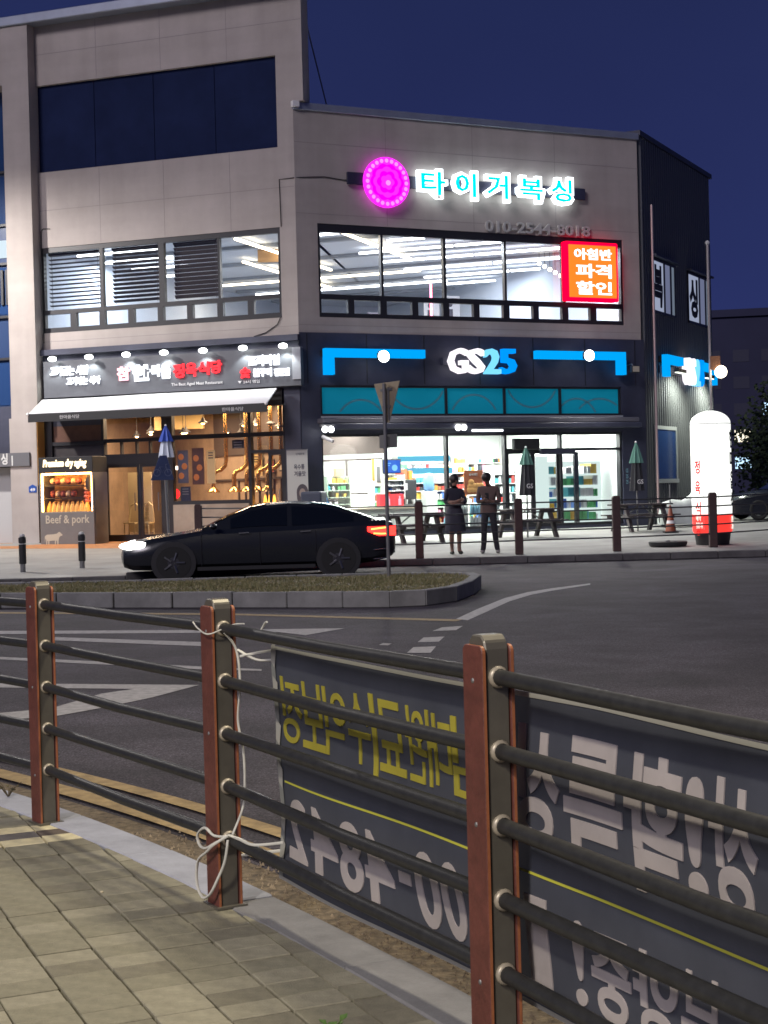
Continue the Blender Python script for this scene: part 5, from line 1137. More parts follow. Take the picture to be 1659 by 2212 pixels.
def btext(body, s0, s1, z0, z1, m, bold=.03, shear=0.0, nm='lettering'):
    """reads correctly from the road, so reversed from the pavement"""
    vs, fs = text_shape(body, bold, shear, 6)
    me = bpy.data.meshes.new('t'); me.from_pydata([(s1 - (s1 - s0) * a, -.0035 + .007 * b, z0 + (z1 - z0) * c) for a, b, c in vs], [], fs)
    bm = bmesh.new(); bm.from_mesh(me)
    s = s0 + .06
    while s < s1:
        bmesh.ops.bisect_plane(bm, geom=bm.verts[:] + bm.edges[:] + bm.faces[:], plane_co=(s, 0, 0), plane_no=(1, 0, 0)); s += .06
    z = z0 + .05
    while z < z1:
        bmesh.ops.bisect_plane(bm, geom=bm.verts[:] + bm.edges[:] + bm.faces[:], plane_co=(0, 0, z), plane_no=(0, 0, 1)); z += .05
    bm.verts.ensure_lookup_table(); bm.verts.index_update()
    q = MB(banner_f); q.add([tuple(v.co) for v in bm.verts], [tuple(v.index for v in f.verts) for f in bm.faces]); bm.free(); bpy.data.meshes.remove(me)
    return q.build(nm, m, ban)
def bs(u, v):
    """place on the banner seen at a pixel (measured once against the flat banner plane)"""
    best = None
    for i in range(len(BP) - 1):
        t0 = (BP[i + 1] - BP[i]).normalized(); nn = Vector((-t0.y, t0.x)); F = Frame(BP[i] + nn * .11, t0, nn)
        s, z = F.px(u, v)
        if -.05 <= s <= (BP[i + 1] - BP[i]).length + .05 and (best is None): best = (LB[i] + s, z)
    return best
M_BY = cloth('banner_yellow', (.56, .50, .07)); M_BW = cloth('banner_white', (.62, .57, .56))
def bchar(ch, u0, u1, vm, z0, z1, m, bold=.03, shear=0.0):
    return btext(ch, bs(u0, vm)[0], bs(u1, vm)[0], z0, z1, m, bold, shear, 'letter')
for ch, u0, u1, vm in (('장', 608, 655, 1530), ('보', 656, 702, 1545), ('익', 703, 746, 1560), ('수', 749, 793, 1570), ('료', 812, 868, 1590), ('완', 872, 918, 1605), ('대', 922, 975, 1620)):
    bchar(ch, u0, u1, vm, .752, .975, M_BY, .006)
btext('|', bs(800, 1580)[0] - .005, bs(800, 1580)[0] + .022, .72, .985, M_BY, .0)
btext('임', 1.47, 1.70, .752, .975, M_BY, .006)
for ch, u0, u1, vm, z0, z1, b_ in (('상', 1108, 1212, 1700, .69, .995, .027), ('특', 1222, 1346, 1740, .68, .99, .027), ('확', 1352, 1482, 1790, .67, .99, .027), ('!', 1488, 1530, 1800, .70, .97, .03), ('상', 1542, 1650, 1800, .685, .985, .027)): bchar(ch, u0, u1, vm, z0, z1, M_BW, b_)
for ch, u0, u1, vm, z0, z1 in (('2', 626, 668, 1790, .355, .56), ('4', 674, 734, 1815, .35, .56), ('8', 738, 788, 1840, .345, .56), ('4', 792, 852, 1865, .345, .56), ('-', 862, 888, 1880, .44, .475), ('0', 898, 950, 1900, .34, .56), ('0', 956, 1006, 1930, .34, .56)): bchar(ch, u0, u1, vm, z0, z1, M_BW, .02, .12)
btext('8', 1.60, 1.78, .34, .56, M_BW, .02, .12)
for ch, u0, u1, vm, z0, z1, b_ in (('1', 1145, 1192, 2060, .31, .56, .02), ('!', 1243, 1266, 2080, .33, .54, .01), ('중', 1280, 1360, 2100, .325, .53, .025), ('양', 1366, 1458, 2100, .32, .535, .025), ('분', 1466, 1556, 2120, .32, .535, .012)): bchar(ch, u0, u1, vm, z0, z1, M_BW, b_)
btext('상가 투자', 2.95, 4.6, .69, .985, M_BW, .018); btext('선착순', 2.85, 3.9, .32, .535, M_BW, .012)
yl = MB(banner_f); yl.add([(.31 + (S1 - .33) * i / NS, -.0035, .612 + z - .006 * math.cos(i * .12)) for i in range(NS + 1) for z in (0, .007)], [(2 * i, 2 * i + 2, 2 * i + 3, 2 * i + 1) for i in range(NS)]); yl.build('yellow_rule', mat('rule_yellow', (.50, .50, .06), .6), ban)
# cord tying the banner to the second post
rope = thing('white_cord', 'white cord looped round the middle wooden post and hanging in a loop', 'cord', (-.63, 5.63, .3))
M_ROPE = mat('cord_white', (.60, .60, .54), .7)
PX = posts[4]; yawp = math.atan2(posts[5][1] - posts[3][1], posts[5][0] - posts[3][0]); LP = Local((PX[0], PX[1], 0), yawp)
def smooth_path(P, n=8):
    o = []
    for i in range(len(P) - 1):
        p0, p1, p2, p3 = Vector(P[max(i - 1, 0)]), Vector(P[i]), Vector(P[i + 1]), Vector(P[min(i + 2, len(P) - 1)])
        for k in range(n):
            t = k / n; o.append(.5 * ((2 * p1) + (p2 - p0) * t + (2 * p0 - 5 * p1 + 4 * p2 - p3) * t * t + (3 * p1 - p0 - 3 * p2 + p3) * t ** 3))
    o.append(Vector(P[-1])); return o
def cord(pts, name, r=.0052): MB(LP).tube(smooth_path(pts), r, 6).build(name, M_ROPE, rope, smooth=60)
# loop hanging on the camera side of the post, knotted on the lowest rail
cord([(.10, -.02, .395), (.075, -.068, .40), (.02, -.080, .42), (-.05, -.078, .385), (-.045, -.076, .35), (.01, -.078, .345), (.07, -.070, .37), (.105, -.03, .40)], 'knot_loop')
cord([(.105, -.03, .40), (.08, -.075, .37), (.03, -.082, .335), (-.03, -.085, .30), (-.055, -.085, .25), (-.045, -.086, .195), (.0, -.085, .168), (.05, -.080, .19), (.085, -.066, .245), (.105, -.045, .31), (.105, -.03, .385)], 'hanging_loop')
cord([(.10, -.025, .40), (.18, -.022, .401), (.30, -.02, .402), (.36, .06, .41)], 'tail')
cord([(.10, -.02, 1.115), (.085, .03, 1.05), (.10, .035, .93), (.085, .03, .80), (.11, .035, .70), (.118, .035, .60), (.11, .03, .50), (.10, -.01, .40)], 'long_strand', .0042)
cord([(-.07, -.066, 1.145), (-.02, -.068, 1.125), (.06, -.066, 1.11), (.08, -.02, 1.125), (.09, .02, 1.14), (.2, .01, 1.15)], 'top_tie', .003)
cord([(.10, .03, 1.05), (.20, .06, 1.02), (.30, .10, 1.03)], 'corner_tie', .005); cord([(.12, .03, 1.03), (.22, .07, 1.05), (.30, .11, 1.06)], 'corner_tie', .005); cord([(.09, .03, .32), (.2, .08, .345), (.31, .11, .37)], 'corner_tie', .006)
cord([(.22, .05, 1.10), (.26, .06, 1.15), (.30, .05, 1.16)], 'loose_end', .004)
# weed growing at the foot of the view and a dry twig by the far kerb
def weed(name, label, cat, base, n, h, mats_, leaf, seed):
    rr = random.Random(seed); t = thing(name, label, cat, base)
    for k in range(n):
        a = rr.uniform(0, 6.28); ln = rr.uniform(.5, 1) * h; out_ = rr.uniform(.3, .9) * ln
        p = [Vector(base) + Vector((math.cos(a) * out_ * f_, math.sin(a) * out_ * f_, ln * (f_ - .35 * f_ * f_))) for f_ in (0, .35, .7, 1)]
        MB().tube(p, [.0025, .002, .0016, .001], 5, raw=True).build('stem', mats_[0], t)
        for j in range(leaf):
            q = p[1].lerp(p[3], (j + .4) / leaf); b_ = a + rr.uniform(-1.4, 1.4); L_ = rr.uniform(.02, .04); d_ = Vector((math.cos(b_), math.sin(b_), rr.uniform(.0, .5))); s_ = Vector((-d_.y, d_.x, 0)) * L_ * .38
            MB().add([q, q + d_ * L_ * .5 + s_ + Vector((0, 0, .004)), q + d_ * L_, q + d_ * L_ * .5 - s_ + Vector((0, 0, .004)), q + d_ * L_ * .5 + Vector((0, 0, -.004))], [(0, 1, 4), (1, 2, 4), (2, 3, 4), (3, 0, 4)], raw=True).build('leaf', mats_[1], t)
    return t
b_ = onz(704, 2262, ZP); weed('green_weed', 'small leafy green weed sprouting between the pavers at the bottom edge', 'weed', tuple(b_), 9, .10, (mat('weed_stem', (.10, .14, .04), .6), mat('weed_leaf', (.06, .13, .02), .6)), 4, 3)
b_ = onz(18, 1722, ZP); weed('dry_weed', 'thin dry twiggy weed at the kerb by the first post', 'weed', tuple(b_), 10, .16, (mat('dry_stem', (.09, .07, .04), .8), mat('dry_leaf', (.12, .10, .05), .8)), 1, 9)
for u, v, lab in ((220, 1929, 'tiny pale pebble on the pavers between the first and middle posts'), (503, 1910, 'tan scrap of litter lying on the pavers near the middle post')):
    b_ = onz(u, v, ZP); o = MB().ball((b_.x, b_.y, ZP + .004), .007, 6, (1, .8, .6)).build('pebble', mat('pebble_pale', (.6, .52, .35), .7)); tag(o, lab, 'pebble')

# ================================================================== island sign, bollards, far fence
b_ = onz(840, 1244, .2); tp = aty(826, 826, b_.y)
t = thing('yield_sign', 'back of a triangular traffic sign with a small plate on the grass island', 'traffic sign', (b_.x, b_.y, .19))
L = Local((b_.x, b_.y, 0), R(-58)); zt = tp.z
MB(L).tube([(0, 0, .19), (0, 0, zt - .02)], .032, 10).build('pole', M_METAL, t, smooth=50)
tri = [(-.40, zt), (.40, zt), (.045, zt - .66), (-.045, zt - .66)]
M_ALU = mat('sign_back', (.42, .34, .22), .45, .5, .15, 4)  # amber light put into the bare metal's colour
MB(L).prism(tri, .05, .062, 'y').build('sign_face', M_ALU, t, bevel=.004)
for z in (zt - .12, zt - .4): MB(L).box(-.2 + (zt - z) * .18, .2 - (zt - z) * .18, .034, .05, z - .02, z + .02).build('bracket', M_METAL, t)
for x in (-.07, .07): MB(L).box(x - .02, x + .02, .03, .05, zt - .62, zt - .08).build('stiffener', M_METAL, t)
zp0 = aty(822, 968, b_.y).z; zp1 = aty(822, 939, b_.y).z
MB(L).box(-.27, .27, .05, .06, zp0, zp1).build('plate', mat('plate_back', (.2, .2, .19), .5, .4), t, bevel=.003); MB(L).box(-.05, .05, .03, .05, zp0 + .05, zp1 - .03).build('bracket', M_METAL, t)
pr = None
for u, v, lab in ((50, 1239, 'black bollard with pale cap in front of the pier'), (178, 1232, 'black bollard with pale cap in front of the meat showcase')):
    b_ = onz(u, v, .10)
    if pr is None:
        pr = thing('bollard', lab, 'bollard', (b_.x, b_.y, .095), 'bollards on the far pavement'); L = Local((b_.x, b_.y, .095), 0)
        MB(L).lathe([(.10, 0), (.10, .02), (.055, .03), (.055, .20)], n=14).build('stem', M_METAL, pr, smooth=40); MB(L).lathe([(.07, .20), (.075, .22), (.075, .60), (.06, .61)], n=14).build('sleeve', M_BLACK, pr, smooth=40)
        MB(L).lathe([(.05, .61), (.075, .63), (.08, .68), (.075, .74), (.05, .76)], n=14).build('head', M_BLACK, pr, smooth=40); MB(L).lathe([(.062, .762), (.05, .80), (.02, .815)], n=14).build('cap', mat('cap_pale', (.5, .5, .48), .3), pr, smooth=40); MB(L).lathe([(.066, .60), (.068, .605), (.066, .615)], n=14).build('reflective_ring', M_WHITE, pr)
    else: dup(pr, (b_.x, b_.y, .095), 0, lab)
ff = thing('plaza_fence', 'dark brown post and rail fence along the far kerb in front of the shop', 'fence', (2.9, 34.1, .15))
fp = [(-4.2, 35.6), (-1.55, 33.9)]
for u, v in ((907, 1206), (1122, 1198), (1333, 1191), (1541, 1182)):
    q = onplaza(u, v); fp.append((q.x, q.y))
fp += [(9.9, 36.3), (12.2, 37.2)]
M_FPOST = mat('fence_post_brown', (.055, .03, .028), .7, 0, .2, 8); M_FRAIL = mat('fence_rail_dark', (.03, .03, .034), .5)
fpr = None
for i, (x, y) in enumerate(fp):
    z = plaza_z(y)
    if fpr is None:
        L = Local((x, y, z), 0); fpr = MB(L).prism([(-.085, 0), (.085, 0), (.085, 1.15), (.06, 1.2), (-.06, 1.2), (-.085, 1.15)], -.08, .08, 'y').build('post', M_FPOST, ff, bevel=.012)
        me_ = fpr.data; me_.transform(Matrix.Translation(-(Vector((x, y, z)) - ff.location))); fpr.location = Vector((x, y, z)) - ff.location
    else:
        o = fpr.copy(); col.objects.link(o); o.location = Vector((x, y, z)) - ff.location
for i in range(len(fp) - 1):
    a, b = Vector((*fp[i], plaza_z(fp[i][1]))), Vector((*fp[i + 1], plaza_z(fp[i + 1][1])))
    for z in (.30, .50, .70, .90, 1.10):
        zz = Vector((0, 0, z)); MB().tube([a + zz, b + zz], .016, 8, raw=True).build('rail', M_FRAIL, ff)
# bicycle sign by the restaurant
b_ = aty(353, 1150, 35.5)
t = thing('bicycle_sign', 'dark blue triangular bicycle sign seen against the restaurant window', 'traffic sign', (b_.x, 35.5, .18)); F3 = Frame((b_.x, 35.5), (1, 0), (0, -1))
q0, zb_ = F3.px(326, 1038); q1, _ = F3.px(377, 1038); _, zt = F3.px(355, 984); qc = (q0 + q1) / 2
M_SB = mat('traffic_sign_blue', (.02, .035, .10), .4); M_PB = mat('sign_print', (.10, .12, .20), .5)
MB(F3).prism([(q0, zb_), (q1, zb_), (qc + .11, zt), (qc - .05, zt)], .04, .055, 'y').build('sign_face', M_SB, t, bevel=.004); MB(F3).tube([(qc + .12, 0, .17), (qc + .05, 0, zt)], .03, 8).build('pole', M_METAL, t, smooth=50)
def ringc(F, cx, cz, r, d, rr=.009, n=18): return [(cx + r * math.cos(2 * math.pi * k / n), d, cz + r * math.sin(2 * math.pi * k / n)) for k in range(n + 1)]
bz = zb_ + .17
for dx in (-.125, .125): MB(F3).tube(ringc(F3, qc + .01 + dx, bz, .075, .058), .008, 5).build('wheel_print', M_PB, t)
MB(F3).tube([(qc - .115, .058, bz), (qc - .05, .058, bz + .13), (qc + .09, .058, bz + .13), (qc + .0, .058, bz), (qc - .05, .058, bz + .13)], .008, 5).build('frame_print', M_PB, t); MB(F3).tube([(qc + .135, .058, bz), (qc + .09, .058, bz + .13), (qc + .08, .058, bz + .18), (qc + .12, .058, bz + .19)], .008, 5).build('handlebar_print', M_PB, t)

# ================================================================== furniture on the plaza
M_PT = mat('table_brown', (.06, .05, .05), .7, 0, .3, 6)
def picnic(u, v, yaw, label, hole=False):
    b = onplaza(u, v); t = thing('picnic_table', label, 'picnic table', (b.x, b.y, b.z), 'picnic tables on the plaza'); L = Local((b.x, b.y, b.z), yaw)
    for k in range(5): MB(L).box(-.80, .80, -.35 + k * .142, -.35 + k * .142 + .132, .70, .74).build('plank', M_PT, t)
    for sg in (-1, 1):
        for k in range(2): MB(L).box(-.80, .80, sg * .60 + (k - 1) * .14, sg * .60 + (k - 1) * .14 + .132, .42, .455).build('bench_plank', M_PT, t)
        for e in (-.55, .55):
            MB(L).add([(e - .045, sg * .58, 0), (e + .045, sg * .58, 0), (e + .045, sg * .46, 0), (e - .045, sg * .46, 0), (e - .045, sg * .24, .70), (e + .045, sg * .24, .70), (e + .045, sg * .12, .70), (e - .045, sg * .12, .70)],
                      [(0, 3, 2, 1), (4, 5, 6, 7), (0, 1, 5, 4), (1, 2, 6, 5), (2, 3, 7, 6), (3, 0, 4, 7)]).build('leg', M_PT, t)
    for e in (-.60, .60): MB(L).box(e - .02, e + .02, -.72, .72, .35, .42).build('bench_bearer', M_PT, t); MB(L).box(e - .02, e + .02, -.33, .33, .62, .70).build('top_bearer', M_PT, t)
    MB(L).tube([(-.5, 0, .38), (-.05, 0, .69)], .02, 6).build('brace', M_METAL, t); MB(L).tube([(.5, 0, .38), (.05, 0, .69)], .02, 6).build('brace', M_METAL, t)
    return b
pt1 = picnic(893, 1172, R(28), 'dark picnic table half hidden by the car and a fence post'); pt2 = picnic(1140, 1160, R(24), 'dark picnic table under the folded parasol at the shop door'); pt3 = picnic(1384, 1147, R(20), 'dark picnic table under the parasol at the corner column')
def parasol(base, zs, label, m1, m2, tilt=0.0, txt=None):
    x, y, z = base; t = thing('folded_parasol', label, 'parasol', (x, y, z), 'folded parasols'); L = Local((x, y, 0), 0)
    zb, zm, ztop = zs
    MB(L).tube([(0, 0, z), (0, 0, ztop - .02)], .022, 8).build('pole', M_METAL, t)
    def folds(z0, r0, z1, r1, m, nm, n=16):
        mb = MB(L); V = []
        for zz, r in ((z0, r0), (z0 + (z1 - z0) * .5, r0 * .55 + r1 * .45), (z1, r1)):
            V += [(r * (1.0 if k % 2 else .72) * math.cos(2 * math.pi * k / n), r * (1.0 if k % 2 else .72) * math.sin(2 * math.pi * k / n), zz) for k in range(n)]
        mb.add(V, [(i * n + k, i * n + (k + 1) % n, (i + 1) * n + (k + 1) % n, (i + 1) * n + k) for i in range(2) for k in range(n)]); mb.build(nm, m, t)
    folds(zb, .21, zm + .05, .12, m2, 'lower_canopy'); folds(zm, .20, ztop, .02, m1, 'upper_canopy'); MB(L).ball((0, 0, ztop), .03, 6).build('finial', M_WHITE, t)
    if txt: letters(Frame((x, y), (1, 0), (0, -1)), txt, -.02, .14, zb + .18, zb + .30, .20, .215, mat('print_white', (.6, .6, .6), .6), t)
    return t
M_GRN = mat('parasol_green', (.10, .24, .19), .8); M_PBK = mat('parasol_black', (.025, .027, .032), .8)
def zof(u, v, Y): return aty(u, v, Y).z
q = aty(1139, 1100, pt2.y); parasol((q.x, pt2.y, pt2.z), (zof(1139, 1070, pt2.y), zof(1137, 1004, pt2.y), zof(1136, 966, pt2.y)), 'folded green and black parasol in front of the open shop door', M_GRN, M_PBK, txt='GS')
q = aty(1377, 1100, pt3.y); parasol((q.x, pt3.y, pt3.z), (zof(1377, 1060, pt3.y), zof(1377, 1000, pt3.y), zof(1376, 955, pt3.y)), 'folded green and black parasol against the dark corner column', M_GRN, M_PBK, txt='GS')
q = aty(360, 1000, 40); parasol((q.x, 40, plaza_z(40)), (zof(360, 988, 40), zof(359, 954, 40), zof(357, 919, 40)), 'folded blue and white parasol behind the bicycle sign', mat('parasol_blue', (.03, .08, .42), .7), mat('parasol_white', (.6, .66, .75), .7))
# inflatable advertising column
b_ = onplaza(1540, 1176); x, y, z = b_; Rr = 43 * y / FOC
t = thing('inflatable_sign', 'tall glowing white inflatable column with red band and Korean lettering', 'inflatable sign', (x, y, z)); L = Local((x, y, 0), 0)
z1 = zof(1540, 1151, y); z2 = zof(1540, 1110, y); z4 = zof(1538, 887, y); z3 = z4 - .30
def emdiff(name, c, s):
    m = mat(name, c, .5); b = m.node_tree.nodes['Principled BSDF']; b.inputs['Emission Color'].default_value = (*c, 1); b.inputs['Emission Strength'].default_value = s; return m
M_INF = emdiff('inflatable_white', (.88, .90, .84), 1.02); M_INR = emdiff('inflatable_red', (.85, .04, .03), .95)
MB(L).lathe([(Rr * .82, z), (Rr * .90, z1)], n=28).build('blower_base', M_BLACK, t, smooth=40)
MB(L).lathe([(Rr * .92, z1 + .001), (Rr * .98, z1 + .05), (Rr * .985, z2)], n=36).build('red_band', M_INR, t, smooth=40)
prof = [(Rr * .985, z2 + .001), (Rr, z2 + .3), (Rr, z3)] + [(Rr * math.cos(a) + 0, z3 + .30 * math.sin(a)) for a in [math.pi / 2 * k / 8 for k in range(1, 8)]] + [(.02, z4)]
MB(L).lathe(prof, n=36).build('tube', M_INF, t, smooth=50)
MB(L).lathe([(Rr * 1.002, z3 - .008), (Rr * 1.004, z3), (Rr * 1.002, z3 + .008)], n=36).build('seam', mat('seam_grey', (.4, .42, .38), .6), t)
MB(L).tube([(Rr * 1.001 * math.sin(.13), -Rr * 1.001 * math.cos(.13), z2 + .02), (Rr * 1.003 * math.sin(.13), -Rr * 1.003 * math.cos(.13), z3)], .004, 4).build('seam', MATS['seam_grey'], t)
class Wrap:
    def __init__(s, c): s.c = c; s.n = None
    def __call__(s, a, d, zz): an = a / Rr; r = Rr + d; return Vector((x + r * math.sin(an), y - r * math.cos(an), zz))
W = Wrap(b_); M_TR = emi('print_red', (.75, .03, .03), .9); M_TK = mat('print_black', (.02, .02, .02), .6)
zz = zof(1505, 995, y)
for k, ch in enumerate('정육식당'): text(MB(W), ch, -Rr * 1.12, -Rr * .78, zz - .30 - .50 * k * .92, zz - .50 * k * .92, .004, .010, .02).build('letter', M_TR, t)
for k, ch in enumerate('한마을식'): text(MB(W), ch, Rr * .92, Rr * 1.42, z3 - .55 - .46 * k, z3 - .15 - .46 * k, .004, .010, .03).build('letter', M_TK, t)
def vtext(body, a0, a1, z0, z1, m):
    vs, fs = text_shape(body, 0, 0); mb = MB(W); mb.add([(a0 + (a1 - a0) * c, .004 + .005 * b, z1 - (z1 - z0) * a) for a, b, c in vs], fs); mb.build('lettering', m, t)
vtext('The Best Aged Meat Restaurant', -Rr * .66, -Rr * .58, zz - 1.55, zz, mat('print_grey', (.45, .45, .45), .6))
for k, bdy in enumerate(('예약', '환영합니다')): text(MB(W), bdy, -Rr * 1.1, -Rr * (.78 if k == 0 else .68), z1 + .28 - .17 * k, z1 + .42 - .17 * k, .004, .010, .02).build('lettering', emi('print_lit', (1, .85, .75), 1), t)
for k in range(2): text(MB(W), ('문의', '24')[k], Rr * .95, Rr * 1.3, z1 + .24 - .15 * k, z1 + .38 - .15 * k, .006, .012, .02).build('lettering', emi('print_lit', (1, .85, .75), 1), t)
b_ = onplaza(1443, 1180)
t = thing('rubber_base', 'low round black rubber base lying on the plaza kerb', 'base weight', tuple(b_)); L = Local((b_.x, b_.y, 0), 0)
MB(L).lathe([(.38, b_.z), (.42, b_.z + .03), (.43, b_.z + .10), (.40, b_.z + .115), (.1, b_.z + .105)], n=28).build('ring', M_BLACK, t, smooth=40); MB(L).lathe([(.06, b_.z + .105), (.06, b_.z + .13)], n=12).build('socket', M_METAL, t)
b_ = onplaza(1478, 1138); t = thing('covered_scooter', 'motor scooter under a pale cover behind the inflatable sign', 'scooter', tuple(b_)); L = Local(tuple(b_), R(10))
mb = MB(L); V = []; n_ = 14
for fx, hz_, wd in ((-.72, .30, .16), (-.62, .62, .24), (-.35, .70, .28), (-.05, .66, .30), (.2, .82, .30), (.42, 1.12, .26), (.55, 1.05, .22), (.70, .55, .18)):
    V += [(fx, wd * math.cos(math.pi * k / (n_ - 1)) * (1.0 + .08 * math.sin(k * 2.1 + fx * 9)), .08 + hz_ * abs(math.sin(math.pi * k / (n_ - 1))) ** .6) for k in range(n_)]
mb.add(V, [(i * n_ + k, i * n_ + k + 1, (i + 1) * n_ + k + 1, (i + 1) * n_ + k) for i in range(7) for k in range(n_ - 1)] + [tuple(range(n_)), tuple(range(7 * n_, 8 * n_))]); mb.build('cover', mat('cover_pale', (.50, .55, .52), .7, 0, .15, 3), t, smooth=60)
for fx in (-.5, .52): MB(L).tube([(fx + .2 * math.cos(2 * math.pi * k / 14), 0, .22 + .18 * math.sin(2 * math.pi * k / 14)) for k in range(15)], .05, 6).build('wheel', M_BLACK, t, smooth=50)
b_ = onplaza(1449, 1150); t = thing('traffic_cone', 'orange traffic cone with a rod beside the corner column', 'traffic cone', tuple(b_)); L = Local(tuple(b_), 0)
MB(L).box(-.18, .18, -.18, .18, 0, .04).build('foot', M_BLACK, t); MB(L).lathe([(.14, .04), (.03, .70), (.025, .71)], n=14).build('body', mat('cone_orange', (.24, .06, .025), .5), t, smooth=40); MB(L).lathe([(.108, .24), (.075, .42)], n=14).build('stripe', M_WHITE, t, smooth=40); MB(L).tube([(0, 0, .7), (0, 0, 1.25)], .015, 6).build('rod', M_METAL, t)
# roll-up banner and delivery scooter at the corner column
F4 = Frame(A(0, .5, 0), A.x, A.n); a0, zt = F4.px(619, 974); a1, _ = F4.px(664, 974); _, zb_ = F4.px(640, 1092)
t = thing('standing_banner', 'pale standing banner with a portrait of a woman beside the restaurant', 'banner stand', F4((a0 + a1) / 2, 0, .35))
MB(F4).box(a0, a1, 0, .008, zb_ - .2, zt).build('sheet', mat('banner_pale', (.42, .43, .40), .7), t); MB(F4).box(a0, a1, -.02, .02, zt, zt + .03).build('top_bar', M_METAL, t); MB(F4).tube([((a0 + a1) / 2, -.05, .33), ((a0 + a1) / 2, -.03, zt)], .015, 6).build('pole', M_METAL, t); MB(F4).box(a0 - .02, a1 + .02, -.12, .12, .33, .40).build('base', M_BLACK, t)
M_INK = mat('ink_grey', (.07, .07, .09), .7); wd = a1 - a0
letters(F4, '육수통', a0 + wd * .34, a0 + wd * .85, zt - .50, zt - .36, .008, .011, M_INK, t, bold=.03); letters(F4, '겨울맛', a0 + wd * .34, a0 + wd * .9, zt - .68, zt - .54, .008, .011, M_INK, t, bold=.03); letters(F4, '단체환영', a0 + wd * .45, a0 + wd * .85, zt - .12, zt - .06, .008, .011, M_INK, t)
qx = a0 + wd * .72; qz = zt - 1.12
q = MB(F4); q.add([(qx + .165 * math.cos(a), .009, qz + .02 + .22 * math.sin(a) - (.1 if math.sin(a) < 0 else 0)) for a in [2 * math.pi * k / 20 for k in range(20)]], [tuple(range(20))]); q.add([(qx - .28, .009, qz - .62), (qx + .22, .009, qz - .62), (qx + .22, .009, qz - .36), (qx + .08, .009, qz - .22), (qx - .1, .009, qz - .22), (qx - .28, .009, qz - .40)], [tuple(range(6))]); q.build('portrait_hair', mat('ink_brown', (.06, .05, .06), .7), t)
q = MB(F4); q.add([(qx + .09 * math.cos(a), .011, qz + .125 * math.sin(a)) for a in [2 * math.pi * k / 16 for k in range(16)]], [tuple(range(16))]); q.build('portrait_face', mat('ink_skin', (.26, .21, .18), .7), t)
b_ = onplaza(690, 1140); b_ = Vector((aty(688, 1100, 39.5).x, 39.5, plaza_z(39.5)))
t = thing('delivery_scooter', 'dark delivery scooter with a tall cargo box, partly hidden by the car roof', 'scooter', tuple(b_)); L = Local(tuple(b_), R(75))
MB(L).box(-.62, -.12, -.27, .27, .78, 1.34).build('cargo_box', mat('box_navy', (.05, .06, .09), .5), t, bevel=.06, seg=3); MB(L).box(-.125, -.10, -.12, .12, 1.12, 1.28).build('box_badge', mat('badge_grey', (.25, .28, .32), .4), t)
mb = MB(L); V = []; n_ = 12
for fx, z0, z1_, wd_ in ((-.7, .45, .75, .12), (-.4, .35, .78, .17), (.0, .30, .80, .18), (.2, .30, .55, .17), (.42, .30, .60, .20), (.55, .45, 1.05, .20), (.66, .6, 1.0, .10)):
    V += [(fx, wd_ * math.cos(2 * math.pi * k / n_), (z0 + z1_) / 2 + (z1_ - z0) / 2 * math.sin(2 * math.pi * k / n_)) for k in range(n_)]
mb.add(V, [(i * n_ + k, i * n_ + (k + 1) % n_, (i + 1) * n_ + (k + 1) % n_, (i + 1) * n_ + k) for i in range(6) for k in range(n_)] + [tuple(range(n_)), tuple(range(6 * n_, 7 * n_))]); mb.build('body', mat('scooter_dark', (.04, .045, .055), .35), t, smooth=60)
for fx in (-.55, .68): MB(L).tube([(fx + .2 * math.cos(2 * math.pi * k / 16), 0, .25 + .2 * math.sin(2 * math.pi * k / 16)) for k in range(17)], .05, 8).build('wheel', M_BLACK, t, smooth=50)
MB(L).tube([(.56, -.33, 1.08), (.52, 0, 1.10), (.56, .33, 1.08)], .018, 6).build('handlebar', M_METAL, t); MB(L).tube([(.60, 0, .95), (.56, 0, 1.1)], .03, 6).build('stem', M_BLACK, t)

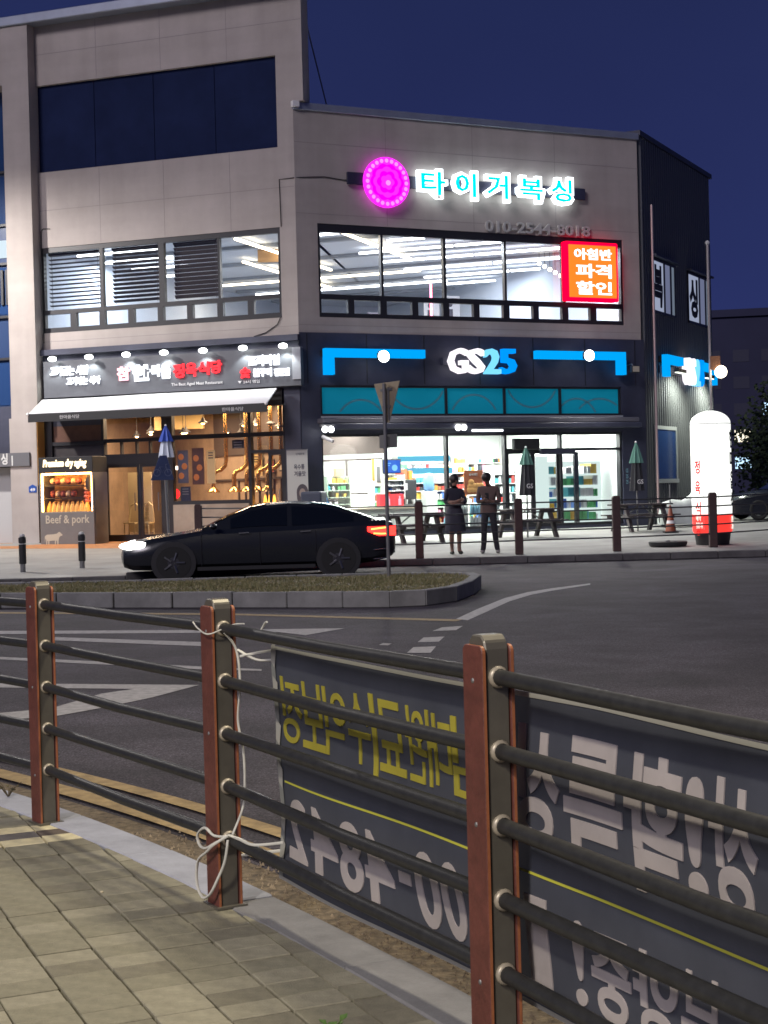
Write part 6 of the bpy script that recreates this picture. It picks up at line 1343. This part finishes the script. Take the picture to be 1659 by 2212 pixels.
# ================================================================== people
def person(name, label, loc, yaw, J, E, root, paint, mats_, face_dir, hair, hairmat, extra=None):
    """one continuous skinned body; J joint -> ((x, y, z), (rx, ry)); local -y is the way the body faces"""
    t = thing(name, label, 'person', loc)
    names = list(J); me = bpy.data.meshes.new('body'); me.from_pydata([J[n_][0] for n_ in names], [(names.index(a), names.index(b)) for a, b in E], [])
    o = bpy.data.objects.new('body', me); col.objects.link(o)
    sk = o.modifiers.new('skin', 'SKIN'); sk.use_smooth_shade = True
    for i, n_ in enumerate(names):
        d = me.skin_vertices[0].data[i]; d.radius = J[n_][1]; d.use_root = (n_ == root)
    ss = o.modifiers.new('sub', 'SUBSURF'); ss.levels = 2; ss.render_levels = 2
    dg = bpy.context.evaluated_depsgraph_get(); dg.update()
    m2 = bpy.data.meshes.new_from_object(o.evaluated_get(dg)); bpy.data.objects.remove(o); bpy.data.meshes.remove(me)
    m2.name = 'body'
    for m_ in mats_: m2.materials.append(m_)
    for p in m2.polygons: p.material_index = paint(p.center); p.use_smooth = True
    b = bpy.data.objects.new('body', m2); col.objects.link(b); b.parent = t
    L = Local(loc, yaw); b.rotation_euler = (0, 0, yaw)
    hd = Vector(J['head'][0]); f = Vector(face_dir).normalized(); sd = f.cross(Vector((0, 0, 1))).normalized(); up = sd.cross(f)
    def hp(a, b_, c): p = hd + sd * a + f * b_ + up * c; return (p.x, p.y, p.z)
    hm = MB(L); c0 = hp(0, -.025, .035); hm.ball(c0, .112, 12, hair[0])
    if hair[1]: hm.ball(hp(0, -.07, -.06), .085, 10, (1.05, .8, 1.3))
    hm.build('hair', hairmat, t, smooth=60)
    MB(L).ball(hp(0, .098, -.01), .016, 6, (.8, 1, 1.4)).build('nose', mats_[0], t, smooth=60)
    for e_ in (.092, -.092): MB(L).ball(hp(e_, 0, -.005), .022, 6, (.4, 1, 1.4)).build('ear', mats_[0], t, smooth=60)
    
    for e_ in (.033, -.033): MB(L).ball(hp(e_, .088, .02), .010, 6, (1.4, .6, .7)).build('eye', M_BLACK, t); MB(L).ball(hp(0, .09, -.05), .014, 6, (1.6, .5, .5)).build('mouth', mat('lip', (.28, .11, .09), .6), t)
    if extra: extra(t, L)
    return t
def fingers(J, E, palm, pref, d, side, spread=.019):
    """four bent fingers of unequal length and a thumb leaving the side of the palm"""
    p = Vector(J[palm][0]); d = Vector(d).normalized(); s = Vector(side).normalized(); n_ = d.cross(s)
    for k, ln in enumerate((.065, .078, .072, .055)):
        a = p + d * .035 + s * (k - 1.5) * spread; b = a + d * ln * .55 + n_ * .008; c = b + d * ln * .4 + n_ * .03
        for q, nm in ((a, 'a'), (b, 'b'), (c, 'c')): J['%s%d%s' % (pref, k, nm)] = (tuple(q), (.0095, .0095) if nm != 'c' else (.007, .007))
        E += [(palm, '%s0a' % pref if False else '%s%da' % (pref, k)), ('%s%da' % (pref, k), '%s%db' % (pref, k)), ('%s%db' % (pref, k), '%s%dc' % (pref, k))]
    a = p + s * -.035 + d * .01; b = a + d * .03 - s * .018 + n_ * .01
    J[pref + 'ta'] = (tuple(a), (.011, .011)); J[pref + 'tb'] = (tuple(b), (.009, .009)); E += [(palm, pref + 'ta'), (pref + 'ta', pref + 'tb')]
SKIN = mat('skin', (.27, .16, .115), .6); 
# woman, arms folded, dark loose top and knee length skirt
J = {'pelvis': ((0, 0, .93), (.145, .10)), 'spine': ((0, .0, 1.10), (.135, .10)), 'chest': ((0, 0, 1.30), (.155, .105)), 'neck0': ((0, 0, 1.43), (.055, .055)), 'neck': ((0, -.01, 1.50), (.045, .048)), 'head': ((0, -.02, 1.60), (.078, .092)), 'top': ((0, -.01, 1.68), (.065, .075)),
     'shl': ((-.165, 0, 1.38), (.06, .06)), 'ell': ((-.235, -.04, 1.13), (.047, .047)), 'wrl': ((-.05, -.19, 1.14), (.030, .030)), 'pal': ((.05, -.20, 1.17), (.028, .020)),
     'shr': ((.165, 0, 1.38), (.06, .06)), 'elr': ((.235, -.04, 1.12), (.047, .047)), 'wrr': ((.05, -.17, 1.10), (.030, .030)), 'par': ((-.04, -.19, 1.11), (.028, .020)),
     'hil': ((-.085, 0, .86), (.095, .095)), 'knl': ((-.085, -.01, .48), (.056, .058)), 'cal': ((-.085, .015, .30), (.052, .055)), 'anl': ((-.08, .01, .09), (.033, .036)), 'tol': ((-.10, -.14, .035), (.038, .026)), 'hel': ((-.08, .05, .04), (.033, .03)),
     'hir': ((.085, 0, .86), (.095, .095)), 'knr': ((.085, -.01, .48), (.056, .058)), 'car': ((.085, .015, .30), (.052, .055)), 'anr': ((.08, .01, .09), (.033, .036)), 'tor': ((.10, -.14, .035), (.038, .026)), 'her': ((.08, .05, .04), (.033, .03))}
E_ = [('pelvis', 'spine'), ('spine', 'chest'), ('chest', 'neck0'), ('neck0', 'neck'), ('neck', 'head'), ('head', 'top'), ('chest', 'shl'), ('shl', 'ell'), ('ell', 'wrl'), ('wrl', 'pal'), ('chest', 'shr'), ('shr', 'elr'), ('elr', 'wrr'), ('wrr', 'par'),
      ('pelvis', 'hil'), ('hil', 'knl'), ('knl', 'cal'), ('cal', 'anl'), ('anl', 'tol'), ('anl', 'hel'), ('pelvis', 'hir'), ('hir', 'knr'), ('knr', 'car'), ('car', 'anr'), ('anr', 'tor'), ('anr', 'her')]
Jw, Ew = dict(J), list(E_)
fingers(Jw, Ew, 'pal', 'fl', (1, -.1, .25), (0, -.3, 1)); fingers(Jw, Ew, 'par', 'fr', (-1, -.1, .05), (0, -.3, 1))
CL_NAVY = mat('cloth_navy', (.025, .025, .038), .85); CL_TAUPE = mat('cloth_taupe', (.11, .075, .065), .85); CL_DARK = mat('cloth_black', (.022, .022, .028), .85); SHOE_D = mat('shoe_dark', (.03, .035, .03), .7); SHOE_L = mat('shoe_light', (.40, .38, .36), .6); HAIR = mat('hair_dark', (.015, .012, .012), .5)
def paint_w(c):
    if c.z < .065: return 2
    if c.z > 1.46: return 0
    if c.z < .72: return 0
    if c.y < -.125 and 1.02 < c.z < 1.24: return 0
    return 1
def skirt(t, L):
    mb = MB(L); n_ = 20; V = []
    for z, rx, ry in ((.99, .165, .125), (.86, .20, .155), (.70, .215, .165), (.50, .235, .18)):
        V += [(rx * (1 + .05 * math.sin(k * 2.2 + z * 7)) * math.cos(2 * math.pi * k / n_), ry * (1 + .05 * math.cos(k * 1.7 + z * 5)) * math.sin(2 * math.pi * k / n_), z) for k in range(n_)]
    mb.add(V, [(i * n_ + k, i * n_ + (k + 1) % n_, (i + 1) * n_ + (k + 1) % n_, (i + 1) * n_ + k) for i in range(3) for k in range(n_)]); mb.build('skirt', mat('skirt_navy', (.035, .035, .05), .85), t, smooth=60)
    for a in (-.095, .095):
        b = MB(L); b.ball((a * 1.02, -.05, .032), .05, 8, (1.0, 2.3, .62)); b.build('shoe', SHOE_D, t, smooth=60)
pw = onplaza(985, 1197)
person('person', 'person with folded arms in a dark top and knee-length skirt facing the road', (pw.x, pw.y, pw.z), R(12), Jw, Ew, 'pelvis', paint_w, [SKIN, CL_NAVY, SHOE_D], (.15, -1, -.05), ((.95, 1.0, 1.05), True), HAIR, skirt)
# man looking down at the phone in his hands
Jm = {k: v for k, v in J.items()}
Jm.update({'chest': ((0, 0, 1.33), (.175, .115)), 'spine': ((0, 0, 1.12), (.150, .11)), 'neck0': ((0, -.015, 1.46), (.062, .062)), 'neck': ((-.01, -.045, 1.53), (.05, .053)), 'head': ((-.03, -.09, 1.62), (.080, .094)), 'top': ((-.035, -.085, 1.70), (.068, .078)),
           'shl': ((-.19, -.01, 1.41), (.065, .065)), 'ell': ((-.235, -.03, 1.12), (.050, .050)), 'wrl': ((-.10, -.26, 1.16), (.032, .032)), 'pal': ((-.04, -.31, 1.20), (.028, .022)),
           'shr': ((.19, -.01, 1.41), (.065, .065)), 'elr': ((.25, -.03, 1.12), (.050, .050)), 'wrr': ((.10, -.25, 1.13), (.032, .032)), 'par': ((.02, -.30, 1.17), (.028, .022)),
           'knl': ((-.11, -.02, .49), (.070, .072)), 'cal': ((-.12, .01, .30), (.065, .068)), 'anl': ((-.13, .01, .10), (.052, .056)), 'tol': ((-.17, -.15, .04), (.042, .030)), 'hel': ((-.13, .05, .04), (.036, .034)),
           'knr': ((.12, -.02, .49), (.070, .072)), 'car': ((.14, .01, .30), (.065, .068)), 'anr': ((.16, .01, .10), (.052, .056)), 'tor': ((.21, -.14, .04), (.042, .030)), 'her': ((.16, .05, .04), (.036, .034))})
Em = list(E_); fingers(Jm, Em, 'pal', 'fl', (.5, -.5, .6), (.6, .5, .4)); fingers(Jm, Em, 'par', 'fr', (-.5, -.5, .5), (-.6, .5, .4))
def paint_m(c):
    if c.z < .075: return 3
    if c.z > 1.49: return 0
    if c.y < -.23 and c.z > 1.05: return 0
    return 1 if c.z > .92 else 2
def man_extra(t, L):
    mb = MB(L); n_ = 18; V = []
    for z, rx, ry in ((1.15, .175, .13), (1.02, .182, .135), (.88, .185, .14)): V += [(rx * math.cos(2 * math.pi * k / n_), ry * math.sin(2 * math.pi * k / n_), z) for k in range(n_)]
    mb.add(V, [(i * n_ + k, i * n_ + (k + 1) % n_, (i + 1) * n_ + (k + 1) % n_, (i + 1) * n_ + k) for i in range(2) for k in range(n_)]); mb.build('shirt_hem', CL_TAUPE, t, smooth=60)
    for a, b in ((-.15, .0), (.185, .0)): MB(L).ball((a, -.05, .036), .052, 8, (1.0, 2.4, .66)).build('shoe', SHOE_L, t, smooth=60)
pm_ = onplaza(1058, 1195)
person('person', 'person in a taupe shirt and dark trousers looking down, beside the folded-arm person', (pm_.x, pm_.y, pm_.z), R(-8), Jm, Em, 'pelvis', paint_m, [SKIN, CL_TAUPE, CL_DARK, SHOE_L], (-.25, -1, -.55), ((.95, 1.02, .95), False), HAIR, man_extra)
L = Local((pm_.x, pm_.y, pm_.z), R(-8)); m_ = MB(L); m_.add([(-.045, -.345, 1.18), (.035, -.345, 1.18), (.035, -.375, 1.32), (-.045, -.375, 1.32), (-.045, -.355, 1.178), (.035, -.355, 1.178), (.035, -.385, 1.318), (-.045, -.385, 1.318)], [(0, 1, 2, 3), (7, 6, 5, 4), (0, 4, 5, 1), (1, 5, 6, 2), (2, 6, 7, 3), (3, 7, 4, 0)])
tag(m_.build('phone', M_BLACK), 'dark phone held in front of the person in the taupe shirt', 'phone')

# ================================================================== moving car, shown at rest
CARP = (-2.46, 30.85, 0.0); CYAW = R(4)
car = thing('sedan_car', 'black saloon car driving past the island with its red tail lamp lit', 'car', CARP); CB = Local(CARP, CYAW)
def L(x, y, z): return CB(x * 1.065, y, z)      # local -x is the front
M_CAR = mat('car_black', (.012, .014, .018), .22, 0, 0, spec=.6); M_CGL = mat('car_glass', (.006, .008, .012), .06); M_TYRE = mat('tyre', (.015, .015, .015), .8); M_RIM = mat('rim', (.10, .10, .11), .3, .8)
st = [(-2.47, .36, .56, .60), (-2.42, .26, .66, .76), (-2.25, .20, .74, .85), (-1.9, .19, .81, .90), (-1.4, .19, .88, .915), (-.95, .19, .95, .92), (0, .19, .97, .925), (1.0, .19, 1.0, .925), (1.6, .20, 1.03, .915), (2.05, .24, 1.055, .88), (2.3, .30, 1.05, .82), (2.42, .36, .99, .72), (2.47, .46, .86, .60)]
V = []; ns = 11
for x, zb, zt, wd in st:
    half = [(0, zb), (wd * .80, zb), (wd * .97, zb + .10), (wd, (zb + zt) / 2), (wd * .965, zt - .10), (wd * .86, zt - .015)]
    V += [(x, -a, b) for a, b in half[::1]][0:6] + [(x, 0, zt + .025)] + [(x, a, b) for a, b in half[:0:-1]]
ns = 12
mb = MB(L); mb.add(V, [(i * ns + k, i * ns + (k + 1) % ns, (i + 1) * ns + (k + 1) % ns, (i + 1) * ns + k) for i in range(len(st) - 1) for k in range(ns)] + [tuple(range(ns)), tuple(range((len(st) - 1) * ns, len(st) * ns))])
body = mb.build('body', M_CAR, car, smooth=38)
gh = [(-1.02, .96, .80), (-.55, 1.20, .79), (-.15, 1.36, .785), (.15, 1.415, .78), (.55, 1.44, .78), (.95, 1.42, .775), (1.35, 1.35, .76), (1.75, 1.21, .74), (2.12, 1.07, .70)]
def ghp(x, zt, wb, t):
    """t 0 belt, 1 roof edge"""
    wt = wb - .52 * max(zt - .95, 0) * .8; zb = .93
    return (wb + (wt - wb) * t, zb + (zt - .035 - zb) * t)
V = []; n_ = 9
for x, zt, wb in gh:
    (w0, z0), (w1, z1_) = ghp(x, zt, wb, 0), ghp(x, zt, wb, 1)
    V += [(x, -w0, z0), (x, -(w0 + w1) / 2 - .012, (z0 + z1_) / 2), (x, -w1, z1_), (x, -w1 * .7, zt), (x, 0, zt + .012), (x, w1 * .7, zt), (x, w1, z1_), (x, (w0 + w1) / 2 + .012, (z0 + z1_) / 2), (x, w0, z0)]
mb = MB(L); mb.add(V, [(i * n_ + k, i * n_ + k + 1, (i + 1) * n_ + k + 1, (i + 1) * n_ + k) for i in range(len(gh) - 1) for k in range(n_ - 1)] + [tuple(range(n_)), tuple(range((len(gh) - 1) * n_, len(gh) * n_))]); mb.build('cabin', M_CAR, car, smooth=38)
def side_win(i0, i1, f0, f1, sg):
    mb = MB(L); P = []
    for i in range(i0, i1 + 1):
        x, zt, wb = gh[i]
        for tt in (f0, (f0 + f1) / 2, f1):
            w_, z_ = ghp(x, zt, wb, tt); P.append((x + (.05 if i == i0 else (-.04 if i == i1 else 0)), sg * (w_ + .022 - .012 * abs(tt - .5)), z_))
    mb.add(P, [(3 * k + j, 3 * k + j + 1, 3 * k + j + 4, 3 * k + j + 3) for k in range(i1 - i0) for j in range(2)]); return mb.build('side_window', M_CGL, car)
for sg in (-1, 1): side_win(1, 4, .12, .88, sg); side_win(4, 7, .12, .88, sg)
def top_glass(i0, i1, nm):
    mb = MB(L); P = []
    for i in range(i0, i1 + 1):
        x, zt, wb = gh[i]; w1 = ghp(x, zt, wb, 1)[0]
        P += [(x, -w1 * .93, zt - .012), (x, -w1 * .6, zt + .012), (x, 0, zt + .022), (x, w1 * .6, zt + .012), (x, w1 * .93, zt - .012)]
    mb.add(P, [(5 * k + j, 5 * k + j + 1, 5 * k + j + 6, 5 * k + j + 5) for k in range(i1 - i0) for j in range(4)]); return mb.build(nm, M_CGL, car, smooth=60)
top_glass(0, 3, 'windshield'); top_glass(5, 8, 'rear_window')
for x in (-1.52, 1.42):
    for sg in (-1, 1):
        w_ = None
        c = (x, sg * .80, .33)
        def wl(prof, nm, m, par):
            mb = MB(L); N = 22; V = []
            for r, yy in prof: V += [(x + r * math.cos(2 * math.pi * k / N), sg * yy, .33 + r * math.sin(2 * math.pi * k / N)) for k in range(N)]
            mb.add(V, [(i * N + k, i * N + (k + 1) % N, (i + 1) * N + (k + 1) % N, (i + 1) * N + k) for i in range(len(prof) - 1) for k in range(N)] + [tuple(range((len(prof) - 1) * N, len(prof) * N))]); return mb.build(nm, m, par, smooth=40)
        wl([(.40, .60), (.40, .928), (.35, .930)], 'wheel_arch', M_BLACK, car)
        wh = wl([(.20, .72), (.32, .72), (.33, .76), (.33, .90), (.31, .936), (.23, .938)], 'wheel', M_TYRE, car)
        wl([(.225, .930), (.20, .934), (.06, .940)], 'rim', M_RIM, wh)
        for k in range(5):
            a = 2 * math.pi * k / 5; mb = MB(L); mb.tube([(x + .05 * math.cos(a), sg * .944, .33 + .05 * math.sin(a)), (x + .20 * math.cos(a), sg * .942, .33 + .20 * math.sin(a))], .022, 5); mb.build('spoke', mat('spoke', (.22, .22, .23), .3, .8), wh)
M_TAIL = emi('tail_red', (1, .02, .015), 5); M_TAILO = emi('tail_orange', (1, .22, .04), 6); M_HEAD = emi('head_white', (1, .98, .95), 7)
for sg in (-1, 1):
    mb = MB(L); P = []
    for x, wd in ((1.95, .905), (2.15, .878), (2.30, .838), (2.42, .755), (2.475, .66)): P += [(x, sg * wd, .74 + (.09 if x < 2.0 else 0)), (x, sg * wd, .92)]
    mb.add(P, [(2 * k, 2 * k + 1, 2 * k + 3, 2 * k + 2) for k in range(4)]); o = mb.build('tail_lamp', M_TAIL, car)
    MB(L).tube([(2.02, sg * .912, .87), (2.2, sg * .885, .89), (2.32, sg * .85, .90)], .016, 6).build('lamp_strip', M_TAILO, o); MB(L).tube([(2.06, sg * .908, .79), (2.2, sg * .885, .78), (2.32, sg * .85, .78)], .014, 6).build('lamp_strip', M_TAILO, o)
    mb = MB(L); mb.ball((-2.20, sg * .76, .67), .17, 12, (1.7, .75, .48)); mb.build('headlight', M_HEAD, car, smooth=60)
    mb = MB(L); mb.ball((-.80, sg * .99, 1.0), .10, 8, (.7, 1, .6)); mb.build('door_mirror', M_CAR, car, smooth=60)
    for x in (-.35, .75): MB(L).tube([(x, sg * .945, .86), (x + .18, sg * .948, .87)], .012, 6).build('door_handle', M_METAL, car)
    MB(L).box(-1.1, 1.0, sg * .885 - .03, sg * .885 + .03, .17, .24).build('sill', M_BLACK, car)
    for x in (-1.02, .02, 1.02): MB(L).tube([(x, sg * .922, .26), (x, sg * .932, .55), (x, sg * .905, .88)], .006, 4).build('door_seam', M_BLACK, car)
MB(L).box(2.46, 2.485, -.26, .26, .55, .67).build('number_plate', mat('plate_white', (.6, .6, .58), .5), car); MB(L).box(2.43, 2.46, -.6, .6, .40, .46).build('bumper_strip', M_METAL, car)
for z in (.48, .30): MB(L).tube([(2.05, -.89, z), (2.3, -.83, z + .01)], .010, 5).build('bumper_reflector', mat('chrome', (.6, .6, .55), .2, .9), car)
l = bpy.data.lights.new('headlight_beam', 'SPOT'); l.energy = 60; l.spot_size = R(50); l.spot_blend = .6; l.shadow_soft_size = .08
lo = bpy.data.objects.new('headlight_beam', l); col.objects.link(lo); lo.parent = car; lo.location = L(-2.5, 0, .62) - Vector(CARP); lo.rotation_euler = Vector((-1, -.05, -.12)).to_track_quat('-Z', 'Y').to_euler()

# ================================================================== surroundings seen past the corner
def leafy(name, label, c, r, n, seed, mats_, trunk_h, sq=(1, 1, 1), ls=.12, group=None):
    rr = random.Random(seed); x, y, z = c; t = thing(name, label, 'tree', (x, y, z), group); L = Local((x, y, z), 0)
    tk = MB(L); top = trunk_h + r * .5
    tk.tube([(0, 0, 0), (.05, 0, trunk_h * .6), (-.03, .04, top)], [r * .07, r * .055, r * .02], 8)
    for k in range(6):
        a = k * 1.05 + rr.random(); tk.tube([(0, 0, trunk_h * (.6 + .08 * k)), (math.cos(a) * r * .3, math.sin(a) * r * .3, trunk_h + r * .2), (math.cos(a) * r * .6, math.sin(a) * r * .6, trunk_h + r * (.2 + .12 * k))], [r * .03, r * .02, r * .006], 6)
    tk.build('trunk', mat('bark', (.07, .05, .04), .9, 0, .3, 8), t, smooth=60)
    cr = MB(L); lob = [(rr.uniform(-.6, .6) * r * sq[0], rr.uniform(-.6, .6) * r * sq[1], trunk_h + r * .55 * sq[2] + rr.uniform(-.5, .55) * r * sq[2], r * rr.uniform(.28, .5)) for _ in range(14)]
    for k in range(n):
        a, b, cz, q = rr.choice(lob); u = Vector((rr.gauss(0, 1), rr.gauss(0, 1), rr.gauss(0, 1))).normalized() * q * rr.random() ** .4
        p = Vector((a, b, cz)) + u; d = Vector((rr.gauss(0, 1), rr.gauss(0, 1), rr.gauss(0, .6))).normalized(); s = d.orthogonal().normalized() * ls * .45; e = d * ls * rr.uniform(.7, 1.3)
        cr.m = rr.randrange(len(mats_)); cr.add([p, p + e * .5 + s, p + e, p + e * .5 - s], [(0, 1, 2, 3)])
    cr.build('crown', mats_, t); return t
LEAF = [mat('leaf_dark', (.022, .036, .016), .8), mat('leaf_mid', (.032, .055, .02), .8), mat('leaf_light', (.05, .075, .03), .8)]
q = aty(12, 985, 50); leafy('street_tree', 'dark leafy tree beside the pier above the side entrance', (q.x - .4, 47.5, .4), 1.7, 2600, 5, LEAF, 2.2, ls=.16, group=None)
q = aty(1650, 1100, 62); leafy('street_tree', 'dark leafy tree beyond the inflatable sign', (q.x + 1.2, 62, .4), 2.6, 3500, 8, LEAF, 1.2, (1, 1, 1.1), ls=.2)
for k, (u, Y, r) in enumerate(((1596, 58, .8), (1632, 57, .9))):
    q = aty(u, 1110, Y); leafy('shrub', ('low green shrub beside the inflatable sign', 'low green shrub under the blue canopy')[k], (q.x, Y, .4), r, 900, 20 + k, LEAF, .1, (1.2, 1, .8), ls=.12)
q = aty(1612, 1085, 60)
t = thing('blue_stall', 'small stall with a blue canopy beyond the inflatable sign', 'stall', (q.x, 60, .4)); zt = zof(1610, 1070, 60)
MB().add([(q.x - .7, 59.2, zt), (q.x + .7, 59.2, zt), (q.x + .75, 60.4, zt - .05), (q.x - .75, 60.4, zt - .05), (q.x - .85, 58.8, zt - .35), (q.x + .9, 58.8, zt - .3)], [(0, 1, 2, 3), (0, 4, 5, 1)]).build('canopy', mat('stall_blue', (.05, .20, .50), .7), t)
for a in (-.7, 0, .7): MB().tube([(q.x + a, 59.3, .4), (q.x + a, 59.3, zt)], .03, 6).build('pole', M_METAL, t)
q = aty(1640, 1135, 50)
t = thing('parked_car', 'dark parked car behind the fence past the inflatable sign', 'car', (q.x + 1.2, 50, .38)); L2 = Local((q.x + 1.2, 50, .38), R(5))
V = []
for x, zb, zt, wd in [(a, b, c, d) for a, b, c, d in st]: V += [(x, -wd, zb), (x, -wd, zt - .1), (x, -wd * .85, zt), (x, wd * .85, zt), (x, wd, zt - .1), (x, wd, zb)]
mb = MB(L2); mb.add(V, [(i * 6 + k, i * 6 + (k + 1) % 6, (i + 1) * 6 + (k + 1) % 6, (i + 1) * 6 + k) for i in range(len(st) - 1) for k in range(6)] + [tuple(range(6)), tuple(range((len(st) - 1) * 6, len(st) * 6))]); mb.build('body', M_CAR, t, smooth=38)
V = []
for x, zt, wb in gh: V += [(x, -wb, .95), (x, -wb * .8, zt), (x, wb * .8, zt), (x, wb, .95)]
mb = MB(L2); mb.add(V, [(i * 4 + k, i * 4 + k + 1, (i + 1) * 4 + k + 1, (i + 1) * 4 + k) for i in range(len(gh) - 1) for k in range(3)]); mb.build('cabin', M_CGL, t, smooth=38)
for x in (-1.52, 1.42):
    for sg in (-1, 1): MB(L2).tube([(x + .26 * math.cos(2 * math.pi * k / 18), sg * .86, .33 + .26 * math.sin(2 * math.pi * k / 18)) for k in range(19)], .07, 8).build('wheel', M_TYRE, t, smooth=50)
# distant apartment blocks, almost lost in the dark
M_APT = mat('apartment_wall', (.030, .032, .072), .9, 0, .15, .1); M_AW = mat('dark_window', (.022, .024, .055), .6)
WIN = [emi('far_window_%d' % k, c, 1.3) for k, c in enumerate(((1, .9, .7), (.5, .75, 1), (.9, .95, 1)))]
LITPX = ((1622, 745, 2), (1638, 747, 2), (1655, 860, 1), (1616, 1012, 1), (1626, 1012, 2), (1586, 940, 2), (1601, 938, 0))
for bi, (x, Y, wd, h, lab) in enumerate(((44, 170, 26, 19.5, 'dark apartment block with a few lit windows beyond the corrugated side'), (75, 210, 30, 21, 'longer dark apartment block behind the first one'))):
    t = thing('apartment_block', lab, 'building', (x, Y, 0)); L3 = Local((x, Y, 0), R(-12))
    MB(L3).box(-wd / 2, wd / 2, 0, 14, 0, h).build('wall', M_APT, t); MB(L3).box(-wd / 2 - .3, wd / 2 + .3, -.3, 14.3, h, h + .8).build('roof', M_APT, t)
    for i in range(8):
        for j in range(int(h / 2.9) - 1):
            a = -wd / 2 + 1.2 + i * (wd - 2.0) / 8; z = 3 + j * 2.9; c_ = L3(a + .85, 0, z + .65); d_ = c_ - Vector((0, 0, CAMZ)); on = None
            for uu, vv, kk in LITPX:
                r_ = ray(uu, vv); q_ = Vector((0, 0, CAMZ)) + r_ * (d_.y / r_.y)
                if bi == 0 and abs(q_.x - c_.x) < 1.0 and abs(q_.z - c_.z) < 1.45: on = kk
            MB(L3).box(a, a + 1.7, -.04, .0, z, z + 1.3).build('window', M_AW if on is None else WIN[on], t)
for u, v, Y, m_, lab in ((1625, 745, 120, 2, 'cluster'), ):
    pass

# street lamps standing just outside the view
def street_lamp(x, y, h, ax, ay, label, energy, colr, size=.25, spot=150):
    t = thing('street_lamp', label, 'street lamp', (x, y, 0), 'street lamps'); M_LP = mat('lamp_post', (.2, .2, .21), .4, .6)
    MB().lathe([(.11, 0), (.09, 1.2), (.055, h)], x, y, 14).build('pole', M_LP, t, smooth=40); MB().tube([(x, y, h - .1), (x + ax * .5, y + ay * .5, h + .25), (x + ax, y + ay, h + .3)], .035, 8).build('arm', M_LP, t, smooth=40)
    hx, hy = x + ax, y + ay
    MB().box(hx - .3, hx + .3, hy - .14, hy + .14, h + .24, h + .34).build('lamp_head', M_LP, t, bevel=.03); MB().box(hx - .24, hx + .24, hy - .10, hy + .10, h + .215, h + .238).build('lens', emi('lamp_lens', (1, .93, .82), 4), t)
    l = bpy.data.lights.new('lamp_glow', 'SPOT'); l.energy = energy; l.color = colr; l.shadow_soft_size = size; l.spot_size = R(spot); l.spot_blend = .5
    lo = bpy.data.objects.new('lamp_glow', l); col.objects.link(lo); lo.parent = t; lo.location = Vector((hx, hy, h + .18)) - t.location; return lo
street_lamp(-17.2, 39.6, 11.2, 1.6, .5, 'street lamp out of frame lighting the restaurant facade', 8000, (1, .94, .90), spot=176)
street_lamp(4.8, 8.6, 8.0, -2.9, -2.0, 'street lamp out of frame lighting the near pavement', 1500, (1, .88, .66), size=.55, spot=160)
street_lamp(-5.2, -3.2, 6.8, 1.7, 1.0, 'street lamp behind the viewpoint lighting the fence and banner', 2300, (1, .90, .74), size=.3, spot=165)
